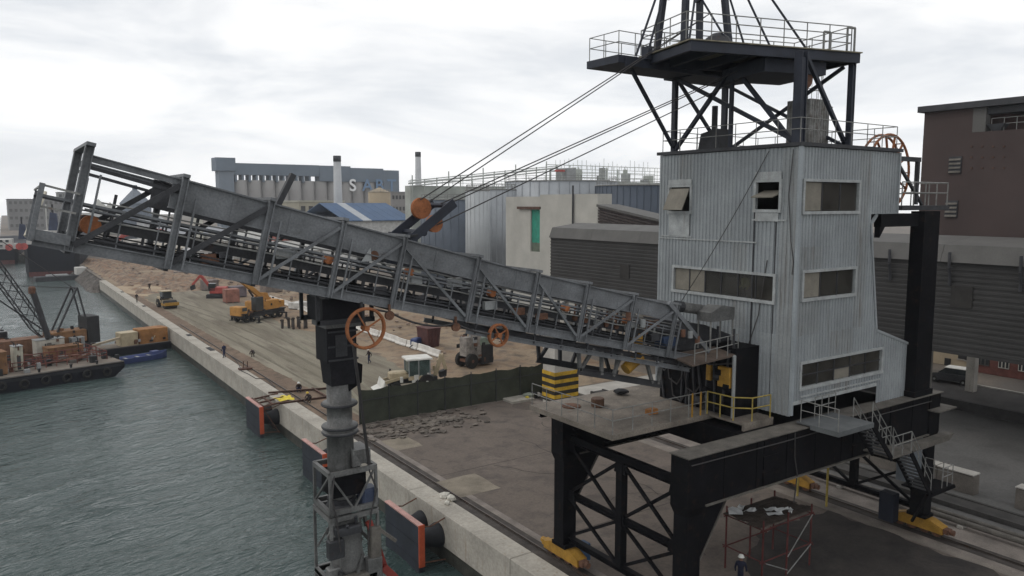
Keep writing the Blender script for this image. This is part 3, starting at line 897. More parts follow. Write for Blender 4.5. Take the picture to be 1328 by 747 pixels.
# --- mast on the roof
MZ = 25.75
mast = cr(MB().box(31.6, 36.3, 28.7, 31.5, MZ, MZ + 0.34), 'mast_frame', m_mast)
legs = [(32, 23), (36.1, 23), (32, 31), (36.1, 31)]
for (x, y), wd in zip(legs, (0.44, 0.27, 0.26, 0.28)):
    cr(MB().ibar((x, y, 21.82), (x, y, MZ + (0.28 if y < 25 else 0)), wd, wd, (1, 0, 0), 0.05).bar((x, y, 21.82), (x, y, MZ), wd * 0.7, wd * 0.7), 'mast_leg', m_mast, mast)
def mbrace(a, b, wd=0.2):
    wd *= 0.8
    cr(MB().bar(a, b, wd, wd), 'mast_brace', m_mast, mast)
mbrace((32, 30.8, MZ), (32, 23.3, 22.0), 0.24)
mbrace((32, 30.9, 21.9), (32, 27.2, MZ), 0.24)
mbrace((31.95, 27.0, MZ), (31.95, 27.0, 21.85), 0.22)
mbrace((32.1, 26.9, MZ), (32.1, 23.4, 21.9), 0.24)
mbrace((36, 30.8, 21.9), (36, 23.4, MZ), 0.2)
mbrace((36.1, 23.2, 21.95), (32.3, 23.0, MZ + 0.2), 0.22)
mbrace((36.0, 30.8, MZ), (36.0, 23.3, 21.9), 0.2)
mbrace((36.1, 31, 21.95), (32.2, 31, MZ), 0.2)
mbrace((27.8, 30.0, MZ), (32.0, 31.0, 22.0), 0.2)
# wing and top platforms
wing = cr(MB().box(25.9, 31.7, 28.9, 31.3, MZ + 0.05, MZ + 0.42).box(26.3, 36.0, 28.7, 28.88, MZ - 0.1, MZ + 0.3), 'wing_platform', m_mast, mast)
cr(MB().rail([(31.4, 29.0, MZ + 0.42), (26.0, 29.0, MZ + 0.42), (26.0, 31.2, MZ + 0.42), (31.4, 31.2, MZ + 0.42)], 1.15, 1.1), 'wing_railing', m_grail, mast)
cr(MB().box(27.4, 27.8, 28.5, 28.88, MZ + 0.3, MZ + 0.9), 'flood_lamp', m_mast, mast)
PZ = 26.2
PA = radians(15)
PD, PE = Vector((-cos(PA), sin(PA), 0)), Vector((sin(PA), cos(PA), 0))
def T(u, v, z):
    p = Vector((36.1, 22.6, 0)) + PD * u + PE * v
    return Vector((p.x, p.y, z))
def tbox(mb, u0, u1, v0, v1, z0, z1):
    return mb.hexa([T(u0, v0, z0), T(u1, v0, z0), T(u1, v1, z0), T(u0, v1, z0), T(u0, v0, z1), T(u1, v0, z1), T(u1, v1, z1), T(u0, v1, z1)])
plat = MB()
PL, PW = 9.6, 4.4
for v in (0, PW - 0.25):
    tbox(plat, 0, PL, v, v + 0.25, PZ - 0.35, PZ + 0.1)
for u in (0.0, 2.0, 4.0, 6.0, 8.0, PL - 0.25):
    tbox(plat, u, u + 0.24, 0.25, PW - 0.25, PZ - 0.33, PZ + 0.06)
tbox(plat, 1.6, 5.2, 0.5, 4.0, PZ - 0.95, PZ - 0.34)
cr(plat, 'top_platform', m_mast, mast)
td = MB()
for k in range(18):
    tbox(td, -0.05, PL + 0.1, -0.1 + k * 0.266, 0.155 + k * 0.266, PZ + 0.105, PZ + 0.16 + 0.012 * (k % 2))
cr(td, 'timber_deck', mat('weathered_deck_boards', (0.20, 0.18, 0.13), 0.9, var=0.3, scale=2), mast)['kind'] = 'stuff'
cr(MB().rail([T(0.5, 0.1, PZ + 0.17), T(9.8, 0.1, PZ + 0.17), T(9.8, PW - 0.1, PZ + 0.17), T(0.5, PW - 0.1, PZ + 0.17), T(0.5, 0.1, PZ + 0.17)], 1.2, 1.4, r=0.028, mids=(0.35, 0.68)), 'platform_railing', m_grail, mast)
for u, v in ((9.1, 1.4), (9.1, 4.0), (6.6, 1.4), (6.6, 4.0)):
    a, b = T(u, v, PZ + 0.17), T(7.9 + (u - 7.9) * 0.5, 2.7 + (v - 2.7) * 0.4, 34.5)
    cr(MB().bar(a, b, 0.26, 0.26), 'mast_pole', m_mast, mast)
for u in (7.1, 8.7):
    cr(MB().bar(T(u, 1.7, 29.1), T(u, 3.7, 29.1), 0.2), 'mast_tie', m_mast, mast)
for a, b in (((8.2, 2.6, 33.5), (11.2, 2.2, 25.9)), ((8.2, 2.6, 33.5), (10.3, 2.8, 26.0)), ((7.6, 2.6, 33.5), (4.6, 0.8, 26.3)), ((7.5, 2.6, 33.5), (2.6, 0.6, 26.3)), ((7.7, 2.6, 33.5), (5.8, 1.2, 26.3)), ((8.4, 1.6, 29.0), (9.4, 0.5, 26.3)), ((8.4, 1.6, 29.0), (7.2, 0.5, 26.3))):
    cr(MB().tube(T(*a), T(*b), 0.055, n=6), 'stay_rod', m_mast, mast)
cr(MB().lathe([(0.75, 0), (0.75, 0.12), (0.55, 0.4), (0.25, 0.6)], T(7.4, 1.2, PZ + 0.17), 16), 'winch_drum', m_boomd, mast)
for u in (2.2, 0.8):
    w_ = 0.36 if u > 1 else 0.45
    h_ = 1.0 if u > 1 else 1.3
    cr(MB().path([T(u, 0.05, PZ + 0.17), T(u, 0.05, PZ + h_), T(u - w_, 0.05, PZ + h_), T(u - w_, 0.05, PZ + 0.17)], 0.06, 6), 'hoop_guard', m_grail, mast)
cr(MB().lathe([(0.5, -0.16), (0.55, -0.16), (0.45, 0), (0.55, 0.16), (0.5, 0.16)], (33.6, 24.0, PZ - 1.1), 16, 'y'), 'rope_sheave', m_rusty, mast)
lad = MB()
for x in (36.7, 37.1):
    lad.tube((x, 26.2, 21.82), (x, 26.2, PZ + 1.2), 0.035, n=6)
for i in range(18):
    lad.tube((36.7, 26.2, 22.0 + 0.3 * i), (37.1, 26.2, 22.0 + 0.3 * i), 0.02, n=5)
cr(lad, 'ladder', m_grail, mast)
cg = MB()
for z in (24.2, 25.0, 25.8, 26.6):
    cg.ring((36.9, 25.75, z), 0.5, 0.02, 'z', 14, 4)
for i in range(7):
    t = pi + pi * i / 6
    cg.tube((36.9 + 0.5 * cos(t), 25.75 + 0.5 * sin(t), 24.2), (36.9 + 0.5 * cos(t), 25.75 + 0.5 * sin(t), 26.6), 0.015, n=4)
cg.box(36.2, 37.5, 24.9, 26.1, 24.0, 24.06)
cr(cg, 'ladder_cage', m_grail, mast)
# --- stair down the near side of the portal
m_tread = mat('stair_steel', (0.05, 0.05, 0.052), 0.6, var=0.3)
def flight(xa, za, xb, zb, y0, y1, n):
    st = MB()
    for y in (y0, y1):
        st.bar((xa, y, za - 0.1), (xb, y, zb - 0.1), 0.05, 0.26)
    fl_ = cr(st, 'stair_stringer', m_black)
    src = None
    for i in range(n):
        t = (i + 0.5) / n
        cr(MB().box(xa + (xb - xa) * t - 0.12, xa + (xb - xa) * t + 0.12, y0 + 0.03, y1 - 0.03, za + (zb - za) * t - 0.03, za + (zb - za) * t), 'step', m_tread, fl_)
    hr = MB()
    for y in (y0, y1):
        hr.rail([(xa, y, za), (xb, y, zb)], 1.0, 1.1)
    cr(hr, 'stair_handrail', m_grail, fl_)
up_p = cr(MB().box(32.0, 34.9, 20.2, 22.45, 8.36, 8.44).bar((32.0, 20.25, 8.28), (34.9, 20.25, 8.28), 0.1, 0.16).bar((32.05, 20.3, 8.28), (32.05, 21.7, 8.28), 0.1, 0.16), 'stair_platform', mat('grating_platform', (0.105, 0.112, 0.115), 0.7, var=0.2))
cr(MB().rail([(32.1, 22.3, 8.44), (32.1, 20.3, 8.44)], 1.05, 1.0), 'platform_railing', m_grail, up_p)
cr(MB().rail([(33.2, 22.3, 8.44), (34.9, 22.3, 8.44)], 1.05, 0.5), 'platform_railing', m_grail, up_p)
flight(34.9, 8.44, 36.85, 6.3, 20.3, 21.3, 9)
lp = cr(MB().box(36.85, 38.65, 20.25, 21.85, 6.22, 6.3), 'stair_landing', m_dusty)
for y_ in (20.3, 21.4):
    cr(MB().rail([(36.95, y_, 6.3), (38.6, y_, 6.3)], 1.05, 0.8), 'landing_railing', m_grail, lp)
flight(38.65, 6.3, 40.85, 3.6, 20.3, 21.3, 11)
lp = cr(MB().box(40.85, 43.2, 20.2, 21.9, 3.5, 3.6).box(40.85, 43.3, 20.2, 20.3, 3.38, 3.5), 'stair_landing', m_black)
cr(MB().rail([(42.0, 20.3, 3.6), (43.1, 20.3, 3.6), (43.1, 21.8, 3.6)], 1.1, 0.55), 'landing_railing', m_grail, lp)
cr(MB().cbox(41.3, 43.0, 21.95, 22.5, 3.6, 5.9, 0.03), 'switch_cabinet', mat('grey_blue_cabinet', (0.16, 0.18, 0.20), 0.6, var=0.15))
cr(MB().prism([(39.0, 5.9), (45.1, 5.9), (44.6, 5.55), (39.0, 5.55)], 21.3, 21.78), 'walkway_bracket', m_dusty)
cr(MB().box(43.2, 45.2, 21.3, 22.6, 7.35, 7.43), 'cable_tray', m_dusty)
cr(MB().bar((40.9, 20.5, 3.4), (41.8, 21.7, 1.3), 0.12, 0.12).bar((43.0, 20.5, 3.4), (43.4, 21.9, 2.5), 0.1, 0.1), 'landing_strut', m_black)
for y in (27.5, 29.6):
    cr(MB().tube((42.6, y, 0.02), (42.6, y, 3.3), 0.07), 'yellow_post', m_yrail)
cr(MB().cbox(42.9, 43.55, 23.4, 24.3, 0.3, 2.0, 0.04), 'drive_motor', mat('navy_motor_paint', (0.011, 0.014, 0.024), 0.7))
# --- boom
BA = radians(13.55)
BU, BN = Vector((-cos(BA), 0, sin(BA))), Vector((sin(BA), 0, cos(BA)))
BO = Vector((27.0, 0, 18.08 - 0.241 * 27.0))
YN, YF = 25.35, 28.75
def B(s, y, h):
    p = BO + BU * s + BN * h
    return Vector((p.x, y, p.z))
def s_at(px, py):
    p = on(px, py, 'y', YN)
    return (p - Vector((BO.x, YN, BO.z))).dot(BU)
SM = s_at(88, 325)
ps = [s_at(*q) for q in ((88, 325), (215, 349), (330, 362), (425, 383), (505, 400), (602, 418), (680, 432), (745, 446), (806, 456), (862, 466))]
TOPB = 2.42
def HT(s):
    return TOPB + 0.42 * max(0.0, (s - 11.0) / (SM - 11.0))
bb = MB()
for y in (YN, YF):
    bb.ibar(B(-1.0, y, 0.16), B(SM + 0.9, y, 0.16), 0.18, 0.34, BN, 0.03)
boom = cr(bb, 'boom', m_boom)
def bs(mb, name, m=m_boom, smooth=False):
    return cr(mb, name, m, boom, smooth)
for sgn, y in ((-1, YN), (1, YF)):
    # plate girder above, open rails in the last bay
    g = MB()
    n = 12
    s0, s1 = ps[-1] - 0.2, ps[1] + 0.3
    for i in range(n):
        a, b = s0 + (s1 - s0) * i / n, s0 + (s1 - s0) * (i + 1) / n
        ha = 0.68 + 0.24 * i / n
        hb = 0.68 + 0.24 * (i + 1) / n
        v = []
        for off in (-0.03, 0.03):
            v += [B(a, y + off, HT(a) - ha), B(b, y + off, HT(b) - hb), B(b, y + off, HT(b) - 0.02), B(a, y + off, HT(a) - 0.02)]
        g.hexa(v)
        g.bar(B(a, y, HT(a) - ha), B(b, y, HT(b) - hb), 0.22, 0.045, BN)
        g.bar(B(a, y, HT(a)), B(b, y, HT(b)), 0.26, 0.05, BN)
        g.bar(B(a, y - sgn * 0.0, HT(a) - 0.05), B(a, y, HT(a) - ha), 0.09, 0.12)
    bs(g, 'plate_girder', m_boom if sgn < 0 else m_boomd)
    bs(MB().ibar(B(ps[1], y, HT(ps[1]) - 0.1), B(ps[0] - 0.1, y, HT(SM) - 0.1), 0.16, 0.2, BN), 'top_rail')
    bs(MB().bar(B(ps[1], y, HT(ps[1]) - 0.42), B(ps[0] - 0.1, y, HT(SM) - 0.36), 0.08, 0.1, BN), 'top_rail', m_boomd)
    for i, s in enumerate(ps):
        end = i == 0
        wd = 0.24 if end else (0.2 if i < 3 else 0.15)
        yo = y + sgn * (0.0 if end else 0.16)
        bs(MB().ibar(B(s, yo, 0.0), B(s, yo, HT(s) + (0.32 if end else 0.06)), wd, wd, BU, 0.035), 'post')
        bs(MB().bar(B(s - 0.42, yo, 0.05), B(s - 0.42, yo, HT(s) - 0.5), 0.06, 0.06), 'rail_stanchion')
    for i in range(len(ps) - 1):
        a, b = ps[i], ps[i + 1]
        yo = y + sgn * 0.15
        if i < 4 or i in (7, 8):
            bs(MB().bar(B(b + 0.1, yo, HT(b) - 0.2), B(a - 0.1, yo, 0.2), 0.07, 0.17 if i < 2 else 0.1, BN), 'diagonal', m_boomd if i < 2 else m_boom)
        else:
            bs(MB().bar(B(a - 0.1, yo, HT(a) - 0.3), B(b + 0.1, yo, 0.2), 0.07, 0.1, BN), 'diagonal')
    if sgn > 0:
        for i in range(0, len(ps) - 1):
            m_ = (ps[i] + ps[i + 1]) / 2
            bs(MB().bar(B(m_, y, 0.3), B(m_, y, HT(m_) - 0.8), 0.09, 0.09), 'post', m_boomd)
    # handrails and stringers
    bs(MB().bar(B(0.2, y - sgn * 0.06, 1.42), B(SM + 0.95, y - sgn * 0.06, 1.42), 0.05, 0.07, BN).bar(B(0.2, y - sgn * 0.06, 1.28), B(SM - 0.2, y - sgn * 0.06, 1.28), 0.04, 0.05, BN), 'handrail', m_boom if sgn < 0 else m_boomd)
    bs(MB().bar(B(0.2, y - sgn * 0.06, 0.46), B(SM, y - sgn * 0.06, 0.46), 0.05, 0.06, BN), 'lower_rail', m_boomd)
    bs(MB().ibar(B(-0.6, y - sgn * 0.5, 0.92), B(SM - 0.2, y - sgn * 0.5, 0.92), 0.12, 0.32, BN, 0.03), 'conveyor_stringer', m_boomd)
    bs(MB().box(0, 0, 0, 0, 0, 0) if False else MB().bar(B(0.3, y - sgn * 0.3, 0.34), B(SM, y - sgn * 0.3, 0.34), 0.42, 0.03, BN), 'walkway', m_boomd)
for y in (YN - 0.05, YF):
    bs(MB().ibar(B(-0.6, y, -0.42), B(12.2, y, -0.36), 0.14, 0.2, BN, 0.03), 'lower_tie', m_boom)
    for k in range(9):
        bs(MB().bar(B(0.2 + k * 1.45, y, -0.4), B(0.2 + k * 1.45, y, 0.02), 0.07, 0.07), 'tie_post', m_boomd)
bs(MB().bar(B(-0.4, YN + 0.8, -0.2), B(12, YN + 0.8, -0.15), 1.2, 0.16, BN), 'spill_tray', m_boomd)
# cross members at each post, top and bottom
for i, s in enumerate(ps):
    wd = 0.2 if i else 0.24
    bs(MB().bar(B(s, YN - 0.3, HT(s) + (0.28 if i == 0 else 0.12)), B(s, YF + 0.3, HT(s) + (0.28 if i == 0 else 0.12)), wd, 0.1, BN), 'cross_member')
    bs(MB().bar(B(s, YN, 0.02), B(s, YF, 0.02), 0.14, 0.2, BN), 'cross_member', m_boomd)
    if i < len(ps) - 1:
        bs(MB().bar(B(s, YN, 0.08), B(ps[i + 1], YF, 0.08), 0.08, 0.08, BN), 'floor_brace', m_boomd)
# thin stanchions, conduits, lamps and junction boxes along the near side
k = 0.5
while k < SM - 0.2:
    if min(abs(k - q) for q in ps) > 0.25:
        bs(MB().bar(B(k, YN + 0.06, 0.3), B(k, YN + 0.06, 1.44), 0.035, 0.035), 'rail_stanchion', m_boom)
        bs(MB().bar(B(k + 0.3, YN + 0.5, 0.3), B(k + 0.3, YN + 0.5, 0.8), 0.06, 0.08), 'stringer_leg', m_boomd)
    k += 1.05
for y, h, r_ in ((YN + 0.12, 0.42, 0.03), (YN + 0.14, 0.56, 0.022), (YN + 0.1, 1.05, 0.028), (YN + 0.16, 1.56, 0.025)):
    bs(MB().path([B(0.4 + (SM - 1) * i / 24, y, h + 0.025 * sin(i * 1.9 + h * 9)) for i in range(25)], r_, 5), 'conduit', m_boomd if h < 1 else m_grail)
rnd = random.Random(77)
for k in range(20):
    s_ = rnd.uniform(0.6, 15.5) if k < 15 else rnd.uniform(15.5, SM - 1)
    h_ = rnd.choice((0.5, 0.75, 1.15, 1.35))
    w_ = rnd.uniform(0.12, 0.34)
    c = B(s_, YN + 0.25, h_)
    bs(MB().box(c.x - w_, c.x + w_, c.y - 0.1, c.y + 0.12, c.z - 0.12, c.z + rnd.uniform(0.05, 0.22)), 'junction_box', (m_boomd, m_grn, m_rusty, m_boomd)[k % 4])
for k in range(10):
    s_ = ps[-1] + 0.5 + k * 0.62
    c = B(s_, YN + 0.7, 0.95)
    bs(MB().lathe([(0.05, -0.3), (0.13, -0.3), (0.13, 0.3), (0.05, 0.3)], c, 10, 'y').bar((c.x, c.y - 0.2, c.z), (c.x + 0.1, c.y - 0.2, c.z + 0.6), 0.06, 0.06), 'feed_roller', m_rusty if k % 3 else m_grn)
# conveyor belt: carrying and return strand, idlers
bs(MB().bar(B(-0.8, 27.05, 1.12), B(SM - 0.4, 27.05, 1.12), 1.5, 0.03, BN), 'belt', m_belt)
bs(MB().bar(B(-0.8, 27.05, 0.62), B(SM - 0.4, 27.05, 0.62), 1.5, 0.03, BN), 'belt', m_belt)
k = 0.4
src = None
while k < SM - 0.5:
    p = B(k, 27.05, 0)
    if src is None:
        c = B(0.4, 27.05, 0)
        t_ = MB().tube(B(0.4, 26.2, 1.02), B(0.4, 27.9, 1.02), 0.07, n=8).tube(B(0.4, 26.1, 0.55), B(0.4, 28.0, 0.55), 0.06, n=8)
        t_.bar(B(0.4, 25.9, 0.8), B(0.4, 28.2, 0.8), 0.06, 0.08, BN).bar(B(0.4, 25.95, 0.8), B(0.4, 25.95, 1.3), 0.05, 0.05).bar(B(0.4, 28.15, 0.8), B(0.4, 28.15, 1.3), 0.05, 0.05)
        src = bs(t_, 'idler', m_boomd)
        s_src = 0.4
    else:
        q = B(k, 0, 0) - B(s_src, 0, 0)
        share(src, 'idler', boom, (q.x, 0, q.z))
    k += 1.15
bs(MB().lathe([(0.2, -0.85), (0.26, -0.85), (0.26, 0.85), (0.2, 0.85)], B(SM - 0.35, 27.05, 0.86), 20, 'y'), 'head_pulley', m_rusty)
bs(MB().lathe([(0.16, -0.12), (0.28, -0.12), (0.28, 0.0), (0.16, 0.0)], B(SM - 0.45, YN + 0.32, 0.86), 20, 'y'), 'pulley_rim', m_oran)
# tip walkway beyond the head frame
bs(MB().bar(B(SM, YN - 0.1, 0.3), B(SM + 0.95, YN - 0.1, 0.3), 0.12, 0.3, BN).bar(B(SM, YN + 0.5, 0.42), B(SM + 0.95, YN + 0.5, 0.42), 1.0, 0.04, BN), 'tip_walkway', m_boom)
bs(MB().bar(B(SM + 0.95, YN - 0.12, 0.1), B(SM + 0.95, YN - 0.12, 1.75), 0.14, 0.14), 'tip_post', m_boom)
bs(MB().bar(B(SM + 0.9, YF, 0.1), B(SM + 0.9, YF, 1.6), 0.08, 0.08), 'tip_post', m_boom)
bs(MB().bar(B(SM, YN - 0.12, 1.66), B(SM + 0.95, YN - 0.12, 1.7), 0.05, 0.06).bar(B(SM, YN - 0.12, 1.1), B(SM + 0.95, YN - 0.12, 1.1), 0.05, 0.06).bar(B(SM + 0.95, YN - 0.12, 1.7), B(SM + 0.95, YF, 1.6), 0.05, 0.05), 'tip_railing', m_grail)
# orange rollers along the near side
for px, py, r in ((425, 336, 0.17), (530, 353, 0.16), (637, 380, 0.15), (733, 399, 0.16), (812, 416, 0.15)):
    c = on(px, py, 'y', YN + 0.2)
    bs(MB().lathe([(0.06, -0.17), (r, -0.15), (r, 0.13), (0.06, 0.15)], c, 12, 'y'), 'roller', m_oran)
c = on(484, 331, 'y', YN + 0.05)
bs(MB().lathe([(0.05, -0.1), (0.17, -0.1), (0.17, 0.1), (0.05, 0.1)], c, 12, 'y'), 'return_roller', m_rusty)
bs(MB().prism([(c.x - 0.5, c.z - 0.2), (c.x - 0.12, c.z - 0.2), (c.x - 0.15, c.z + 0.28)], YN - 0.08, YN - 0.04), 'gusset_plate', m_grn)
# hanging cable wheels, pulleys and the festoon cable
wheels = []
for px, py, R, hub in ((475, 426, 0.70, True), (647, 435, 0.42, True)):
    c = on(px, py, 'y', YN - 0.28)
    wb = MB().ring(c, R, 0.055, 'y', 36, 6).ring((c.x, c.y + 0.12, c.z), R, 0.04, 'y', 36, 6)
    for q in range(4):
        t = 0.5 + q * pi / 2
        wb.bar(c, (c.x + R * cos(t), c.y, c.z + R * sin(t)), 0.05, 0.05)
    wb.lathe([(0.1, -0.1), (0.1, 0.3)], c, 10, 'y')
    bs(wb, 'cable_wheel', m_oran)
    zt = B((BO.x - c.x) / cos(BA), 0, 0.05).z
    bs(MB().bar((c.x, c.y + 0.2, c.z), (c.x - 0.1, c.y + 0.2, zt), 0.16, 0.1), 'wheel_hanger', m_boomd)
    wheels.append((c, R))
pul = []
for px, py in ((505, 409), (591, 424)):
    c = on(px, py, 'y', YN - 0.2)
    bs(MB().lathe([(0.05, -0.06), (0.17, -0.06), (0.13, 0), (0.17, 0.06), (0.05, 0.06)], c, 14, 'y').bar(c, (c.x, c.y, c.z + 0.4), 0.1, 0.06), 'pulley', m_rusty)
    pul.append(c)
(w0, R0), (w1, R1) = wheels
fest = [Vector((w0.x + 0.1, w0.y, w0.z + R0)), pul[0] + Vector((0, 0, 0.12))] + sag(pul[0] + Vector((0, 0, 0.12)), pul[1] + Vector((0, 0, 0.12)), 6, 0.25)[1:] + sag(pul[1] + Vector((0, 0, 0.12)), (w1.x - R1, w1.y, w1.z + 0.1), 4, 0.08)[1:]
bs(MB().path(fest, 0.04), 'festoon_cable', m_rope)
# lifting bracket with sheaves, luffing ropes up to the mast
LB = on(570, 266, 'y', 27.05)
base = B((BO.x - 12.6) / cos(BA), 27.05, HT(14.8))
for y in (26.2, 27.9):
    bs(MB().bar((base.x - 0.3, y, base.z - 0.1), (LB.x + 0.2, y, LB.z + 0.1), 0.07, 0.36, (0.3, 0, 1)), 'lifting_arm', m_mast)
    bs(MB().bar((base.x, y, base.z - 0.9), (base.x + 0.1, y, base.z + 0.35), 0.3, 0.3), 'lifting_post', m_mast)
bs(MB().tube((base.x + 0.6, 26.2, base.z + 0.35), (base.x + 0.6, 27.9, base.z + 0.35), 0.12), 'lifting_shaft', m_mast)
bs(MB().tube((LB.x, 26.2, LB.z), (LB.x, 27.9, LB.z), 0.1), 'lifting_shaft', m_mast)
for (px, py, y, r) in ((546, 270, 27.5, 0.42), (563, 290, 26.7, 0.34)):
    c = on(px, py, 'y', y)
    bs(MB().lathe([(0.06, -0.09), (r, -0.09), (r - 0.06, 0), (r, 0.09), (0.06, 0.09)], c, 22, 'y'), 'sheave', m_oran)
bs(MB().bar((base.x - 1.5, 26.0, base.z + 0.12), (base.x + 0.2, 26.0, base.z + 0.3), 0.08, 0.08).bar((base.x - 1.5, 28.1, base.z + 0.12), (base.x + 0.2, 28.1, base.z + 0.3), 0.08, 0.08).bar((base.x - 1.4, 26.0, base.z + 0.14), (base.x - 1.4, 28.1, base.z + 0.14), 0.08, 0.08), 'bracket_frame', m_boomd)
c = on(370, 250, 'y', 27.4)
bs(MB().bar(on(357, 272, 'y', 28.4), on(380, 226, 'y', 28.4), 0.24, 0.2), 'leaning_stub', m_boomd)
for (a, ya, b, yb) in (((545, 259), 27.3, (30.2, 27.0, 28.3), 27.0), ((556, 262), 27.6, (30.2, 27.3, 28.2), 27.3), ((572, 264), 26.7, (33.6, 26.6, 26.3), 26.6), ((566, 292), 26.6, (33.6, 26.4, 25.9), 26.4), ((574, 268), 27.8, (33.6, 27.6, 26.0), 27.6)):
    cr(MB().tube(on(*a, 'y', ya), b, 0.026, n=5), 'luffing_rope', m_rope)
# boom heel: drive gear, walkway, hood, hinge frame
heel = cr(MB().prism([(27.2, 12.0), (29.8, 11.2), (31.6, 11.2), (31.6, 12.2), (29.6, 12.9), (27.2, 13.3)], 26.3, 28.2), 'boom_heel', m_boomd)
cr(MB().hexa([(26.6, 24.3, 11.45), (30.3, 24.6, 11.55), (30.3, 25.9, 11.75), (26.6, 25.9, 11.7), (26.6, 24.3, 11.53), (30.3, 24.6, 11.63), (30.3, 25.9, 11.83), (26.6, 25.9, 11.78)]), 'heel_walkway', mat('brown_walkway_plate', (0.10, 0.075, 0.06), 0.8, var=0.3), heel)
for y_ in (25.2, 28.8):
    cr(MB().bar((25.9, y_, 14.4), (28.7, y_, 11.8), 0.16, 0.2), 'heel_strut', m_boom, heel)
cr(MB().tube(on(884, 398, 'y', 26.4), on(918, 403, 'y', 26.4), 0.26, n=14), 'motor_casing', m_tubeg, heel)
cr(MB().tube(on(876, 397, 'y', 26.4), on(884, 398, 'y', 26.4), 0.28, n=14), 'motor_end', m_boomd, heel)
h0, h1 = on(922, 418, 'y', 25.3), on(953, 398, 'y', 25.3)
cr(MB().prism([(h0.x, h0.z), (h1.x, h0.z), (h1.x, h0.z + 0.62), (h0.x + 0.75, h0.z + 0.75), (h0.x, h0.z + 0.45)], 25.3, 26.2), 'feed_hood', m_tubeg, heel)
for x in (h0.x + 0.05, h1.x - 0.06):
    for y in (25.35, 26.15):
        cr(MB().bar((x, y, 11.8), (x, y, h0.z), 0.06, 0.06), 'hood_leg', m_grail, heel)
cr(MB().rail([(26.8, 24.35, 11.5), (30.2, 24.65, 11.6)], 1.0, 0.9), 'heel_railing', m_grail, heel)
gq = on(827, 442, 'y', 25.6)
cr(MB().cbox(gq.x - 0.3, gq.x + 0.3, 25.5, 26.1, gq.z - 0.3, gq.z + 0.3, 0.08), 'yellow_gearbox', m_yel, heel)
cr(MB().tube(on(811, 479, 'y', 25.8), on(830, 462, 'y', 25.8), 0.27, n=14), 'yellow_chute', m_yel, heel)
cr(MB().cbox(26.0, 26.8, 25.5, 26.2, 12.1, 12.7, 0.05), 'blue_motor', mat('blue_motor_paint', (0.035, 0.06, 0.12), 0.5), heel)
for i, (x, z) in enumerate(((26.9, 12.9), (27.4, 12.8), (27.9, 12.5), (24.3, 13.6), (23.4, 14.0))):
    cr(MB().lathe([(0.12, 0), (0.12, 0.35)], (x, 25.2, z - 0.2), 10), 'hydraulic_unit', m_grn if i % 2 else m_rusty, heel)
# heel support frame hanging below the boom
ua, ub = on(749, 481, 'y', 25.6), on(857, 499, 'y', 25.6)
sf = cr(MB().ibar(ua, ub, 0.16, 0.3), 'under_frame', m_boomd)
cr(MB().ibar(ua + Vector((0, 3.0, 0)), ub + Vector((0, 3.0, 0)), 0.16, 0.3), 'under_frame_rear', m_boomd, sf)
for pa, pb in (((752, 481), (770, 452)), ((780, 486), (780, 455)), ((795, 488), (806, 458)), ((838, 468), (846, 497)), ((853, 498), (858, 467)), ((752, 481), (750, 452))):
    for dy in (0.0, 3.0):
        cr(MB().bar(on(*pa, 'y', 25.6) + Vector((0, dy, 0)), on(*pb, 'y', 25.6) + Vector((0, dy, 0)), 0.12, 0.15), 'frame_strut', m_tubeg if dy < 1 else m_boomd, sf)
# --- telescopic loading spout
SX, SY = 10.55, 27.05
sp = MB()
sp.box(SX - 0.85, SX + 0.75, SY - 0.8, SY + 0.8, 14.75, 15.6)
sp.hexa([(SX - 0.45, SY - 0.45, 12.3), (SX + 0.45, SY - 0.45, 12.3), (SX + 0.45, SY + 0.45, 12.3), (SX - 0.45, SY + 0.45, 12.3),
         (SX - 0.52, SY - 0.52, 13.2), (SX + 0.52, SY - 0.52, 13.2), (SX + 0.52, SY + 0.52, 13.2), (SX - 0.52, SY + 0.52, 13.2)])
sp.box(SX - 0.62, SX + 0.52, SY - 0.52, SY + 0.62, 13.2, 14.75)
spout = cr(sp, 'loading_spout', mat('sooty_spout_steel', (0.014, 0.014, 0.017), 0.6, var=0.4, scale=1.2, rust=0.2, rustcol=(0.04, 0.032, 0.028), spec=0.15))
for z in (13.25, 13.75, 14.3):
    cr(MB().box(SX - 0.57, SX + 0.57, SY - 0.57, SY + 0.57, z, z + 0.06), 'spout_rib', m_boomd, spout)
cr(MB().box(SX - 0.3, SX + 0.15, SY - 0.545, SY - 0.525, 13.4, 14.2), 'inspection_door', m_boomd, spout)
cr(MB().hexa([(SX + 0.2, SY - 0.4, 12.0), (SX + 0.75, SY - 0.4, 12.3), (SX + 0.75, SY + 0.4, 12.3), (SX + 0.2, SY + 0.4, 12.0), (SX + 0.2, SY - 0.5, 13.3), (SX + 0.75, SY - 0.5, 13.0), (SX + 0.75, SY + 0.5, 13.0), (SX + 0.2, SY + 0.5, 13.3)]), 'side_flap', m_black, spout)
cr(MB().box(SX - 0.72, SX + 0.72, SY - 0.72, SY + 0.72, 14.5, 14.74), 'collar', m_tubeg, spout)
fr_ = MB()
for x in (SX - 1.05, SX + 1.0):
    for y in (SY - 0.85, SY + 0.85):
        fr_.bar((x, y, 14.7), (x, y, 16.3 - 0.24 * (x - SX)), 0.12, 0.12)
for y in (SY - 0.85, SY + 0.85):
    fr_.bar((SX - 1.1, y, 14.75), (SX + 1.1, y, 14.75), 0.12, 0.18)
cr(fr_, 'hanger_frame', m_boomd, spout)
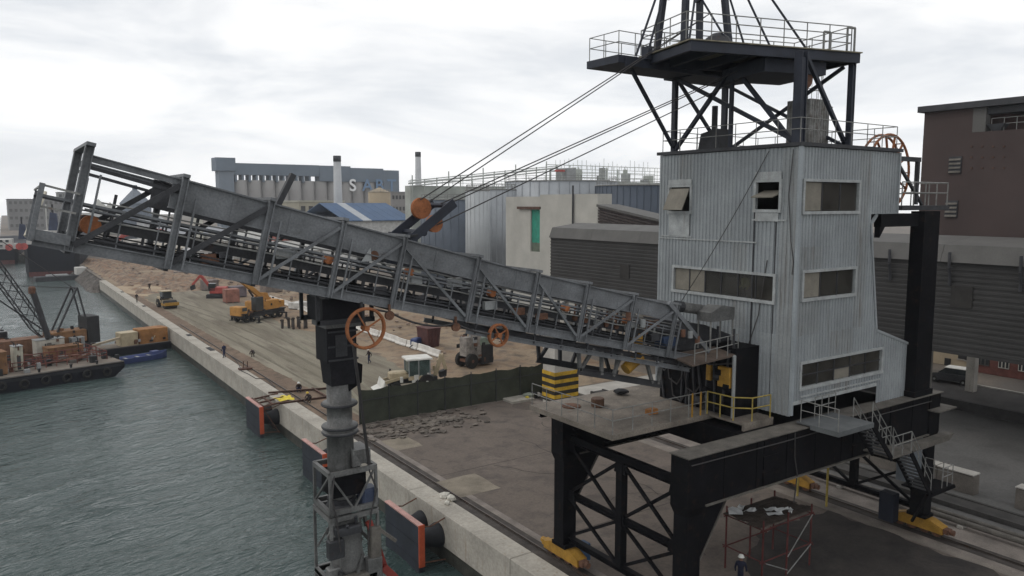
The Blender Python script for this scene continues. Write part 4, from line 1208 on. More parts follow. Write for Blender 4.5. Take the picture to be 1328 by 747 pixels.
cr(MB().lathe([(0.46, 12.3), (0.46, 11.6), (0.62, 11.6), (0.62, 11.45), (0.47, 11.45), (0.47, 10.72), (0.66, 10.72), (0.66, 10.6), (0.5, 10.6), (0.5, 10.5), (0.66, 10.5), (0.66, 10.38), (0.5, 10.38), (0.5, 9.0)], (SX, SY, 0), 24, caps=False), 'telescopic_tube', m_tubeg, spout, True)
for zz in (10.66, 10.44, 11.52):
    cr(MB().ring((SX, SY, zz), 0.64, 0.05, 'z', 26, 6), 'flange_ring', m_boomd, spout)
cr(MB().lathe([(0.5, 9.0), (0.5, 8.0), (0.42, 7.9)], (SX, SY, 0), 20, caps=False), 'inner_tube', m_tubeg, spout, True)
def cage(z0, z1, hw, hd, m, name, brace=True):
    c_ = MB()
    x0, x1, y0, y1 = SX - hw + 0.15, SX + hw + 0.15, SY - hd, SY + hd
    for z in (z0, z1):
        for a, b in (((x0, y0), (x1, y0)), ((x1, y0), (x1, y1)), ((x1, y1), (x0, y1)), ((x0, y1), (x0, y0))):
            c_.bar((*a, z), (*b, z), 0.13, 0.18)
    for x in (x0, x1):
        for y in (y0, y1):
            c_.bar((x, y, z0), (x, y, z1), 0.1, 0.1)
    if brace:
        for y in (y0, y1):
            c_.bar((x0, y, z1), ((x0 + x1) / 2, y, z0), 0.07, 0.07)
            c_.bar((x1, y, z1), ((x0 + x1) / 2, y, z0), 0.07, 0.07)
        c_.bar((x0, y0, z1), (x0, y1, z0), 0.07, 0.07)
    return cr(c_, name, m, spout)
cage(7.65, 9.1, 0.9, 0.82, m_tubeg, 'spout_cage')
cr(MB().box(SX + 0.3, SX + 1.0, SY - 0.5, SY + 0.5, 9.2, 9.75).prism([(SX + 0.2, 9.2), (SX + 0.55, 9.2), (SX + 0.2, 9.9)], SY - 0.7, SY - 0.55), 'spout_winch', m_tubeg, spout)
cr(MB().box(SX - 0.55, SX + 0.75, SY - 0.6, SY + 0.6, 8.1, 8.95), 'dust_box', m_black, spout)
cr(MB().lathe([(0.3, 7.4), (0.62, 7.45), (0.62, 7.6), (0.5, 7.7), (0.55, 7.9)], (SX, SY, 0), 18), 'spout_flange', m_boomd, spout)
cr(MB().cbox(SX + 0.55, SX + 1.2, SY - 0.75, SY - 0.1, 7.55, 8.25, 0.08), 'motor', mat('blue_grey_motor', (0.05, 0.065, 0.11), 0.5), spout)
cage(4.9, 7.4, 0.92, 0.86, m_tubeg, 'trimmer_cage', False)
cr(MB().hexa([(SX - 0.3, SY - 0.6, 5.2), (SX + 0.7, SY - 0.6, 5.0), (SX + 0.7, SY + 0.6, 5.0), (SX - 0.3, SY + 0.6, 5.2), (SX - 0.35, SY - 0.6, 7.1), (SX + 0.35, SY - 0.6, 7.2), (SX + 0.35, SY + 0.6, 7.2), (SX - 0.35, SY + 0.6, 7.1)]), 'trimmer_body', m_tubeg, spout)
cr(MB().lathe([(0.1, -0.55), (0.42, -0.55), (0.42, 0.55), (0.1, 0.55)], (SX + 0.2, SY, 5.3), 18, 'y'), 'trimmer_pulley', m_tubeg, spout)
m_redp = mat('red_painted_chute', (0.20, 0.035, 0.027), 0.55, var=0.25, rust=0.2)
cr(MB().bar((SX + 0.75, SY - 0.75, 7.0), (SX + 1.35, SY - 0.75, 5.0), 0.14, 0.25, (1, 0, 0.3)).bar((SX + 1.25, SY - 0.8, 5.1), (SX + 1.75, SY - 0.8, 4.5), 0.3, 0.3), 'red_arm', m_redp, spout)
rnd = random.Random(5)
for k in range(26):
    a = Vector((SX + rnd.uniform(-0.95, 1.2), SY + rnd.uniform(-0.95, 0.6), rnd.uniform(4.3, 7.3)))
    b = a + Vector((rnd.uniform(-0.6, 0.6), rnd.uniform(-0.3, 0.3), rnd.choice((-1, 1)) * rnd.uniform(0.3, 1.0)))
    cr(MB().bar(a, b, rnd.uniform(0.05, 0.12), rnd.uniform(0.06, 0.16)), 'linkage_bar', (m_tubeg, m_boomd, m_tubeg, m_dusty)[k % 4], spout)
for k, (dx, dz, w_, h_) in enumerate(((-0.7, 5.1, 0.25, 0.5), (-0.6, 6.3, 0.3, 0.35), (0.95, 6.2, 0.22, 0.6), (0.9, 5.2, 0.3, 0.4), (-0.1, 6.9, 0.5, 0.15), (0.2, 4.95, 0.8, 0.12))):
    cr(MB().cbox(SX + dx - w_, SX + dx + w_, SY - 1.0, SY - 0.6, dz - h_, dz + h_, 0.05), 'trimmer_plate', (m_tubeg, m_boomd, m_dusty)[k % 3], spout)
cage(3.2, 4.85, 0.92, 0.86, m_tubeg, 'trimmer_cage', True)
cr(MB().box(SX - 0.5, SX + 0.8, SY - 0.7, SY + 0.7, 3.3, 4.7), 'trimmer_housing', m_boomd, spout)
for q_ in (-0.6, 0.75):
    cr(MB().path([(SX + q_, SY - 0.85, 9.1), (SX + q_ * 1.3, SY - 1.05, 8.3), (SX + q_, SY - 1.0, 7.4), (SX + q_ * 0.8, SY - 1.0, 6.2)], 0.035), 'hydraulic_hose', m_rope, spout)
cr(MB().tube((w0.x - R0 * 0.72, w0.y, w0.z - R0 * 0.6), (SX + 0.85, SY - 0.7, 9.1), 0.06, n=6), 'hoist_cable', m_rope)
# ------------------------------------------------------------------ quay furniture
m_mesh = mat('dark_green_shade_net', (0.043, 0.048, 0.034), 0.95, var=0.3, scale=0.8, bump=0.3)
m_rub2 = mat('black_rubber', (0.017, 0.018, 0.022), 0.7, var=0.4, scale=0.8, rust=0.15, rustcol=(0.05, 0.045, 0.04))
m_fend = mat('fender_facing', (0.022, 0.026, 0.035), 0.6, var=0.35, scale=0.7, streak=0.2, rustcol=(0.06, 0.055, 0.05))
m_ored = mat('orange_red_edge', (0.40, 0.075, 0.03), 0.65, var=0.2, scale=1.5, rust=0.15)
m_pink = mat('faded_red_top', (0.42, 0.25, 0.22), 0.8, var=0.2, scale=1.5)
m_brown = mat('brown_steel_section', (0.085, 0.045, 0.032), 0.8, var=0.35, scale=2)
def fender(yc, label, frame):
    t = thing('fender', label, 'fender', (QX, yc, -1.6), 0, 'fenders along the quay')
    hl = 2.35
    pn = MB().box(-2.0, -1.72, -hl, hl, -1.9, 1.5).build('panel', m_fend, t)
    for k in range(3):
        MB().box(-2.03, -2.001, -hl + 0.05, hl - 0.05, -1.85 + k * 1.12, -0.78 + k * 1.12).build('facing_pad', m_fend, pn)
    MB().box(-2.05, -1.7, -hl, hl, 1.502, 1.58).build('top_strip', m_pink, t)
    MB().box(-2.06, -1.68, -hl - 0.09, -hl - 0.002, -1.0, 1.6).build('edge_strip', m_ored, t)
    for y in (-1.1, 1.1):
        MB().lathe([(0.75, -1.72), (0.75, -1.6), (0.5, -1.45), (0.62, -0.6), (0.78, -0.15), (0.78, 0.02)], (0, y, 0.1), 18, 'x').build('rubber_cone', m_rub2, t, smooth=True)
    for y in (-1.9, 1.9):
        MB().path([(-1.75, y, 1.3), (-1.0, y, 1.15), (0.0, y, 1.45)], 0.045, 5).build('chain', m_rusty, t)
        MB().path([(-1.75, y, -1.0), (0.0, y, -1.9 + 0.7)], 0.045, 5).build('chain', m_rusty, t)
    if frame:
        b = MB()
        for y in (-1.9, -0.3, 1.4):
            b.bar((-1.75, y, 1.45), (0.9, y, 1.72), 0.16, 0.16)
            b.bar((-1.6, y, 1.4), (-0.1, y, -1.3), 0.1, 0.1)
        for x in (-1.6, -0.6):
            b.bar((x, -2.0, 1.55), (x, 1.6, 1.55), 0.14, 0.14)
        b.build('steel_bracket', m_brown, t)
    return t
fender(73.9, 'dark quay fender with brown steel brackets over it, beside crouching workers', True)
fender(57.5, 'dark quay fender half hidden by the hanging loading spout', False)
fender(41.7, 'dark quay fender with bright orange edge strip beside pale broken concrete', False)
# working frames and clutter on the cope near the workers
for i, (a, b) in enumerate(((G(348, 511), G(424, 505)), (G(362, 525), G(440, 514)), (G(405, 505), G(425, 517)))):
    a, b = Vector((max(a.x, QX - 0.6), a.y, 0.13)), Vector((b.x, b.y, 0.13))
    o = MB().ibar(a, b, 0.2, 0.16).build('steel_beam', m_brown)
    tag(o, ['brown steel beam lying across the cope towards the water', 'brown steel beam laid across the cope beside the yellow sheet', 'short brown steel beam by the crouching workers'][i], 'beam')
p = G(375, 512)
mb = MB()
n = 6
for j in range(n + 1):
    for i in range(n + 1):
        mb.v.append((-0.75 + 1.5 * i / n + random.uniform(-.08, .08), -0.9 + 1.8 * j / n + random.uniform(-.08, .08), 0.06 + 0.35 * abs(NZ.noise((i * 0.8, j * 0.8, 2)))))
mb.f = [(j * (n + 1) + i, j * (n + 1) + i + 1, (j + 1) * (n + 1) + i + 1, (j + 1) * (n + 1) + i) for j in range(n) for i in range(n)]
o = mb.build('tarpaulin', mat('yellow_sheet', (0.60, 0.47, 0.03), 0.6, var=0.15))
o.location = (22.9, 73.0, 0.02)
tag(o, 'crumpled yellow sheet lying on the pale cope', 'tarpaulin')
def grate(px, py, label, l=1.6):
    p = G(px, py)
    x = min(max(p.x, QX + 0.35), QI - 0.4)
    b = MB().box(-0.3, 0.3, -l / 2, l / 2, 0.0, 0.03)
    for k in range(5):
        b.box(-0.26, 0.26, -l / 2 + 0.08 + k * l / 5, -l / 2 + 0.2 + k * l / 5, 0.03, 0.055)
    o = b.build('mooring_plate', m_boomd)
    o.location = (x, p.y, 0.052)
    tag(o, label, 'plate', 'dark plates let into the cope')
for px, py, lb in ((247, 435, 'small dark slotted plate on the cope beyond the paired plates'), (275, 452, 'dark slotted plate on the cope, farther of the close pair'), (284, 453, 'dark slotted plate on the cope, nearer of the close pair'), (160, 379, 'dark slotted plate on the cope towards the far quay end'), (192, 397, 'dark slotted plate on the cope beside the road roller')):
    grate(px, py, lb)
def hose(name, pts, r, m, label):
    o = MB().path([Vector((*G(*p).xy, 0.09)) for p in pts], r, 5).build(name, m)
    tag(o, label, 'hose')
hose('hose', [(300, 464), (306, 468), (311, 476), (313, 482), (322, 486), (332, 492), (345, 492), (352, 498), (357, 503)], 0.04, m_rope, 'dark hose snaking along the pale cope past the standing worker')
o = MB().tube((0, 0, 0), (0, 0, 1.0), 0.05).tube((0.5, 0.2, 0), (0.5, 0.2, 0.9), 0.05).box(-0.5, 0.9, -0.3, 0.5, 0, 0.18).build('pump', m_brown)
o.location = (*G(316, 480).xy, 0.06)
tag(o, 'small rusty pump with two upright pipes on the cope', 'pump')
def rock(r, seed, squash=0.7):
    rnd = random.Random(seed)
    bm = bmesh.new()
    bmesh.ops.create_icosphere(bm, subdivisions=1, radius=r)
    for v in bm.verts:
        v.co *= rnd.uniform(0.65, 1.2)
        v.co.z *= squash
    mb = MB()
    mb.v = [tuple(v.co) for v in bm.verts]
    mb.f = [tuple(v.index for v in f.verts) for f in bm.faces]
    bm.free()
    return mb
m_pale = mat('pale_broken_concrete', (0.52, 0.50, 0.44), 0.9, var=0.15, scale=2)
for i, (px, py, r) in enumerate(((577, 646, 0.34), (585, 650, 0.36), (580, 655, 0.28))):
    o = rock(r, i + 5).build('concrete_lump', m_pale)
    o.location = (*G(px, py).xy, 0.05 + r * 0.45)
    tag(o, 'pale lump of broken concrete on the quay edge by the rail', 'rubble', 'pale concrete lumps by the rail')
# broken asphalt in front of the fence (nobody could count the pieces)
mb = MB()
rnd = random.Random(12)
for k in range(330):
    px = rnd.gauss(545, 38)
    py = rnd.gauss(551, 6) - (px - 545) * 0.16
    q = G(px, py)
    s_ = rnd.uniform(0.08, 0.36)
    rk = rock(s_, k, rnd.uniform(0.2, 0.6))
    rk.v = [(x * rnd.uniform(0.9, 1.4) + q.x, y + q.y, z + s_ * 0.25) for x, y, z in rk.v]
    mb.add(rk.v, rk.f)
o = mb.build('broken_asphalt', mat('broken_asphalt_pieces', (0.125, 0.108, 0.092), 0.95, var=0.5, scale=0.9))
tag(o, 'scatter of broken asphalt and concrete pieces in front of the fence', 'rubble', None, 'stuff')
mb = MB()
for k in range(240):
    q = Vector((rnd.uniform(26, 60), rnd.uniform(178, 285), 0))
    if k % 4 == 0:
        q = Vector((rnd.uniform(46, 58), rnd.uniform(80, 170), 0))
    s_ = rnd.uniform(0.12, 0.5)
    rk = rock(s_, k + 900, 0.6)
    mb.add([(x + q.x, y + q.y, z + 0.3 + s_ * 0.2) for x, y, z in rk.v], rk.f)
o = mb.build('site_rubble', mat('site_rubble_pieces', (0.22, 0.17, 0.14), 0.95, var=0.6, scale=0.3))
tag(o, 'rubble and boulders strewn over the red earth heaps', 'rubble', None, 'stuff')
# fence
fx0, fx1, fy, n = 25.5, 45.1, 60.8, 7
fc = thing('mesh_fence', 'dark green netted fence between the asphalt apron and the earthworks', 'fence', (fx0, fy, 0))
for i in range(n + 1):
    x = (fx1 - fx0) * i / n
    MB().tube((x, 0, 0), (x, 0, 3.25), 0.05, n=6).build('post', m_boomd, fc)
    if i < n:
        w_ = (fx1 - fx0) / n
        mb = MB()
        N, Mv = 8, 5
        for j in range(Mv + 1):
            for k in range(N + 1):
                u = k / N
                zz = 0.02 + 3.05 * j / Mv
                if j == Mv:
                    zz -= 0.16 * sin(pi * u) * random.uniform(0.6, 1.3)
                mb.v.append((x + w_ * u, 0.06 + 0.10 * NZ.noise((x * 0.7 + u * 3, j * 0.8, 4)), zz))
        mb.f = [(j * (N + 1) + k, j * (N + 1) + k + 1, (j + 1) * (N + 1) + k + 1, (j + 1) * (N + 1) + k) for j in range(Mv) for k in range(N)]
        MB.build(mb, 'net_panel', m_mesh, fc, smooth=True)
MB().tube((0, 0.0, 2.1), (fx1 - fx0, 0.0, 2.1), 0.03, n=5).build('fence_rail', m_boomd, fc)
# striped concrete pillar
pl = thing('pillar', 'square concrete pillar with yellow and black warning bands at its foot', 'pillar', (44.4, 57.1, 0))
MB().cbox(-1.4, 1.4, -0.95, 0.95, 0, 6.6, 0.05).build('shaft', m_conc, pl)
m_hzy, m_hzk = mat('hazard_yellow', (0.50, 0.31, 0.03), 0.7, var=0.3, scale=1.5), mat('hazard_black', (0.03, 0.026, 0.02), 0.8, var=0.3)
for k in range(8):
    z = 0.35 + k * 0.36
    MB().box(-1.43 - 0.001 * (k % 2), 1.43, -0.98 - 0.001 * (k % 2), 0.98, z, z + 0.355).build('warning_band', m_hzy if k % 2 else m_hzk, pl)
MB().box(-1.6, 1.6, -1.15, 1.15, 6.6, 7.0).build('cap', m_conc, pl)
# clutter at the fence end
for i, (px, py, c, lb, w_, h_) in enumerate(((684, 519, (0.45, 0.36, 0.06), 'small yellow sack beside the striped pillar', 0.5, 0.5), (691, 516, (0.03, 0.03, 0.03), 'black crate at the fence end by the striped pillar', 0.8, 0.6), (698, 515, (0.42, 0.40, 0.38), 'pale bag at the fence end by the striped pillar', 0.5, 0.6), (664, 516, (0.33, 0.31, 0.27), 'low pale concrete slab lying in front of the fence', 2.6, 0.25), (660, 508, (0.21, 0.23, 0.19), 'grey green tarpaulin heap against the fence foot', 1.4, 0.7))):
    q = G(px, py)
    o = rock(w_ / 2, 70 + i, h_ / w_).build(['sack', 'crate', 'bag', 'slab', 'tarpaulin_heap'][i], mat('clutter_%d' % i, c, 0.85)) if i in (0, 2, 4) else MB().cbox(-w_ / 2, w_ / 2, -w_ / 3, w_ / 3, -h_ / 2, h_ / 2, 0.04).build(['sack', 'crate', 'bag', 'slab', 'tarpaulin_heap'][i], mat('clutter_%d' % i, c, 0.85))
    o.location = (q.x, min(q.y, 60.0), h_ * 0.45)
    tag(o, lb, ['sack', 'crate', 'bag', 'slab', 'tarpaulin'][i])
# ------------------------------------------------------------------ earthworks machines
m_eq = mat('orange_machine_paint', (0.40, 0.20, 0.05), 0.65, var=0.25, scale=1.2, rust=0.15)
m_dk = mat('dark_chassis', (0.022, 0.022, 0.023), 0.7, var=0.3)
m_tyre = mat('tyre_rubber', (0.018, 0.017, 0.016), 0.9, var=0.3)
m_gl = mat('cab_glass', (0.03, 0.036, 0.038), 0.12, var=0.2, bump=0, spec=0.6)
m_mwh = mat('machine_white', (0.58, 0.57, 0.53), 0.6, var=0.15)
m_tan = mat('machine_tan', (0.40, 0.33, 0.22), 0.6, var=0.2)
m_redm = mat('red_machine_paint', (0.33, 0.06, 0.05), 0.6, var=0.3, rust=0.2)
def wheel(parent, x, y, r, w, rimm=None):
    t = MB().lathe([(r * 0.55, -w / 2), (r * 0.92, -w / 2), (r, -w / 2 + 0.06), (r, w / 2 - 0.06), (r * 0.92, w / 2), (r * 0.55, w / 2)], (x, y, r), 18, 'y').build('wheel', m_tyre, parent)
    MB().lathe([(0.1, -w / 2 - 0.01), (r * 0.55, -w / 2 + 0.03), (r * 0.55, w / 2 - 0.03), (0.1, w / 2 + 0.01)], (x, y, r), 14, 'y').build('rim', rimm or m_tan, t)
def greeble(parent, x0, x1, y0, y1, z0, z1, n, ms, seed, name='fitting'):
    """small boxes, pipes and brackets over the top and sides of a machine"""
    r = random.Random(seed)
    for k in range(n):
        a = r.uniform(0.06, 0.3) * min(1.0, (x1 - x0) / 2)
        b, c = r.uniform(0.06, 0.25), r.uniform(0.06, 0.4)
        x = r.uniform(x0, x1)
        q = k % 3
        y = (r.uniform(y0, y1), y0 - 0.02, y1 + 0.02)[q]
        z = (z1, r.uniform(z0, z1), r.uniform(z0, z1))[q]
        m = ms[k % len(ms)]
        if k % 4 == 3:
            MB().tube((x, y, z), (x + r.uniform(-0.6, 0.6), y, z + r.uniform(-0.3, 0.6)), 0.05, n=6).build(name, m, parent)
        else:
            MB().box(x - a, x + a, y - b / 2, y + b / 2, z - c * 0.4, z + c).build(name, m, parent)
# truck crane (travel state, jib lifted)
q = G(336, 414)
tc_ = thing('truck_crane', 'orange truck crane with dark chassis and raised orange jib on the compacted fill', 'crane', (q.x, q.y, 0), radians(28))
MB().box(-4.6, 4.6, -1.2, 1.2, 0.75, 1.35).box(-4.8, 4.8, -1.3, 1.3, 1.35, 1.5).build('chassis', m_dk, tc_)
for x in (-3.6, -2.3, 2.3, 3.6):
    for y in (-1.05, 1.05):
        wheel(tc_, x, y, 0.6, 0.4)
MB().cbox(-5.0, -3.5, -1.2, 1.2, 1.2, 2.6, 0.1).build('carrier_cab', m_eq, tc_)
up_ = MB().cbox(-1.8, 3.4, -1.25, 1.25, 1.6, 3.1, 0.1).box(3.0, 4.6, -1.2, 1.2, 1.7, 2.8).build('superstructure', m_eq, tc_)
MB().cbox(-1.9, -0.3, -1.5, -0.3, 1.7, 3.9, 0.08).build('cab', m_gl, tc_)
MB().prism([(-0.3, 2.9), (2.6, 2.9), (2.0, 4.2), (0.4, 4.4)], 0.0, 1.1).build('winch_house', m_eq, tc_)
MB().bar((1.6, 0.2, 3.0), (-3.4, 0.2, 6.8), 0.55, 0.7).bar((-3.0, 0.2, 6.5), (-5.6, 0.2, 8.4), 0.4, 0.5).build('jib', m_eq, tc_)
MB().tube((0.0, 0.2, 2.6), (-1.8, 0.2, 5.0), 0.16).build('jib_ram', m_dk, tc_)
for x in (-2.9, 3.1):
    MB().box(x - 0.15, x + 0.15, -3.0, 3.0, 0.8, 1.05).box(x - 0.15, x + 0.15, -3.1, -2.9, 0.1, 1.0).box(x - 0.15, x + 0.15, 2.9, 3.1, 0.1, 1.0).box(x - 0.35, x + 0.35, -3.3, -2.7, 0.0, 0.1).box(x - 0.35, x + 0.35, 2.7, 3.3, 0.0, 0.1).build('outrigger', m_dk, tc_)
greeble(tc_, -4.4, 4.4, -1.35, 1.35, 0.7, 1.6, 22, (m_dk, m_dk, m_rusty, m_eq), 1)
greeble(tc_, -1.8, 4.0, -1.25, 1.25, 1.7, 3.1, 24, (m_eq, m_dk, m_eq, m_rusty), 2)
MB().box(-4.6, -3.6, -1.22, -1.205, 1.9, 2.45).build('cab_window', m_gl, tc_)
# road roller
q = G(209, 399)
rl = thing('road_roller', 'tan road roller with dark canopy and drum beside the quay edge', 'roller', (q.x + 0.9, q.y, 0), radians(-82))
MB().lathe([(0.2, -1.05), (0.75, -1.05), (0.75, 1.05), (0.2, 1.05)], (2.0, 0, 0.75), 22, 'y').build('drum', m_dk, rl)
MB().box(1.0, 3.0, -1.25, -1.1, 0.6, 0.95).box(1.0, 3.0, 1.1, 1.25, 0.6, 0.95).box(2.85, 3.05, -1.25, 1.25, 0.6, 1.15).build('drum_frame', m_yel, rl)
for y in (-0.9, 0.9):
    wheel(rl, -1.3, y, 0.75, 0.55)
MB().cbox(-2.3, -0.3, -0.9, 0.9, 0.9, 1.9, 0.1).cbox(-0.3, 1.0, -0.7, 0.7, 0.8, 1.4, 0.08).build('body', m_tan, rl)
cab_ = MB().cbox(-0.9, 0.7, -0.8, 0.8, 1.7, 2.9, 0.05).build('cab', m_gl, rl)
MB().box(-1.1, 0.9, -0.95, 0.95, 2.95, 3.08).build('canopy', m_tan, cab_)
greeble(rl, -2.2, 0.9, -0.9, 0.9, 0.9, 1.9, 14, (m_tan, m_dk, m_dk), 3)
# backhoe loader behind the fence
q = on(541, 506, 'z', 0)
bh = thing('backhoe_loader', 'backhoe loader with white cab roof behind the dark fence', 'loader', (q.x, q.y + 0.6, 0), radians(168))
MB().box(-2.0, 2.2, -0.5, 0.5, 0.7, 1.1).build('chassis', m_dk, bh)
MB().cbox(0.7, 2.3, -0.5, 0.5, 1.1, 1.75, 0.12).build('bonnet', m_tan, bh)
cb = MB().box(-1.25, 0.7, -0.85, 0.85, 1.0, 1.35).build('cab', m_tan, bh)
MB().box(-1.2, 0.65, -0.8, 0.8, 1.36, 2.72).build('cab_glass', mat('tinted_cab_glass', (0.06, 0.085, 0.08), 0.15, var=0.5, scale=1.6, bump=0, spec=0.6), cb)
for x in (-1.22, -0.2, 0.67):
    for y in (-0.82, 0.82):
        MB().bar((x, y, 1.3), (x, y, 2.75), 0.08, 0.08).build('cab_pillar', m_grn, cb)
MB().cbox(-1.45, 0.9, -0.95, 0.95, 2.76, 2.92, 0.05).build('cab_roof', m_mwh, cb)
for y in (-0.85, 0.85):
    wheel(bh, -0.9, y, 0.72, 0.45, m_mwh)
    wheel(bh, 1.8, y * 0.85, 0.45, 0.32, m_mwh)
MB().bar((0.6, -0.6, 1.4), (2.9, -0.6, 0.9), 0.12, 0.24).bar((0.6, 0.6, 1.4), (2.9, 0.6, 0.9), 0.12, 0.24).build('loader_arms', m_tan, bh)
MB().prism([(2.8, 0.3), (3.7, 0.25), (3.1, 0.5), (2.9, 1.2)], -1.15, 1.15).build('bucket', m_mwh, bh)
MB().bar((-1.9, 0, 1.0), (-2.5, 0.1, 3.0), 0.28, 0.35).build('backhoe_boom', m_tan, bh)
MB().bar((-2.5, 0.1, 3.0), (-2.9, 0.1, 1.6), 0.22, 0.28).tube((-2.0, 0.1, 2.4), (-2.75, 0.1, 2.8), 0.06).build('dipper_arm', m_tan, bh)
MB().prism([(-2.95, 1.6), (-2.3, 1.4), (-2.35, 0.9), (-2.9, 1.0)], -0.3, 0.3).build('backhoe_bucket', m_dk, bh)
greeble(bh, -2.2, 2.2, -0.75, 0.75, 0.8, 1.5, 18, (m_tan, m_dk, m_mwh), 4)
bh.scale = (1.15, 1.15, 1.15)
# wheeled drum mixer / compactor with green box
q = G(619, 476)
cm = thing('site_mixer', 'grey site machine with one big muddy wheel and green box, behind the fence', 'machine', (q.x, q.y + 0.8, 0), radians(10))
wheel(cm, -1.1, -0.9, 0.85, 0.5, m_rusty)
wheel(cm, -1.1, 0.9, 0.85, 0.5, m_rusty)
MB().box(-1.6, 2.2, -0.6, 0.6, 0.7, 1.0).build('chassis', m_rusty, cm)
MB().cbox(0.5, 2.3, -0.95, 0.95, 0.25, 2.5, 0.08).build('engine_box', m_dk, cm)
MB().cbox(0.3, 2.2, -0.9, 0.9, 2.5, 3.4, 0.1).build('green_box', mat('dull_green_paint', (0.17, 0.21, 0.17), 0.7, var=0.25), cm)
MB().box(-0.1, 0.5, -0.8, 0.8, 1.0, 4.1).build('conveyor_mast', mat('muddy_grey', (0.23, 0.21, 0.19), 0.9, var=0.4, scale=2), cm)
MB().box(-1.7, -0.9, -0.7, 0.5, 1.4, 3.6).build('hopper', mat('muddy_grey', (0.2, 0.2, 0.2)), cm)
greeble(cm, -1.6, 2.3, -0.95, 0.95, 0.6, 3.4, 30, (m_dk, m_rusty, m_grn, m_dusty), 6)
# dark red skip with blue compressor
q = G(556, 449)
sk = thing('waste_skip', 'dark maroon open skip with ribbed sides on the red soil', 'skip', (q.x, q.y, 0), radians(4))
m_mar = mat('maroon_paint', (0.085, 0.035, 0.032), 0.8, var=0.3, rust=0.2)
MB().hexa([(-0.85, -1.2, 0), (0.85, -1.2, 0), (0.85, 1.2, 0), (-0.85, 1.2, 0), (-1.0, -1.4, 2.5), (1.0, -1.4, 2.5), (1.0, 1.4, 2.5), (-1.0, 1.4, 2.5)]).build('body', m_mar, sk)
for x in (-0.6, -0.2, 0.2, 0.6):
    MB().bar((x, -1.24, 0.1), (x * 1.1, -1.45, 2.45), 0.1, 0.1).build('rib', m_mar, sk)
MB().box(-1.08, 1.08, -1.48, 1.48, 2.5, 2.62).build('rim', m_mar, sk)
q = G(540, 450)
ac = thing('air_compressor', 'small blue towed air compressor beside the maroon skip', 'compressor', (q.x, q.y, 0), radians(35))
MB().cbox(-0.9, 0.7, -0.5, 0.5, 0.4, 1.25, 0.15).build('body', mat('blue_compressor', (0.03, 0.05, 0.14), 0.5), ac)
MB().bar((-0.9, 0, 0.5), (-1.9, 0, 0.25), 0.1).build('drawbar', m_dk, ac)
for y in (-0.55, 0.55):
    wheel(ac, 0, y, 0.32, 0.16, m_dk)
# white concrete barriers in a row
src = None
yb = 84.0
k = 0
while yb < 152:
    if src is None:
        src = MB().prism([(-0.3, 0), (0.3, 0), (0.3, 0.12), (0.12, 0.3), (0.08, 0.82), (-0.08, 0.82), (-0.12, 0.3), (-0.3, 0.12)], -1.46, 1.46, 'y').build('road_barrier', mat('white_barrier', (0.60, 0.58, 0.54), 0.85, var=0.15))
        o = src
    else:
        o = src.copy()
        COL.objects.link(o)
    o.location = (45.4 + 0.12 * sin(k * 1.7), yb, 0.05)
    o.rotation_euler = (0, 0, 0.03 * sin(k * 2.3))
    tag(o, 'white concrete road barrier in the long line across the earthworks', 'barrier', 'white barriers in a line across the earthworks')
    yb += 3.0
    k += 1
# short fence of dark stakes on a red earth patch
q0, q1 = G(368, 426), G(397, 425)
rnd = random.Random(3)
for i in range(12):
    q = q0.lerp(q1, i / 11) + Vector((rnd.uniform(-.3, .3), rnd.uniform(-1.2, 1.2), 0))
    h_ = rnd.uniform(1.1, 1.9)
    o = MB().box(-0.14, 0.14, -0.14, 0.14, 0, h_).box(-0.05, 0.05, -0.3, 0.3, h_ - 0.3, h_ - 0.1).build('steel_stake', mat('dark_stake', (0.05, 0.042, 0.038), 0.8))
    o.location = (q.x, q.y, 0)
    o.rotation_euler = (rnd.uniform(-.06, .06), rnd.uniform(-.06, .06), rnd.uniform(0, 2))
    tag(o, 'short dark steel stake standing in the cluster near the truck crane', 'stake', 'dark stakes by the truck crane')
# red plant and scrap near the truck crane
q = G(283, 386)
ex = thing('excavator', 'red excavator among scrap heaps beyond the truck crane', 'excavator', (q.x, q.y, 0), radians(150))
for y in (-1.1, 1.1):
    MB().cbox(-2.0, 2.0, y - 0.3, y + 0.3, 0, 0.85, 0.2).build('track', m_dk, ex)
MB().cbox(-2.0, 1.3, -1.3, 1.3, 1.0, 2.2, 0.1).build('house', m_redm, ex)
MB().cbox(0.1, 1.5, 0.3, 1.3, 1.5, 3.0, 0.08).build('cab', m_gl, ex)
MB().bar((1.2, -0.2, 1.8), (3.4, -0.2, 4.6), 0.4, 0.55).build('boom', m_redm, ex)
MB().bar((3.3, -0.2, 4.6), (5.0, -0.2, 2.6), 0.3, 0.4).build('stick', m_redm, ex)
MB().prism([(4.7, 2.7), (5.4, 2.3), (5.2, 1.5), (4.5, 1.8)], -0.7, 0.3).build('bucket', m_dk, ex)
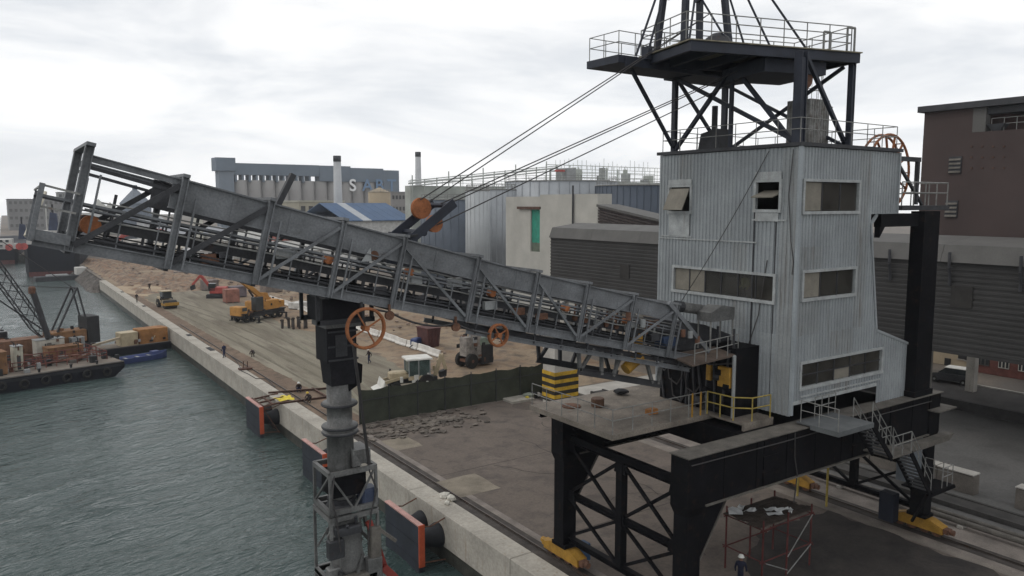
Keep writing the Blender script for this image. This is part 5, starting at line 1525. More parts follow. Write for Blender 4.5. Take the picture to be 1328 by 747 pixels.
for i, (px, py, w_, h_, c, nm, lb) in enumerate(((300, 392, 2.6, 2.6, (0.26, 0.12, 0.09), 'container', 'small faded red container beside the orange truck crane'), (307, 385, 3.2, 2.2, (0.13, 0.11, 0.12), 'scrap_box', 'dark grey scrap box behind the orange truck crane'), (272, 376, 3.0, 2.2, (0.16, 0.13, 0.12), 'material_stack', 'brown stack of site material beyond the red excavator'), (240, 360, 5.0, 1.6, (0.14, 0.12, 0.11), 'pipe_stack', 'low dark stack of pipes on the far red earth'), (352, 379, 4.0, 1.6, (0.18, 0.15, 0.13), 'sand_bin', 'low brown sand bin beyond the white barriers'), (388, 400, 3.0, 1.2, (0.5, 0.49, 0.46), 'white_skip', 'low white skip standing by the white barriers'))):
    q = G(px, py)
    t = thing(nm, lb, nm.replace('_', ' '), (q.x, q.y, 0), radians(15 * (i % 3)))
    mm_ = mat('site_' + nm, c, 0.8, var=0.35, scale=0.9)
    MB().cbox(-w_ / 2, w_ / 2, -1.2, 1.2, 0.15, h_, 0.06).build('body', mm_, t)
    for x in (-w_ / 2 + 0.2, 0, w_ / 2 - 0.2):
        MB().box(x - 0.08, x + 0.08, -1.27, -1.201, 0.0, h_).build('rib', mm_, t)
    MB().box(-w_ / 2, w_ / 2, -1.0, 1.0, 0, 0.149).build('skid', m_dk, t)
# scaffold tower under the portal with sheeted deck
sx0, sx1, sy0, sy1, sz = 30.9, 34.8, 23.3, 25.6, 3.0
sc = thing('scaffold_tower', 'red tube scaffold with cluttered timber deck under the black portal', 'scaffold', ((sx0 + sx1) / 2, (sy0 + sy1) / 2, 0))
so_ = Vector(sc.location)
m_red = mat('red_scaffold_tube', (0.085, 0.022, 0.02), 0.7, var=0.3, rust=0.2)
for x in (sx0, (sx0 + sx1) / 2, sx1):
    for y in (sy0, sy1):
        MB().tube((x, y, 0), (x, y, sz + 0.35), 0.05).build('standard', m_red, sc, off=so_)
for z in (1.2, 2.85):
    for y in (sy0, sy1):
        MB().tube((sx0 - 0.2, y, z), (sx1 + 0.2, y, z), 0.035).build('ledger', m_red, sc, off=so_)
    for x in (sx0, sx1):
        MB().tube((x, sy0 - 0.2, z), (x, sy1 + 0.2, z), 0.035).build('transom', m_red, sc, off=so_)
MB().tube((sx1, sy0 - 0.06, 2.8), ((sx0 + sx1) / 2, sy0 - 0.06, 1.0), 0.03).build('brace', m_grail, sc, off=so_)
MB().tube((sx1, sy0 - 0.06, 1.2), ((sx0 + sx1) / 2, sy0 - 0.06, 0.1), 0.03).build('brace', m_grail, sc, off=so_)
MB().tube((sx0, sy0 - 0.06, 1.2), ((sx0 + sx1) / 2, sy0 - 0.06, 0.3), 0.03).build('brace', m_grail, sc, off=so_)
rnd = random.Random(9)
m_plk = mat('dark_scaffold_board', (0.055, 0.042, 0.034), 0.9, var=0.4, scale=2)
for i in range(9):
    y = sy0 + 0.03 + i * 0.255
    MB().box(sx0 - 0.2 + rnd.uniform(-.15, .15), sx1 + 0.2 + rnd.uniform(-.2, .2), y, y + 0.225, sz, sz + 0.04).build('plank', m_plk, sc, off=so_)
for i, (x, y, w_, l) in enumerate(((32.6, 23.9, 0.9, 0.5), (32.9, 24.4, 0.6, 0.5), (33.4, 24.1, 0.8, 0.25), (31.9, 24.9, 0.8, 0.3), (33.6, 23.7, 0.7, 0.2), (31.2, 25.3, 0.9, 0.7), (31.9, 25.5, 0.5, 0.4))):
    mb = MB()
    for j in range(4):
        for k in range(4):
            mb.v.append((-w_ / 2 + w_ * k / 3, -l / 2 + l * j / 3, rnd.uniform(0, 0.16)))
    mb.f = [(j * 4 + k, j * 4 + k + 1, (j + 1) * 4 + k + 1, (j + 1) * 4 + k) for j in range(3) for k in range(3)]
    o = mb.build('plastic_sheet', m_white)
    o.location = (x, y, sz + 0.06)
    o.rotation_euler = (0, 0, rnd.uniform(-0.8, 0.8))
    tag(o, 'crumpled white sheet on the scaffold deck under the portal', 'sheet', 'white sheets on the scaffold deck')
# low block wall, pipes and cable trough on the land side
m_blk = mat('grey_brown_block', (0.135, 0.12, 0.105), 0.9, var=0.25, scale=0.8, streak=0.15, rustcol=(0.07, 0.06, 0.05))
bw = thing('block_wall', 'low grey concrete block wall behind the land side rail', 'wall', (52.6, 25, 0))
yb = -9.0
i = 0
while yb < 24:
    if abs(yb + 3.9) > 0.8:
        MB().cbox(-0.45, 0.35, yb + 0.02, yb + 2.38, 0, 1.25 + 0.04 * (i % 3), 0.05).build('block', m_blk, bw)
        MB().cbox(-0.5, 0.4, yb + 0.02, yb + 2.38, 1.30 + 0.04 * (i % 3), 1.38 + 0.04 * (i % 3), 0.02).build('coping', m_conc, bw)
    yb += 2.4
    i += 1
for X, r, z, lb in ((46.4, 0.17, 0.32, 'long grey pipe beside the land rail, the one nearer the rail'), (47.2, 0.13, 0.28, 'thin grey pipe next to the block wall, farther from the rail')):
    t = thing('pipeline', lb, 'pipe', (X, 0, 0))
    MB().tube((0, -20, z), (0, 58, z), r, n=12).build('pipe', m_dusty, t, smooth=True)
    for k in range(20):
        MB().box(-0.3, 0.3, -18 + k * 3.9, -17.7 + k * 3.9, 0, z - r + 0.02).build('saddle', m_conc, t)
o = MB().box(48.9, 50.6, -20, 58, 0, 0.22).box(48.9, 49.1, -20, 58, 0.22, 0.3).box(50.4, 50.6, -20, 58, 0.22, 0.3).build('cable_trough', mat('dark_trough', (0.05, 0.047, 0.044), 0.9, var=0.3))
tag(o, 'long dark cable trough between the pipes and the block wall', 'trough')

# loose gear on the portal deck
for i, (px, py, w_, d_, h_, c, nm, lb) in enumerate(((806, 512, 0.9, 0.5, 0.35, (0.012, 0.012, 0.014), 'gear_bag', 'black gear bag lying on the portal deck by the railing'), (775, 527, 0.35, 0.35, 0.45, (0.10, 0.055, 0.035), 'oil_drum', 'short rusty drum on the portal deck corner'), (845, 536, 0.6, 0.4, 0.25, (0.30, 0.13, 0.04), 'tool_box', 'orange tool box on the portal deck edge'))):
    q = on(px, py, 'z', 8.46)
    m_ = mat('deck_' + nm, c, 0.75, var=0.3)
    o = (rock(w_ * 0.6, 300 + i, h_ / w_).build(nm, m_) if i == 0 else MB().lathe([(w_ * 0.9, 0), (w_, 0.03), (w_, h_ - 0.03), (w_ * 0.9, h_)], (0, 0, 0), 14).build(nm, m_) if i == 1 else MB().cbox(-w_ / 2, w_ / 2, -d_ / 2, d_ / 2, 0, h_, 0.04).build(nm, m_))
    o.location = (min(max(q.x, 23.8), 30.5), min(max(q.y, 26.4), 31.8), 8.46 + (0.2 if i == 0 else 0))
    tag(o, lb, nm.replace('_', ' '))
# ------------------------------------------------------------------ people
m_skin = mat('skin', (0.16, 0.09, 0.06), 0.7, var=0.1)
def person(loc, rz, pose, jacket, trousers, helmet, label, vest=None, group=None):
    """one skinned body; helmet and vest are children"""
    if pose == 'stand':
        J = dict(pel=(0, 0, .96), chest=(0, .02, 1.32), neck=(0, .02, 1.5), head=(0, .05, 1.66),
                 lk=(-.1, .03, .52), la=(-.12, -.02, .08), lt=(-.13, .16, .04), rk=(.1, .05, .52), ra=(.12, .0, .08), rt=(.13, .18, .04),
                 ls=(-.2, .02, 1.42), le=(-.27, -.02, 1.13), lw=(-.27, .14, .92), lh=(-.26, .22, .86), rs=(.2, .02, 1.42), re=(.28, -.02, 1.13), rw=(.24, .18, .96), rh=(.22, .26, .92))
    elif pose == 'walk':
        J = dict(pel=(0, 0, .95), chest=(0, .06, 1.30), neck=(0, .1, 1.48), head=(0, .15, 1.63),
                 lk=(-.1, .2, .55), la=(-.11, .14, .1), lt=(-.11, .32, .06), rk=(.1, -.02, .52), ra=(.11, -.3, .14), rt=(.11, -.18, .05),
                 ls=(-.2, .05, 1.40), le=(-.27, -.14, 1.14), lw=(-.26, -.1, .9), lh=(-.25, -.06, .82), rs=(.2, .05, 1.40), re=(.27, .1, 1.12), rw=(.24, .3, 1.0), rh=(.22, .38, 1.0))
    else:
        J = dict(pel=(0, -.12, .36), chest=(0, .14, .68), neck=(0, .26, .82), head=(0, .34, .95),
                 lk=(-.16, .34, .5), la=(-.15, .1, .08), lt=(-.16, .28, .04), rk=(.16, .32, .46), ra=(.16, .04, .08), rt=(.17, .22, .04),
                 ls=(-.2, .18, .76), le=(-.26, .36, .54), lw=(-.18, .52, .36), lh=(-.14, .58, .3), rs=(.2, .18, .76), re=(.27, .34, .52), rw=(.16, .54, .38), rh=(.12, .6, .32))
    R = dict(pel=.145, chest=.165, neck=.065, head=.105, lk=.075, rk=.075, la=.055, ra=.055, lt=.045, rt=.045, ls=.075, rs=.075, le=.052, re=.052, lw=.04, rw=.04, lh=.042, rh=.042)
    names = list(J)
    E_ = [('pel', 'chest'), ('chest', 'neck'), ('neck', 'head'), ('pel', 'lk'), ('lk', 'la'), ('la', 'lt'), ('pel', 'rk'), ('rk', 'ra'), ('ra', 'rt'), ('chest', 'ls'), ('ls', 'le'), ('le', 'lw'), ('lw', 'lh'), ('chest', 'rs'), ('rs', 're'), ('re', 'rw'), ('rw', 'rh')]
    me = bpy.data.meshes.new('person')
    me.from_pydata([J[n] for n in names], [(names.index(a), names.index(b)) for a, b in E_], [])
    o = bpy.data.objects.new('person', me)
    COL.objects.link(o)
    sm = o.modifiers.new('skin', 'SKIN')
    for n, sv in zip(names, me.skin_vertices[0].data):
        sv.radius = (R[n], R[n])
        sv.use_root = n == 'pel'
    o.modifiers.new('sub', 'SUBSURF').levels = 1
    dg = bpy.context.evaluated_depsgraph_get()
    nm = bpy.data.meshes.new_from_object(o.evaluated_get(dg))
    o.modifiers.clear()
    o.data = nm
    bpy.data.meshes.remove(me)
    nm.name = 'person'
    nm.materials.clear()
    for m in (jacket, trousers, m_skin, m_tyre):
        nm.materials.append(m)
    hz, wz = J['neck'][2] + 0.03, J['pel'][2]
    hands = [Vector(J['lh']), Vector(J['rh'])]
    wr = [Vector(J['lw']), Vector(J['rw'])]
    leg = [Vector(J['lk']), Vector(J['rk'])]
    for p in nm.polygons:
        c = p.center
        if c.z > hz and (c - Vector(J['head'])).length < 0.25:
            p.material_index = 2
        elif min((c - h).length for h in hands) < 0.075:
            p.material_index = 2
        elif c.z < 0.12:
            p.material_index = 3
        elif (pose != 'crouch' and c.z < wz + 0.02 and min((c - h).length for h in wr + hands) > 0.12 and abs(c.x) < 0.235) or (pose == 'crouch' and c.z < 0.52 and min((c - h).length for h in wr + hands) > 0.16 and c.y < 0.45):
            p.material_index = 1
        p.use_smooth = True
    o.location, o.rotation_euler = loc, (0, 0, rz)
    tag(o, label, 'person', group)
    h = Vector(J['head'])
    if helmet:
        MB().lathe([(0.155, h.z + 0.04), (0.165, h.z + 0.035), (0.128, h.z + 0.055), (0.122, h.z + 0.1), (0.095, h.z + 0.15), (0.04, h.z + 0.175)], (h.x, h.y, 0), 16).build('helmet', helmet, o, smooth=True)
    if vest:
        c = Vector(J['chest'])
        MB().lathe([(0.19, c.z - 0.3), (0.2, c.z - 0.1), (0.215, c.z + 0.05), (0.15, c.z + 0.14)], (c.x, c.y, 0), 14, caps=False).build('vest', vest, o, smooth=True)
    return o
m_hw, m_hy = mat('white_helmet', (0.66, 0.66, 0.62), 0.4, var=0.05, bump=0), mat('yellow_helmet', (0.6, 0.42, 0.05), 0.4, var=0.05, bump=0)
m_blue = mat('blue_workwear', (0.022, 0.026, 0.06), 0.9, var=0.2)
m_dark = mat('dark_workwear', (0.03, 0.022, 0.022), 0.9, var=0.2)
m_khaki = mat('khaki_workwear', (0.09, 0.08, 0.06), 0.9, var=0.2)
m_hv = mat('hi_vis_yellow', (0.42, 0.46, 0.05), 0.8, var=0.1)
def gp(px, py):
    q = G(px, py)
    return (q.x, q.y, 0.05 if q.x < QI else 0)
person((29.65, 23.6, 0), radians(-60), 'stand', m_navy, m_navy, m_hw, 'person in navy workwear and white helmet standing beside the red scaffold')
person((23.2, 97, 0.05), radians(20), 'stand', m_blue, m_blue, None, 'person in dark blue standing on the cope beside the hose')
person(gp(479, 471.5), radians(100), 'walk', m_dark, m_blue, m_hw, 'person in maroon top and blue trousers walking below the orange cable wheel')
person((22.95, 161.5, 0.05), radians(200), 'stand', m_dark, m_khaki, None, 'person in dark jacket and khaki trousers on the far cope by the roller')
person((24.6, 70.6, 0), radians(120), 'crouch', m_dark, m_dark, m_hy, 'person in black with yellow helmet crouching at the end of a steel beam')
person((25.1, 75.2, 0), radians(160), 'crouch', m_dark, m_blue, m_hw, 'person in dark clothes with pale helmet crouching on the brown earth strip')
person(gp(329, 463), radians(30), 'crouch', m_dark, m_khaki, None, 'bareheaded person in dark top crouching on the earth strip by the pump')
person(gp(194, 377), radians(180), 'walk', m_dark, m_dark, None, 'person in dark clothes walking on the pale sand beyond the roller')
person((33.0, 26.6, 13.56), radians(80), 'stand', m_hv, m_blue, None, 'person in yellow high visibility jacket behind the long tower window', m_hv)
# ------------------------------------------------------------------ conveyor gallery and buildings behind the loader
m_gal = mat('dark_ribbed_cladding', (0.040, 0.039, 0.038), 0.75, var=0.2, scale=0.3, streak=0.15, rustcol=(0.04, 0.035, 0.033), bump=0.05)
m_galr = mat('pale_roof_cladding', (0.098, 0.095, 0.09), 0.75, var=0.15, scale=0.4, streak=0.2, rustcol=(0.12, 0.11, 0.1), bump=0.05)
def ribbed(mb, x, y0, y1, z0, z1, pitch=0.42, amp=0.07):     # horizontal ribs on a wall facing -X
    z, k = z0, 0
    prof = []
    while z < z1:
        prof += [(z, 0), (min(z + pitch * 0.45, z1), 0), (min(z + pitch * 0.5, z1), amp), (min(z + pitch * 0.95, z1), amp)]
        z += pitch
    prof.append((z1, 0))
    for (a, oa), (b, ob) in zip(prof[:-1], prof[1:]):
        if b - a > 1e-4 or oa != ob:
            mb.add([(x - oa, y0, a), (x - oa, y1, a), (x - ob, y1, b), (x - ob, y0, b)], [(0, 1, 2, 3)])
GX = 62.0
ga = thing('conveyor_gallery', 'long dark ribbed conveyor gallery raised on columns behind the loader tower', 'gallery', (GX, 40, 0))
go = Vector(ga.location)
b = MB()
ribbed(b, GX, -20, 82, 7.3, 14.4)
b.box(GX + 0.02, GX + 9, -20, 81.98, 7.2, 14.4)
bd = b.build('ribbed_wall', m_gal, ga, off=go)
y = -20.0
src = None
while y < 82:
    l = min(8.5, 82 - y)
    MB().prism([(GX - 0.35, 14.42), (GX + 9.2, 14.42), (GX + 9.2, 15.9), (GX + 4.5, 16.3), (GX + 0.2, 15.75)], y + 0.015, y + l - 0.015).build('roof_panel', m_galr, ga, off=go)
    y += 8.5
for py, pz, px in ((385, 2.0, 1247), (352, 1.5, 810)):
    q = on(px, py, 'x', GX - 0.1)
    MB().box(GX - 0.13, GX - 0.02, q.y - 0.8, q.y + 0.8, q.z - 0.85, q.z + 0.85).build('window', m_inner, ga, off=go)
for px in (1155, 1233, 1326):
    q = on(px, 330, 'x', GX - 0.3)
    MB().path([(GX - 0.45, q.y, 15.2), (GX - 0.45, q.y, 14.0), (GX - 0.25, q.y, 13.2), (GX - 0.25, q.y, 12.6)], 0.12, 8).build('downpipe', m_boomd, ga, off=go)
for yy in (-10, 6, 22, 52, 66, 80):
    for xx in (GX + 0.8, GX + 8.2):
        MB().box(xx - 0.4, xx + 0.4, yy - 0.4, yy + 0.4, 0, 7.2).build('column', m_conc, ga, off=go)
# inclined gallery behind
q0, q1, q2 = on(776, 268, 'x', 76), on(862, 285, 'x', 76), on(862, 300, 'x', 76)
ig = thing('inclined_gallery', 'dark slatted inclined gallery beside the white concrete building', 'gallery', (76, q1.y, 0))
b = MB()
for k in range(16):
    h0, h1 = k * 0.42, k * 0.42 + 0.34
    b.hexa([(76, q0.y, q0.z - h1), (76, q1.y - 8, q1.z - 1.6 - h1), (78, q1.y - 8, q1.z - 1.6 - h1), (78, q0.y, q0.z - h1), (75.9, q0.y, q0.z - h0), (75.9, q1.y - 8, q1.z - 1.6 - h0), (78, q1.y - 8, q1.z - 1.6 - h0), (78, q0.y, q0.z - h0)])
b.build('slatted_side', mat('brown_slats', (0.065, 0.052, 0.05), 0.8, var=0.2), ig, off=ig.location)
MB().hexa([(75.6, q0.y, q0.z), (75.6, q1.y - 8, q1.z - 1.6), (80, q1.y - 8, q1.z - 1.6), (80, q0.y, q0.z), (75.6, q0.y, q0.z + 0.35), (75.6, q1.y - 8, q1.z - 1.25), (80, q1.y - 8, q1.z - 1.25), (80, q0.y, q0.z + 0.35)]).build('roof', m_galr, ig, off=ig.location)
MB().box(78, 84, q1.y - 8, q0.y, 0, q1.z - 6).build('core', m_gal, ig, off=ig.location)
# white concrete building with the green screen
m_wb = mat('pale_concrete_wall', (0.40, 0.39, 0.355), 0.85, var=0.12, scale=0.25, streak=0.2, rustcol=(0.25, 0.225, 0.19), bump=0.1)
wbx = 80.0
qa, qb = on(656, 258, 'x', wbx), on(778, 252, 'x', wbx)
wb = thing('concrete_building', 'blank pale concrete building with a tall green screen in one opening', 'building', (wbx, (qa.y + qb.y) / 2, 0))
wo_ = wb.location
g0, g1 = on(703, 272, 'x', wbx), on(688, 326, 'x', wbx)
ym = on(704, 300, 'x', wbx).y
b = MB()
b.box(wbx, wbx + 2.5, ym, g0.y, 0, 20.3)
b.box(wbx, wbx + 2.5, qb.y, ym - 0.04, 0, 20.45) if False else b.box(wbx - 0.5, wbx + 2.5, qb.y, min(g0.y, g1.y) - 0.05, 0, 20.4)
b.box(wbx, wbx + 2.5, max(g0.y, g1.y), qa.y, 0, 20.1)
b.box(wbx + 0.6, wbx + 2.4, min(g0.y, g1.y), max(g0.y, g1.y), 0, 20.0)
b.box(wbx, wbx + 0.6, min(g0.y, g1.y) - 0.04, max(g0.y, g1.y), g0.z, 20.08)
b.box(wbx, wbx + 0.6, min(g0.y, g1.y) - 0.04, max(g0.y, g1.y), 0, g1.z)
b.v = [v for v in b.v]
b.build('wall', m_wb, wb, off=wo_)
MB().box(wbx + 0.3, wbx + 0.4, min(g0.y, g1.y), max(g0.y, g1.y), g1.z + 1.6, g0.z).build('green_screen', mat('green_sheeting', (0.02, 0.23, 0.16), 0.6, var=0.2, streak=0.2, rustcol=(0.01, 0.12, 0.09)), wb, off=wo_)
MB().box(wbx + 0.32, wbx + 0.42, min(g0.y, g1.y), max(g0.y, g1.y), g1.z, g1.z + 1.6).build('lower_panel', mat('grey_green_panel', (0.10, 0.12, 0.09), 0.7), wb, off=wo_)
MB().bar((wbx - 0.25, g1.y + 3.6, g0.z + 0.3), (wbx - 0.25, g0.y - 0.3, g0.z + 0.3), 0.5, 0.45).build('hoist_beam', m_brown, wb, off=wo_)
q = on(744, 250, 'x', wbx - 0.6)
MB().tube((wbx - 0.75, q.y, 21.8), (wbx - 0.75, q.y, 14.0), 0.16).build('vent_pipe', m_boomd, wb, off=wo_)
# round tanks
def tank(name, px0, px1, ytop, Yp, m, label, cone=0.0, ribs=24, base=0.0, group=None):
    a, c = on(px0, 263, 'y', Yp), on(px1, 263, 'y', Yp)
    zt = on((px0 + px1) / 2, ytop, 'y', Yp).z
    r = (c.x - a.x) / 2 * cos(YAW - 0.1)
    t = thing(name, label, 'tank' if 'tank' in name else 'silo', ((a.x + c.x) / 2, Yp, base), 0, group)
    MB().lathe([(r, 0), (r, zt - base), (r * 0.97, zt - base + 0.05)] + ([(0.4, zt - base + cone)] if cone else []), (0, 0, 0), 40).build('shell', m, t, smooth=True)
    if ribs:
        b = MB()
        for i in range(ribs):
            th = 2 * pi * i / ribs
            b.bar((r * cos(th), r * sin(th), 0), (r * cos(th), r * sin(th), zt - base), 0.12, 0.12)
        b.build('rib_cage', m, t)
    MB().ring((0, 0, zt - base), r + 0.03, 0.12, 'z', 40, 5).build('top_rim', m_grail, t)
    MB().rail([((r - 0.2) * cos(i * pi / 10), (r - 0.2) * sin(i * pi / 10), zt - base) for i in range(21)], 1.1, 3.0, r=0.05).build('top_railing', m_grail, t)
    return t
m_silv = mat('silver_tank_steel', (0.32, 0.34, 0.36), 0.5, metal=0.2, var=0.15, scale=0.15, streak=0.25, rustcol=(0.2, 0.2, 0.2), bump=0.03)
m_silv2 = mat('pale_tank_steel', (0.40, 0.42, 0.43), 0.5, metal=0.1, var=0.12, scale=0.15, streak=0.2, rustcol=(0.28, 0.28, 0.27), bump=0.03)
m_navt = mat('slate_blue_tank', (0.055, 0.07, 0.095), 0.6, var=0.15, scale=0.2, streak=0.2, rustcol=(0.04, 0.045, 0.06), bump=0.03)
m_navt2 = mat('grey_blue_tank', (0.105, 0.125, 0.155), 0.6, var=0.15, scale=0.2, streak=0.2, rustcol=(0.07, 0.08, 0.1), bump=0.03)
tank('round_tank', 545, 622, 259, 150, m_navt2, 'wide grey blue tank behind the orange sheave of the boom', 0)
tank('round_tank', 604, 634, 247, 134, m_silv2, 'slim pale grey tank between the blue tank and the concrete building', 0, 16)
tank('round_tank', 622, 668, 246, 140, m_silv, 'streaked silver tank standing against the white concrete building', 0, 20)
tank('round_tank', 660, 790, 236, 142, m_silv, 'wide pale silver tank rising behind the white concrete building', 0, 36)
tank('round_tank', 780, 880, 241, 118, m_navt, 'dark navy ribbed tank behind the inclined gallery', 0, 44)
# plant on the far roofs: pipe bridge, white process deck
m_plant = mat('pale_plant_steel', (0.42, 0.44, 0.42), 0.7, var=0.2, scale=0.3)
m_plantg = mat('pale_green_plant', (0.36, 0.38, 0.35), 0.7, var=0.2, scale=0.3)
Yp = 165
def yx(px, Y=Yp):
    return on(px, 263, 'y', Y).x
pdk = thing('process_deck', 'pale pipe-covered process deck with rails above the silver tank', 'process plant', (yx(790), Yp, 0))
po = pdk.location
b = MB()
z0 = on(790, 238, 'y', Yp).z
b.box(yx(728), yx(870), Yp, Yp + 14, z0, z0 + 0.5)
b.box(yx(728), yx(870), Yp + 3, Yp + 13, 0, z0)
b.build('deck', m_plantg, pdk, off=po)
rnd = random.Random(21)
for k in range(16):
    px = rnd.uniform(733, 860)
    w_ = rnd.uniform(0.6, 2.4)
    h_ = rnd.uniform(0.8, 4.0)
    yy = Yp + rnd.uniform(0.5, 8)
    if k % 3:
        MB().box(yx(px), yx(px) + w_, yy, yy + w_, z0 + 0.5, z0 + 0.5 + h_).build('plant_unit', (m_plant, m_plantg, m_grn)[k % 3], pdk, off=po)
    else:
        MB().lathe([(w_ * 0.4, z0 + 0.5), (w_ * 0.4, z0 + 0.5 + h_), (w_ * 0.2, z0 + 0.8 + h_)], (yx(px), yy, 0), 14).build('plant_vessel', m_plant, pdk, off=po)
b = MB().rail([(yx(728), Yp, z0 + 0.5), (yx(870), Yp, z0 + 0.5)], 4.2, 3.0, r=0.07, mids=(0.25, 0.5, 0.75))
b.rail([(yx(728), Yp + 7, z0 + 0.5), (yx(870), Yp + 7, z0 + 0.5)], 4.6, 4.0, r=0.09, mids=(0.6,))
b.build('pipe_rack', m_plantg, pdk, off=po)
b = MB()
for k in range(22):
    px = 735 + k * 5.7
    b.tube((yx(px), Yp + 5, z0 + 4), (yx(px), Yp + 5, z0 + 5.2 + rnd.uniform(0, 2.2)), 0.06, n=5)
b.build('mast_cluster', m_plantg, pdk, off=po)
MB().box(yx(733), yx(745), Yp - 0.5, Yp + 4, z0 + 0.5, z0 + 3.9).build('plant_cabin', m_grn, pdk, off=po)
MB().box(yx(722), yx(731), Yp - 0.4, Yp + 1, z0 + 2.9, z0 + 3.4).build('red_beacon_box', mat('dull_red', (0.36, 0.07, 0.06), 0.7), pdk, off=po)
pb = thing('pipe_bridge', 'thin pale pipe bridge on trestles running above the tanks', 'pipe bridge', (yx(640), Yp + 4, 0))
po = pb.location
za, zb = on(540, 238, 'y', Yp + 4).z, on(735, 218, 'y', Yp + 4).z
for dz, r in ((0, 0.22), (0.55, 0.12), (-0.7, 0.16)):
    MB().tube((yx(540), Yp + 4, za + dz), (yx(735), Yp + 4, zb + dz), r, n=8).build('pipe', m_plant, pb, off=po)
for k in range(14):
    t_ = k / 13
    x = yx(545) + (yx(733) - yx(545)) * t_
    z = za + (zb - za) * t_
    MB().bar((x, Yp + 4, 0), (x, Yp + 4, z + (0.8 if k % 3 else 2.0)), 0.22, 0.22).build('trestle', m_plantg, pb, off=po)
MB().box(yx(545), yx(735), Yp + 5, Yp + 8, 0, on(640, 242, 'y', Yp + 4).z).build('base_block', m_plantg, pb, off=po)
MB().rail([(yx(545), Yp + 5, on(640, 242, 'y', Yp + 4).z), (yx(735), Yp + 5, on(640, 242, 'y', Yp + 4).z)], 1.4, 3, r=0.06).build('bridge_railing', m_plant, pb, off=po)
# brick building with an open loft
m_brick = bpy.data.materials.new('dark_brick')
m_brick.use_nodes = True
_t = m_brick.node_tree
_b = _t.nodes['Principled BSDF']
_x = _t.nodes.new('ShaderNodeTexCoord')
_m = _t.nodes.new('ShaderNodeMapping')
_m.inputs['Rotation'].default_value = (radians(90), 0, radians(90))
_k = _t.nodes.new('ShaderNodeTexBrick')
_k.inputs['Scale'].default_value = 1.0
_k.inputs['Brick Width'].default_value = 0.46
_k.inputs['Row Height'].default_value = 0.16
_k.inputs['Mortar Size'].default_value = 0.012
_k.inputs['Color1'].default_value = (0.055, 0.022, 0.020, 1)
_k.inputs['Color2'].default_value = (0.080, 0.035, 0.030, 1)
_k.inputs['Mortar'].default_value = (0.055, 0.038, 0.035, 1)
_n = _t.nodes.new('ShaderNodeTexNoise')
_n.inputs['Scale'].default_value = 0.25
_n.inputs['Detail'].default_value = 7
_o = _t.nodes.new('ShaderNodeMix')
_o.data_type = 'RGBA'
_o.blend_type = 'OVERLAY'
_o.inputs[0].default_value = 0.35
_t.links.new(_x.outputs['Object'], _m.inputs['Vector'])
_t.links.new(_m.outputs['Vector'], _k.inputs['Vector'])
_t.links.new(_x.outputs['Object'], _n.inputs['Vector'])
_t.links.new(_k.outputs['Color'], _o.inputs[6])
_t.links.new(_n.outputs['Fac'], _o.inputs[7])
_t.links.new(_o.outputs[2], _b.inputs['Base Color'])
_b.inputs['Roughness'].default_value = 0.9
RX = 71.6
br = thing('brick_building', 'tall windowless dark brick building with an open loft under its flat roof', 'building', (RX, 25, 0))
ro = br.location
yl = on(1196, 200, 'x', RX).y
yp, yo = on(1262, 150, 'x', RX).y, on(1279, 150, 'x', RX).y
zl, zr_ = on(1300, 169, 'x', RX).z, on(1250, 137, 'x', RX).z
MB().box(RX, RX + 11, -10, yl, 7.2, zl).box(RX, RX + 11, yp, yl - 0.01, zl + 0.001, zr_ - 0.3).build('wall', m_brick, br, off=ro)
MB().box(RX - 0.5, RX + 11.5, -10, yl + 0.4, zr_ - 0.29, zr_ + 0.25).build('roof', m_boomd, br, off=ro)
MB().box(RX - 0.02, RX + 0.8, yo, yp - 0.01, zl, zr_ - 0.31).build('loft_pier', m_galr, br, off=ro)
MB().box(RX + 0.2, RX + 1.0, -10, yo - 0.01, zr_ - 0.9, zr_ - 0.3).build('loft_beam', m_boomd, br, off=ro)
MB().rail([(RX + 0.4, -9, zl), (RX + 0.4, yo - 0.3, zl)], 1.1, 1.0, r=0.035).build('loft_railing', m_grail, br, off=ro)
for yy in (-8, 4, 16, 27, yl - 1):
    for xx in (RX + 1, RX + 10):
        MB().box(xx - 0.4, xx + 0.4, yy - 0.4, yy + 0.4, 0, 7.19).build('column', m_conc, br, off=ro)
q = on(1293, 165, 'x', RX + 0.3)
MB().hexa([(RX + 0.2, q.y - 0.3, zl), (RX + 0.8, q.y - 0.3, zl), (RX + 0.8, q.y + 0.3, zl), (RX + 0.2, q.y + 0.3, zl), (RX, q.y - 0.7, zl + 0.6), (RX + 1.0, q.y - 0.7, zl + 0.6), (RX + 1.0, q.y + 0.7, zl + 0.6), (RX, q.y + 0.7, zl + 0.6)]).build('loft_vent', m_boomd, br, off=ro)
for px, py in ((1239, 214), (1234, 271)):
    q = on(px, py, 'x', RX)
    f = MB().box(RX - 0.1, RX - 0.01, q.y - 0.55, q.y + 0.55, q.z - 0.75, q.z + 0.75).build('louvre_window', m_boomd, br, off=ro)
    for k in range(4):
        MB().hexa([(RX - 0.22, q.y - 0.5, q.z - 0.7 + k * 0.36), (RX - 0.1, q.y - 0.5, q.z - 0.55 + k * 0.36), (RX - 0.1, q.y + 0.5, q.z - 0.55 + k * 0.36), (RX - 0.22, q.y + 0.5, q.z - 0.7 + k * 0.36), (RX - 0.22, q.y - 0.5, q.z - 0.66 + k * 0.36), (RX - 0.1, q.y - 0.5, q.z - 0.51 + k * 0.36), (RX - 0.1, q.y + 0.5, q.z - 0.51 + k * 0.36), (RX - 0.22, q.y + 0.5, q.z - 0.66 + k * 0.36)]).build('louvre', m_dusty, f, off=(0, 0, 0) if False else ro)
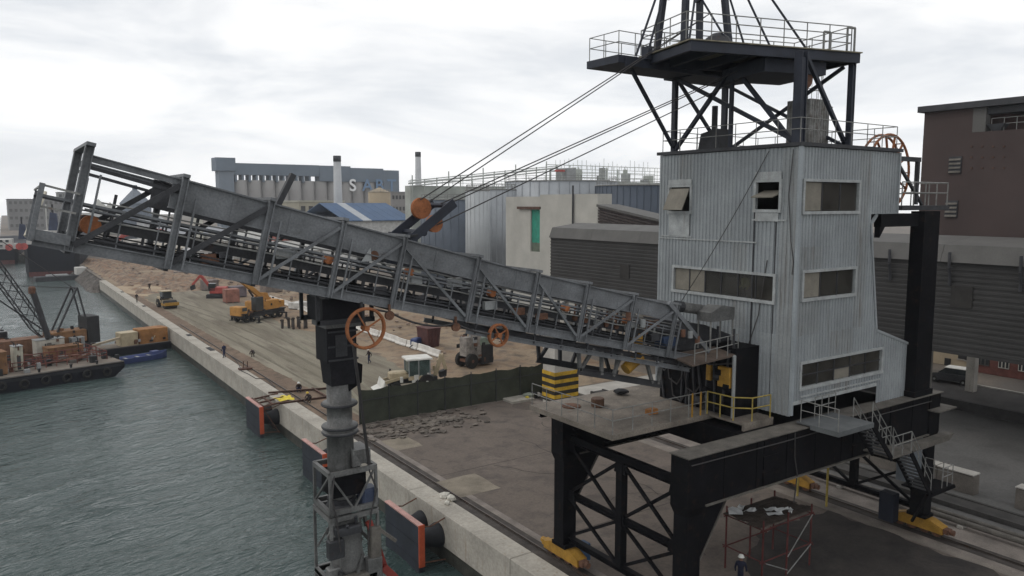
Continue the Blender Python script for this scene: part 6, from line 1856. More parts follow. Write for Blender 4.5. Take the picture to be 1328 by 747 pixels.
for i in range(3):
    for j in range(4):
        q = on(1260 + j * 14, 190 + i * 14, 'x', RX)
        MB().box(RX - 0.06, RX - 0.005, q.y - 0.09, q.y + 0.09, q.z - 0.07, q.z + 0.07).build('anchor_plate', m_brown, br, off=ro)
# street behind: beige building, brick workshop, parked car, kerb
m_beige = mat('beige_plaster', (0.42, 0.35, 0.25), 0.85, var=0.12, scale=0.4, streak=0.2, rustcol=(0.28, 0.22, 0.15))
BX = 92.5
y1, y0 = on(1200, 480, 'x', BX).y, on(1264, 480, 'x', BX).y
be = thing('beige_building', 'beige plastered building with small square windows across the road', 'building', (BX, (y0 + y1) / 2, 0))
bo_ = be.location
MB().box(BX, BX + 9, y0, y1 + 6, 0, 6.2).build('wall', m_beige, be, off=bo_)
for px, py in ((1229, 470), (1247, 461), (1255, 463), (1260, 466)):
    q = on(px, py, 'x', BX)
    w_ = MB().box(BX - 0.06, BX - 0.01, q.y - 0.35, q.y + 0.35, q.z - 0.4, q.z + 0.5).build('window', m_dk, be, off=bo_)
    MB().box(BX - 0.12, BX - 0.02, q.y - 0.45, q.y + 0.45, q.z - 0.52, q.z - 0.42).build('sill', m_conc, w_, off=bo_)
MB().box(BX - 0.3, BX + 9.3, y0 + 0.3, y1 + 6.3, 6.21, 6.5).build('roof', m_galr, be, off=bo_)
WX = 91.5
y3 = on(1262, 480, 'x', WX).y
ws = thing('brick_workshop', 'low red brick workshop with tall pale-framed windows and pale roof', 'building', (WX, y3 - 8, 0))
wso = ws.location
MB().box(WX, WX + 10, -5, y3, 0, 5.0).build('wall', mat('red_brick_wall', (0.15, 0.06, 0.05), 0.9, var=0.25, scale=1.5), ws, off=wso)
for (a, c) in ((1266, 1282), (1294, 1308), (1320, 1334)):
    ya, yc = on(c, 490, 'x', WX).y, on(a, 490, 'x', WX).y
    f = MB().box(WX - 0.1, WX - 0.01, ya, yc, 0.9, 4.2).build('window_frame', m_mwh if a > 1290 else m_galr, ws, off=wso)
    n_ = 3
    for i in range(n_):
        for j in range(3):
            d_ = (yc - ya) / n_
            MB().box(WX - 0.14, WX - 0.101, ya + d_ * i + 0.07, ya + d_ * (i + 1) - 0.07, 1.0 + j * 1.06, 1.0 + j * 1.06 + 0.95).build('pane', m_gl, f, off=wso)
MB().prism([(WX - 0.6, 5.0), (WX + 10.5, 5.0), (WX + 10.5, 6.2), (WX + 5, 7.2)], -5, y3 + 0.4).build('roof', m_galr, ws, off=wso)
o = MB().box(84.5, 84.8, -60, 120, -0.03, 0.12).build('kerb', m_conc)
o['kind'] = 'structure'
o = MB().box(73.1, 73.5, -60, 60, -0.03, 0.9).build('parapet_wall', mat('dark_parapet', (0.035, 0.033, 0.032), 0.9, var=0.3))
tag(o, 'low dark parapet wall between the rear yard and the road', 'wall')
q = G(1226, 498)
cr_ = thing('parked_car', 'white-roofed dark car parked in front of the beige building', 'car', (q.x + 1.2, q.y, 0), radians(100))
m_car = mat('dark_car_paint', (0.03, 0.032, 0.036), 0.3, var=0.05, bump=0, spec=0.6)
bdy = MB().prism([(-2.2, 0.35), (2.2, 0.35), (2.25, 0.85), (1.2, 1.05), (-2.15, 1.1), (-2.25, 0.7)], -0.88, 0.88).build('body', m_car, cr_)
MB().prism([(-2.05, 1.1), (1.15, 1.06), (0.45, 1.62), (-1.85, 1.66)], -0.78, 0.78).build('windows', m_gl, cr_)
MB().cbox(-1.9, 0.5, -0.8, 0.8, 1.655, 1.74, 0.03).build('roof', m_mwh, cr_)
for x in (-1.35, 1.4):
    for y in (-0.8, 0.8):
        wheel(cr_, x, y, 0.34, 0.22, m_grn)
for y in (-0.6, 0.6):
    MB().box(2.2, 2.27, y - 0.2, y + 0.2, 0.65, 0.82).build('headlight', m_mwh, cr_)
# beige shed under the gallery seen below the boom
sh = thing('beige_shed', 'pale beige shed with grey door behind the striped pillar', 'building', (66, 62, 0))
MB().box(0, 8, -14, 12, 0, 5.8).build('wall', mat('pale_beige_wall', (0.34, 0.29, 0.235), 0.9, var=0.15, scale=0.4), sh)
MB().box(-0.06, -0.01, -6, -2.5, 0, 3.4).build('door', m_grn, sh)
MB().box(-0.06, -0.01, 2, 5, 0, 3.2).build('door', m_boomd, sh)
for yy in (-10, -1, 7):
    MB().box(-0.1, -0.011, yy - 0.6, yy + 0.6, 3.8, 4.8).build('window', m_gl, sh)
sheet('pale_pavement', [(47.6, 60.9), (62, 60.9), (62, 48), (47.6, 48)], -0.005, m_conc)
# ------------------------------------------------------------------ far port: silos, chimneys, sheds, ships
def box_at(px0, px1, ytop, Y, depth, z0=0.0):
    x0, x1 = on(px0, 263, 'y', Y).x, on(px1, 263, 'y', Y).x
    return x0, x1, Y, Y + depth, z0, on((px0 + px1) / 2, ytop, 'y', Y).z
m_sil = mat('silo_concrete', (0.27, 0.26, 0.25), 0.9, var=0.12, scale=0.06, streak=0.2, rustcol=(0.2, 0.19, 0.18), bump=0)
m_silb = mat('silo_blue_grey', (0.17, 0.20, 0.235), 0.8, var=0.12, scale=0.06, bump=0)
m_silc = mat('silo_head_cladding', (0.13, 0.16, 0.195), 0.8, var=0.12, scale=0.06, bump=0)
SY0 = 470.0
def sx(px, Y=SY0):
    return on(px, 263, 'y', Y).x
def sz_(px, py, Y=SY0):
    return on(px, py, 'y', Y).z
si = thing('grain_silos', 'long row of concrete grain silos lettered SABT beneath a grey head gallery', 'silo', (sx(400), SY0, 0))
sio = si.location
n_c = 13
cxs = [sx(312) + (sx(508) - sx(312)) * i / (n_c - 1) for i in range(n_c)]
R_ = (cxs[1] - cxs[0]) * 0.52
ztop = sz_(400, 235)
first = None
for i, x in enumerate(cxs):
    if first is None:
        first = MB().lathe([(R_, 0), (R_, ztop)], (0, 0, 0), 20).build('silo_cell', m_sil, si, smooth=True)
        first.location = (x - sio.x, 0, 0)
        first.data.materials[0] = m_sil
    else:
        share(first, 'silo_cell', si, (x - sio.x, 0, 0))
MB().box(sx(302), sx(412), SY0 - R_, SY0 + R_, ztop + 3, sz_(350, 213)).build('head_gallery', m_silc, si, off=sio)
b = MB()
for x in [sx(305) + (sx(400) - sx(305)) * i / 11 for i in range(12)]:
    b.box(x - 0.6, x + 0.6, SY0 - R_ + 0.3, SY0 + R_ - 0.3, ztop - 1, ztop + 3.0)
b.build('gallery_stilts', m_silc, si, off=sio)
for a, c, yt in ((412, 452, 215), (452, 494, 218), (494, 514, 221)):
    MB().box(sx(a) + 0.05, sx(c), SY0 - R_ - 0.4, SY0 + R_, ztop - (0 if a < 490 else 14), sz_(a, yt)).build('head_gallery', m_silc, si, off=sio)
MB().box(sx(283), sx(302), SY0 - R_ * 1.1, SY0 + R_, 0, sz_(292, 222)).build('elevator_tower', m_silb, si, off=sio)
MB().box(sx(279), sx(304) - 0.05, SY0 - R_ * 1.4, SY0 + R_ * 1.2, sz_(292, 222) + 0.02, sz_(292, 205)).build('tower_head', m_silc, si, off=sio)
m_lw, m_lb = mat('white_letter', (0.75, 0.76, 0.76), 0.7, var=0.05, bump=0), mat('blue_letter', (0.13, 0.21, 0.33), 0.7, var=0.05, bump=0)
for ch, px, py, m in (('S', 457.5, 241, m_lw), ('A', 476.5, 241, m_lb), ('B', 492, 241, m_lb), ('T', 508, 241, m_lb)):
    cu = bpy.data.curves.new('letter', 'FONT')
    cu.body = ch
    cu.size = 10.5
    cu.extrude = 0.15
    cu.offset = 0.18
    cu.align_x = 'CENTER'
    cu.align_y = 'CENTER'
    tmp = bpy.data.objects.new('letter_curve', cu)
    COL.objects.link(tmp)
    me = bpy.data.meshes.new_from_object(tmp.evaluated_get(bpy.context.evaluated_depsgraph_get()))
    bpy.data.objects.remove(tmp)
    me.name = 'letter'
    me.materials.clear()
    me.materials.append(m)
    o = bpy.data.objects.new('letter', me)
    COL.objects.link(o)
    o.parent = si
    yl_ = SY0 - R_ - 0.7
    q = on(px, py, 'y', yl_)
    o.location = q - Vector(sio)
    o.rotation_euler = (radians(90), 0, 0)
# chimneys
m_chim = mat('pale_chimney', (0.40, 0.41, 0.42), 0.8, var=0.12, scale=0.2, streak=0.2, rustcol=(0.28, 0.28, 0.28), bump=0)
for px, yt, Y, w_, lb in ((437, 202, 260, 1.35, 'pale round chimney with dark cap in front of the grain silos'), (542, 197, 300, 1.25, 'pale round chimney with dark cap beside the pipe bridge')):
    q = on(px, yt, 'y', Y)
    t = thing('chimney', lb, 'chimney', (q.x, Y, 0))
    MB().lathe([(w_ * 1.35, 0), (w_ * 0.95, q.z - 2.0)], (0, 0, 0), 18).build('stack', m_chim, t, smooth=True)
    MB().lathe([(w_ * 1.02, q.z - 2.02), (w_ * 1.0, q.z)], (0, 0, 0), 18).build('cap', m_boomd, t, smooth=True)
# blue roofed shed
Y = 215
x0, x1, _, _, _, zt = box_at(448, 534, 276, Y, 30)
bs_ = thing('blue_roofed_shed', 'warehouse with bright blue pitched roof and pale roof strip behind the boom', 'shed', ((x0 + x1) / 2, Y, 0))
h_ = (x1 - x0) / 2
MB().box(-h_, h_, 0, 40, 0, zt - 2.2).build('wall', mat('shed_white_wall', (0.46, 0.46, 0.45), 0.8), bs_)
ez, rz_ = zt - 2.4, on(500, 264, 'y', Y + 20).z
m_blu = mat('blue_roof_sheet', (0.045, 0.09, 0.17), 0.65, var=0.12, scale=0.15, bump=0)
for i in range(8):
    xa, xb = -h_ - 0.6 + (2 * h_ + 1.2) * i / 8, -h_ - 0.6 + (2 * h_ + 1.2) * (i + 1) / 8 - 0.06
    m_ = m_silv if i in (2, 3) else m_blu
    MB().hexa([(xa, -0.8, ez), (xb, -0.8, ez), (xb, 20, rz_), (xa, 20, rz_), (xa, -0.8, ez + 0.2), (xb, -0.8, ez + 0.2), (xb, 20, rz_ + 0.2), (xa, 20, rz_ + 0.2)]).build('roof_sheet', m_ if i == 2 else m_blu, bs_)
MB().hexa([(-h_ - .6, 20.02, rz_), (h_ + .6, 20.02, rz_), (h_ + .6, 40.8, ez), (-h_ - .6, 40.8, ez), (-h_ - .6, 20.02, rz_ + .2), (h_ + .6, 20.02, rz_ + .2), (h_ + .6, 40.8, ez + .2), (-h_ - .6, 40.8, ez + .2)]).build('rear_roof', m_blu, bs_)
tank('storage_tank', 477, 507, 249, 330, mat('ochre_tank', (0.31, 0.25, 0.17), 0.8, var=0.15, scale=0.1, bump=0), 'ochre domed tank in front of the lettered silos', 2.0, 0)
# far sheds and plant seen through and above the truss
FAR = [  # px0, px1, ytop, Y, depth, colour, roof colour, roof rise, windows, label
    (388, 446, 262, 300, 25, (0.30, 0.28, 0.22), (0.35, 0.34, 0.28), 0.0, 6, 'low olive plant building in front of the silos beside the chimney'),
    (508, 530, 250, 380, 20, (0.22, 0.21, 0.20), (0.2, 0.2, 0.2), 0.0, 5, 'small grey brown block beside the lettered silos'),
    (10, 101, 259, 640, 40, (0.20, 0.195, 0.19), (0.16, 0.16, 0.165), 0.0, 14, 'long grey gridded silo block across the harbour'),
    (76, 88, 250, 660, 20, (0.21, 0.21, 0.20), (0.2, 0.2, 0.2), 0.0, 2, 'small grey lift house on the far gridded block'),
    (108, 160, 276, 520, 30, (0.30, 0.29, 0.26), (0.26, 0.26, 0.25), 3.0, 6, 'pale low shed beyond the black ship'),
    (120, 140, 258, 560, 20, (0.34, 0.34, 0.31), (0.33, 0.33, 0.30), 6.0, 2, 'pale hopper house with pointed roof across the harbour'),
    (138, 152, 262, 565, 18, (0.36, 0.36, 0.33), (0.35, 0.35, 0.32), 5.0, 2, 'small pale hopper house next to the pointed one'),
    (192, 216, 282, 330, 30, (0.36, 0.37, 0.38), (0.30, 0.31, 0.32), 2.0, 3, 'pale grey shed behind the left part of the truss'),
    (215, 300, 296, 300, 40, (0.22, 0.23, 0.25), (0.26, 0.27, 0.29), 2.0, 6, 'long blue grey transit shed behind the truss'),
    (250, 262, 280, 295, 3, (0.55, 0.54, 0.48), (0.5, 0.5, 0.45), 0.0, 0, 'narrow cream stair tower on the transit shed'),
    (290, 372, 302, 270, 35, (0.42, 0.41, 0.38), (0.36, 0.36, 0.34), 2.5, 8, 'long cream shed with many windows behind the truss'),
    (355, 384, 306, 250, 12, (0.28, 0.10, 0.08), (0.5, 0.5, 0.5), 0.0, 3, 'small brick red office with white columns behind the truss'),
    (372, 452, 314, 235, 30, (0.50, 0.49, 0.46), (0.44, 0.44, 0.42), 2.5, 7, 'white site sheds beyond the earthworks'),
    (440, 560, 300, 225, 30, (0.30, 0.29, 0.28), (0.24, 0.25, 0.26), 2.5, 8, 'grey warehouse under the blue roof edge'),
    (540, 640, 330, 178, 16, (0.33, 0.31, 0.28), (0.26, 0.26, 0.26), 2.0, 6, 'pale grey store in front of the round tanks'),
    (196, 240, 316, 262, 12, (0.44, 0.38, 0.28), (0.36, 0.33, 0.28), 1.5, 3, 'tan gatehouse beyond the red earth heaps'),
    (240, 300, 322, 250, 8, (0.52, 0.52, 0.51), (0.46, 0.46, 0.46), 0.6, 5, 'row of white site cabins beyond the earth heaps'),
]
for i, (a, c, yt, Y, dp, colr, rcol, rise, nw, lb) in enumerate(FAR):
    x0, x1, y0, y1, z0, zt = box_at(a, c, yt, Y, dp)
    t = thing('harbour_building', lb, 'building', ((x0 + x1) / 2, Y, 0))
    hw = (x1 - x0) / 2
    mw, mr = mat('far_wall_%d' % i, colr, 0.9, var=0.15, scale=0.12, bump=0), mat('far_roof_%d' % i, rcol, 0.8, var=0.15, scale=0.12, bump=0)
    MB().box(-hw, hw, 0, dp, 0, zt - rise).build('wall', mw, t)
    if rise > 4:
        MB().add([(-hw * 1.1, -0.3, zt - rise), (hw * 1.1, -0.3, zt - rise), (hw * 1.1, dp, zt - rise), (-hw * 1.1, dp, zt - rise), (0, dp / 2, zt)], [(0, 1, 4), (1, 2, 4), (2, 3, 4), (3, 0, 4), (3, 2, 1, 0)]).build('roof', mr, t)
    elif rise > 0:
        MB().add([(-hw - .4, -0.5, zt - rise), (hw + .4, -0.5, zt - rise), (hw + .4, dp + .5, zt - rise), (-hw - .4, dp + .5, zt - rise), (-hw - .4, dp / 2, zt), (hw + .4, dp / 2, zt)], [(0, 1, 5, 4), (2, 3, 4, 5), (0, 4, 3), (1, 2, 5), (3, 2, 1, 0)]).build('roof', mr, t)
    else:
        MB().box(-hw - .3, hw + .3, -0.3, dp + .3, zt + 0.01, zt + 0.6).build('roof', mr, t)
    rows = max(1, min(6, int((zt - rise) / 5)))
    src = None
    for r_ in range(rows):
        for k in range(nw):
            w_ = 2 * hw / nw
            if src is None:
                src = MB().box(-w_ * 0.28, w_ * 0.28, -0.1, -0.02, -1.0, 1.0).build('window', m_galr if i == 2 else m_gal, t)
                o = src
            else:
                o = share(src, 'window', t)
            o.location = (-hw + w_ * (k + 0.5), 0, (zt - rise) * (r_ + 0.6) / rows)
# conical-roofed store with a lantern
Y = 420
x0, x1, _, _, _, zt = box_at(155, 196, 264, Y, 0)
t = thing('round_store', 'slate blue round store with conical roof and small lantern on top', 'silo', ((x0 + x1) / 2, Y, 0))
r = (x1 - x0) / 2
MB().lathe([(r, 0), (r, zt)], (0, 0, 0), 24).build('wall', mat('slate_wall', (0.13, 0.15, 0.18), 0.85, bump=0), t, smooth=True)
MB().lathe([(r * 1.05, zt), (r * 0.2, zt + 6.5)], (0, 0, 0), 24).build('roof', mat('slate_roof', (0.17, 0.19, 0.22), 0.85, bump=0), t)
MB().lathe([(r * 0.16, zt + 6.4), (r * 0.16, zt + 9)], (0, 0, 0), 10).build('lantern', m_silc, t)
# red gantry arm working beyond the boom
q0 = G(150, 341)
rg = thing('harbour_crane', 'red harbour crane with arched jib and white cabin beyond the earth heaps', 'crane', (q0.x + 12, 300, 0))
MB().path([(-9, 0, 4.5), (-5, 0, 8.8), (0, 0, 9.6), (7, 0, 9.2), (8.5, 0, 6), (9, 0, 0)], 0.55, 6).build('jib', m_redm, rg)
MB().path([(-9, 1, 4.5), (-5, 1.5, 7.4), (0, 2, 8.2), (7, 2, 7.8)], 0.3, 6).build('lower_jib', m_redm, rg)
MB().cbox(-5.5, 5.5, -1, 4, 0.0, 6.2, 0.2).build('cabin', m_mwh, rg)
MB().box(-4.5, -1.5, -1.06, -1.01, 3.0, 5.0).box(1.0, 4.0, -1.06, -1.01, 3.0, 5.0).build('window_band', m_gl, rg)
# ------------------------------------------------------------------ ships and barge
m_hull = mat('black_ship_hull', (0.013, 0.014, 0.019), 0.65, spec=0.12, var=0.3, scale=0.1, streak=0.15, rustcol=(0.05, 0.035, 0.03), bump=0)
m_boot = mat('red_boot_topping', (0.10, 0.035, 0.032), 0.7, var=0.2, bump=0)
m_sup = mat('ship_white', (0.50, 0.49, 0.46), 0.7, var=0.1, scale=0.2, bump=0)
def ship(px0, px1, ydeck, ywater, label, funcol, yaw, fun_px, length=90, top=5.0):
    c = on((px0 + px1) / 2, ywater, 'z', -3)
    sc_ = c.y
    w = abs(on(px1, ywater, 'y', sc_).x - on(px0, ywater, 'y', sc_).x)
    h = on((px0 + px1) / 2, ydeck, 'y', sc_).z + 3
    t = thing('cargo_ship', label, 'ship', (c.x, c.y, -3), radians(yaw))
    hw = w / 2
    sec = []
    stations = [(0, 0.80, 0.0), (3, 0.95, -0.5), (10, 1, -1.5), (length * 0.7, 1, -1.5), (length * 0.9, 0.7, -1.0), (length, 0.06, 0.5)]
    hull = MB()
    for s_, f, kz in stations:
        hull.v += [(-hw * f, s_, h + (1.5 if s_ > length * 0.85 else 0)), (-hw * f * 0.97, s_, 1.3), (-hw * f * 0.9, s_, kz - 1), (hw * f * 0.9, s_, kz - 1), (hw * f * 0.97, s_, 1.3), (hw * f, s_, h + (1.5 if s_ > length * 0.85 else 0))]
    for k in range(len(stations) - 1):
        for j in range(5):
            hull.f.append((k * 6 + j, k * 6 + j + 1, (k + 1) * 6 + j + 1, (k + 1) * 6 + j))
        hull.f.append((k * 6 + 5, k * 6, (k + 1) * 6, (k + 1) * 6 + 5))
    hull.f.append((0, 1, 2, 3, 4, 5))
    ho = hull.build('hull', m_hull, t)
    MB().box(-hw * 0.79, hw * 0.79, -0.06, -0.01, -0.2, 1.4).build('boot_topping', m_boot, t)
    MB().box(-hw * 0.85, hw * 0.85, 3.5, 13, h, h + top * 0.5).box(-hw * 0.7, hw * 0.7, 4.2, 12, h + top * 0.5, h + top).build('superstructure', m_sup, t)
    for z in (0.3, 0.8):
        for x in (-0.5, -0.25, 0, 0.25, 0.5):
            MB().box(hw * x - 0.5, hw * x + 0.5, 3.4 if z < 0.5 else 4.1, 3.49 if z < 0.5 else 4.19, h + top * z - 0.4, h + top * z + 0.5).build('window', m_gl, t)
    MB().rail([(-hw * 0.8, 0.2, h), (hw * 0.8, 0.2, h)], 1.1, 1.5, r=0.06).build('stern_rail', m_sup, t)
    MB().prism([(fun_px - 1.3, h + top), (fun_px + 1.5, h + top), (fun_px + 1.1, h + top + 5.2), (fun_px - 0.6, h + top + 5.6)], 6, 9).build('funnel', funcol, t)
    MB().tube((fun_px, 7.5, h + top + 5), (fun_px, 7.5, h + top + 8), 0.3).build('exhaust', m_dk, t)
    MB().tube((-1.5, 10, h + top), (-1.5, 10, h + top + 8), 0.2).build('mast', m_sup, t)
    return t, h, hw
m_fun = mat('dark_blue_funnel', (0.03, 0.04, 0.075), 0.6, var=0.2, bump=0)
t, h, hw = ship(30, 107, 317, 358, 'black hulled cargo ship with dark blue funnel moored beyond the quay end', m_fun, -8, 0.4, 80, 4.0)
MB().bar((-8, 16, h + 2), (-3, 30, h + 16), 0.9, 0.9).build('derrick', mat('cream_derrick', (0.45, 0.42, 0.34), 0.7, bump=0), t)
for x in (-8.0, -6.8):
    MB().lathe([(0.2, -0.2), (1.0, -0.2), (1.0, 0.2), (0.2, 0.2)], (x, -0.05, h - 0.4), 14, 'y').build('lifebuoy', mat('lifebuoy_red', (0.42, 0.09, 0.08), 0.7, bump=0), t)
t, h, hw = ship(-40, 27, 324, 343, 'distant ship with dark blue funnel and red waterline at the harbour mouth', m_fun, -5, 8.5, 100, 3.5)
MB().lathe([(0.2, -0.2), (1.2, -0.2), (1.2, 0.2), (0.2, 0.2)], (hw * 0.6, -0.05, h + 0.8), 14, 'y').build('lifebuoy', mat('lifebuoy_red', (0.4, 0.1, 0.1)), t)
# small work pontoons off the quay end
for (px, py, w_, l, lb) in ((78, 364, 12, 3.5, 'low grey work pontoon in front of the black ship'), (108, 362, 5.5, 4.5, 'small dark tug pontoon at the far quay end')):
    q = on(px, py, 'z', -3)
    t = thing('work_pontoon', lb, 'pontoon', (q.x, q.y, -3.2), radians(8))
    MB().cbox(-w_ / 2, w_ / 2, 0, l, 0, 1.5, 0.15).build('hull', m_dk if w_ < 8 else m_boomd, t)
    MB().cbox(-w_ / 4, w_ / 5, 0.6, l - 0.6, 1.5, 3.6 if w_ < 8 else 1.9, 0.1).build('cabin', m_sup if w_ < 8 else m_grn, t)
    MB().bar((w_ / 3, l / 2, 1.5), (w_ / 3, l / 2, 3.4), 0.15).build('bollard', m_dk, t)
# work barge
ang = math.atan2(109.2 - 106, 13.4)
bg_ = thing('work_barge', 'flat black work barge with cluttered deck and red handrails on the water', 'barge', (13.6, 108.6, -3.3), ang)
m_bdk = mat('barge_deck', (0.17, 0.145, 0.12), 0.9, var=0.35, scale=0.3, rust=0.3, rustcol=(0.13, 0.07, 0.05))
MB().prism([(-50, 0.3), (-1.2, 0.3), (0, 1.3), (0, 2.0), (-50, 2.0)], 0, 17).build('hull', m_hull, bg_)
MB().box(-50, -0.05, 0.05, 16.95, 2.0, 2.06).build('deck', m_bdk, bg_)
MB().box(-50, 0, -0.08, -0.005, 1.55, 1.85).build('rubbing_strake', m_rub2, bg_)
m_rrail = mat('rusty_red_rail', (0.15, 0.05, 0.04), 0.8, var=0.3)
MB().rail([(-14, 3.0, 2.06), (-1.0, 3.0, 2.06), (-1.0, 15, 2.06)], 1.1, 1.2, r=0.05).build('deck_rail', m_rrail, bg_)
MB().rail([(-13.5, 5.2, 2.06), (-1.5, 5.2, 2.06)], 1.5, 0.9, r=0.06, mids=(0.3, 0.65)).build('deck_rail', m_rrail, bg_)
for i, x in enumerate((-3.0, -6.0, -9.5)):
    MB().lathe([(0.12, 2.06), (0.16, 2.4), (0.22, 2.5)], (x, 0.8, 0), 10).build('bollard', m_dk, bg_)
rnd = random.Random(31)
for i in range(70):
    x, y = rnd.uniform(-16, -1.2), rnd.uniform(1.2, 13)
    w_, h_ = rnd.uniform(0.3, 1.0), rnd.uniform(0.25, 0.9)
    MB().box(x, x + w_, y, y + w_, 2.06, 2.06 + h_).build('deck_gear', (m_rusty, m_grn, m_dk, m_brown, m_dusty, m_dk)[i % 6], bg_)
for i in range(14):
    x, y = rnd.uniform(-14, -3), rnd.uniform(3, 12)
    MB().tube((x, y, 2.3), (x + rnd.uniform(1.5, 3.5), y + rnd.uniform(-.4, .4), 2.3 + rnd.uniform(0, 0.6)), rnd.uniform(0.06, 0.16), n=7).build('deck_pipe', (m_rusty, m_dk, m_brown)[i % 3], bg_)
for i in range(8):
    x, y = rnd.uniform(-14, -2), rnd.uniform(3, 13)
    MB().tube((x, y, 2.06), (x + rnd.uniform(-.2, .2), y, 2.06 + rnd.uniform(1.5, 3.0)), 0.06, n=6).build('deck_stanchion', m_dk, bg_)
for i in range(9):
    MB().ring((-2.2 - i * 2.3, -0.16, 1.1 + 0.1 * (i % 2)), 0.42, 0.15, 'y', 16, 6).build('tyre_fender', m_tyre, bg_)
for x, y in ((-4.2, 8.3), (-11.8, 9.0)):
    MB().lathe([(0.85, -0.7), (0.85, -0.6), (0.45, -0.6), (0.45, 0.6), (0.85, 0.6), (0.85, 0.7)], (x, y, 2.95), 16, 'y').build('winch_drum', m_rusty, bg_)
    MB().box(x - 0.9, x + 0.9, y - 0.9, y - 0.72, 2.06, 3.2).box(x - 0.9, x + 0.9, y + 0.72, y + 0.9, 2.06, 3.2).build('winch_frame', m_dk, bg_)
MB().path([(-4.2, 8.3, 3.4), (-2.5, 6, 2.8), (-0.4, 3, 2.2)], 0.05).build('mooring_rope', m_rope, bg_)
MB().box(-50, -0.02, 0.02, 0.45, 2.06, 2.12).build('edge_plate', m_dusty, bg_)
def on_barge(x, y, z=2.06):
    return bg_.location + Vector((x * cos(ang) - y * sin(ang), x * sin(ang) + y * cos(ang), z))
m_orb = mat('faded_orange_cabin', (0.19, 0.10, 0.048), 0.8, var=0.35, scale=0.9, rust=0.35)
for i, (x, y, w_, d_, h_, m, nm, lb) in enumerate((
        (-9.0, 7.0, 4.2, 2.2, 1.6, m_orb, 'deck_cabin', 'faded orange deck cabin amid the barge'),
        (-9.6, 9.6, 3.4, 1.6, 2.4, mat('pale_tarp', (0.40, 0.38, 0.33), 0.8), 'covered_winch', 'pale covered winch on the barge behind the orange cabin'),
        (-13.0, 12.2, 5.5, 2.4, 2.3, mat('brown_orange_box', (0.17, 0.09, 0.055), 0.8, var=0.4), 'deck_container', 'brown container on the far side of the barge'),
        (-11.9, 3.2, 1.0, 1.4, 3.0, mat('cream_locker', (0.40, 0.38, 0.31), 0.7), 'deck_locker', 'tall cream locker near the barge edge'),
        (-16.5, 2.0, 3.6, 2.4, 2.7, m_orb, 'generator_box', 'orange brown generator box at the barge end away from the quay'),
        (-5.0, 10.6, 1.6, 1.4, 2.0, m_grn, 'winch_cabinet', 'small grey winch cabinet beside the barge crane'),
        (-16.0, 14.5, 1.6, 1.4, 3.0, m_dk, 'chain_locker', 'black square locker behind the brown container'),
        (-13.0, 15.4, 1.8, 1.0, 3.2, m_dk, 'air_tank', 'black upright tank beside the black locker on the barge'))):
    t = thing(nm, lb, nm.replace('_', ' '), on_barge(x + (2.4 if y > 6 else 0.5), y), ang)
    MB().cbox(0, w_, 0, d_, 0.12, h_, 0.08).build('body', m, t)
    MB().box(0.1, w_ - 0.1, 0.1, d_ - 0.1, 0, 0.12).build('skid', m_dk, t)
    MB().box(w_ * 0.3, w_ * 0.3 + min(0.8, w_ * 0.4), -0.03, -0.003, 0.2, min(1.9, h_ * 0.8)).build('door', m_boomd, t)
    MB().box(-0.05, w_ + 0.05, -0.05, d_ + 0.05, h_, h_ + 0.08).build('roof', m_grn if i % 2 else m, t)
    for k in range(int(w_ / 0.5)):
        MB().box(0.2 + k * 0.5, 0.28 + k * 0.5, -0.045, -0.001, 0.15, h_ - 0.05).build('rib', m, t)
    greeble(t, 0.2, w_ - 0.2, 0.0, d_, 0.3, h_ + 0.1, 12, (m_dk, m_rusty, m_dusty), 40 + i)
# spud post and crawler crane on the barge
sp_ = thing('spud_post', 'thick dark leaning steel post rising from the barge deck', 'post', on_barge(-5.6, 10.0), ang)
MB().tube((0.6, 0, 0), (-1.5, 0, 9.2), 0.38, n=12).build('pile', m_boomd, sp_)
MB().lathe([(0.44, 8.6), (0.44, 9.3), (0.3, 9.5)], (-1.5, 0, 0), 12).build('cap', m_rusty, sp_)
MB().box(-0.1, 1.3, -0.7, 0.7, 0, 0.8).build('guide_frame', m_dk, sp_)
cc = thing('crawler_crane', 'orange crawler crane with lattice jib and black counterweight standing on the barge', 'crane', on_barge(-0.9 - 1.6, 13.2), ang + radians(4))
for y in (-1.5, 1.5):
    MB().cbox(-2.6, 2.6, y - 0.4, y + 0.4, 0, 1.0, 0.25).build('track', m_dk, cc)
MB().cbox(-2.4, 2.2, -1.4, 1.4, 1.25, 2.9, 0.1).build('house', m_orb, cc)
MB().lathe([(0.9, 1.0), (0.9, 1.26)], (0, 0, 0), 16).build('slew_ring', m_dk, cc)
MB().cbox(2.25, 3.9, -1.5, 1.5, 0.9, 4.6, 0.08).build('counterweight', m_dk, cc)
for y in (-0.9, 0.9):
    MB().bar((-1.4, y, 2.9), (1.4, y, 8.6), 0.22, 0.22).build('gantry_leg', m_boomd, cc)
    MB().bar((2.6, y, 3.0), (1.5, y, 8.6), 0.18, 0.18).build('gantry_stay', m_boomd, cc)
MB().bar((1.4, -0.95, 8.6), (1.4, 0.95, 8.6), 0.25).build('gantry_head', m_boomd, cc)
jb = MB()
A, Bv = Vector((-2.2, 0, 1.6)), Vector((-12.0, 0, 19.5))
dj = (Bv - A).normalized()
uj = Vector((dj.z, 0, -dj.x)).normalized()
N = 16
def jp(t_, a, b):
    wd = 0.75 * min(1, 0.25 + t_ * 6)
    return A.lerp(Bv, t_) + Vector((0, 1, 0)) * wd * a + uj * wd * b
for a, b in ((-1, -1), (1, -1), (1, 1), (-1, 1)):
    for k in range(N):
        jb.tube(jp(k / N, a, b), jp((k + 1) / N, a, b), 0.09, n=5)
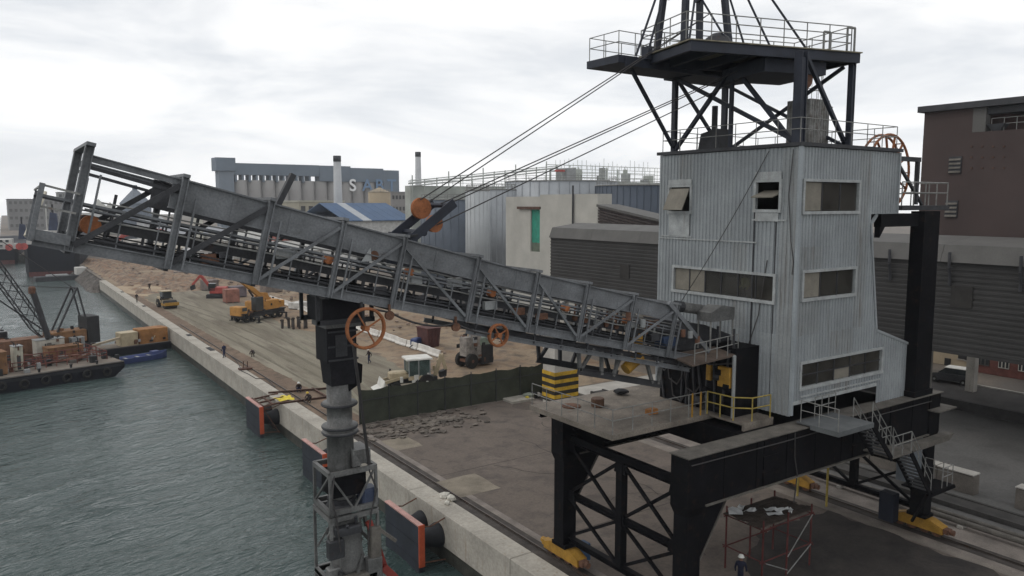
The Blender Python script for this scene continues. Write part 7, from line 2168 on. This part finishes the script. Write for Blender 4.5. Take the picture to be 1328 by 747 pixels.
for k in range(N):
    t0, t1 = k / N, (k + 1) / N
    for (a, b), (c, d) in (((-1, -1), (1, -1)), ((1, -1), (1, 1)), ((1, 1), (-1, 1)), ((-1, 1), (-1, -1))):
        jb.tube(jp(t0, a, b), jp(t1, c, d), 0.05, n=4)
jb.build('lattice_jib', m_boomd, cc)
MB().tube((1.4, 0.4, 8.6), (-12.0, 0.4, 19.6), 0.05, n=4).build('pendant_rope', m_rope, cc)
MB().tube((1.4, -0.4, 8.6), (-6.5, -0.4, 9.6), 0.05, n=4).build('hoist_rope', m_rope, cc)
MB().bar((-9.5, 0.3, 9.5), (-2.0, 0.3, 2.6), 0.16, 0.16).build('back_strut', m_boomd, cc)
greeble(cc, -2.4, 3.8, -1.4, 1.4, 1.2, 3.0, 22, (m_orb, m_dk, m_dk, m_rusty), 50)
# orange pontoon box and blue launch by the quay
q = on(172, 462, 'z', -3)
pt_ = thing('tender_pontoon', 'small pontoon with tan and orange deck boxes beside the quay wall', 'pontoon', (q.x, q.y + 2.0, -3.2), radians(13))
MB().cbox(-6, 6.5, 0, 4, 0, 1.3, 0.12).build('hull', m_hull, pt_)
MB().box(-5.9, 6.4, 0.1, 3.9, 1.3, 1.36).build('deck', m_bdk, pt_)
MB().cbox(1.6, 5.8, 0.5, 3.0, 1.36, 3.5, 0.08).build('orange_box', mat('bright_orange_box', (0.27, 0.125, 0.042), 0.75, var=0.35, scale=0.8, rust=0.3), pt_)
MB().cbox(-1.0, 1.4, 0.5, 2.6, 1.36, 3.3, 0.06).build('tan_box', m_tan, pt_)
MB().bar((-5.5, 1.0, 1.8), (-1.0, 1.0, 2.6), 0.4, 0.3).build('gangway', mat('gangway_timber', (0.4, 0.33, 0.24), 0.9), pt_)
for i in range(5):
    MB().tube((-5 + i * 2.2, 3.7, 1.36), (-5 + i * 2.2, 3.7, 2.6), 0.06).build('stanchion', m_grail, pt_)
greeble(pt_, -5.5, 6.2, 0.3, 3.6, 1.36, 1.9, 22, (m_dk, m_rusty, m_grn, m_tan), 51)
q = on(185, 469, 'z', -3)
bl = thing('launch', 'blue open work launch lying between the barge and the quay', 'boat', (q.x, q.y + 1.0, -3.25), radians(16))
m_lb_ = mat('blue_boat_paint', (0.055, 0.075, 0.19), 0.5, var=0.15)
bh_ = MB()
st = [(-3.4, 0.75, 1.0), (-2.5, 1.0, 1.0), (1.0, 1.05, 1.0), (2.6, 0.7, 1.1), (3.6, 0.05, 1.3)]
for x, f, z in st:
    bh_.v += [(x, -1.1 * f, z), (x, -0.8 * f, 0.15), (x, 0.8 * f, 0.15), (x, 1.1 * f, z), (x, 0.95 * f, z), (x, 0.75 * f, 0.5), (x, -0.75 * f, 0.5), (x, -0.95 * f, z)]
for k in range(len(st) - 1):
    for j in range(8):
        bh_.f.append((k * 8 + j, k * 8 + (j + 1) % 8, (k + 1) * 8 + (j + 1) % 8, (k + 1) * 8 + j))
bh_.f.append(tuple(range(8)))
bh_.build('hull', m_lb_, bl)
for x in (-2.2, -0.6, 1.0):
    MB().box(x, x + 0.35, -0.85, 0.85, 0.78, 0.84).build('thwart', m_grn, bl)
MB().cbox(-3.5, -3.05, -0.25, 0.25, 0.7, 1.6, 0.05).build('outboard', m_dk, bl)
MB().box(1.4, 2.4, -0.5, 0.5, 0.85, 1.35).build('foredeck_locker', m_lb_, bl)
# ------------------------------------------------------------------ air over the harbour
hz = MB().box(-1450, 1450, -1000, 1450, -8, 62).build('haze', bpy.data.materials.new('haze_air'))
hm = hz.data.materials[0]
hm.use_nodes = True
hm.node_tree.nodes.clear()
pv = hm.node_tree.nodes.new('ShaderNodeVolumePrincipled')
pv.inputs['Color'].default_value = (0.90, 0.94, 0.99, 1)
pv.inputs['Density'].default_value = 0.00022
pv.inputs['Anisotropy'].default_value = 0.2
om = hm.node_tree.nodes.new('ShaderNodeOutputMaterial')
hm.node_tree.links.new(pv.outputs['Volume'], om.inputs['Volume'])
hz['kind'] = 'stuff'
hz['label'] = 'thin pale harbour haze hanging over the whole port'
hz['category'] = 'haze'
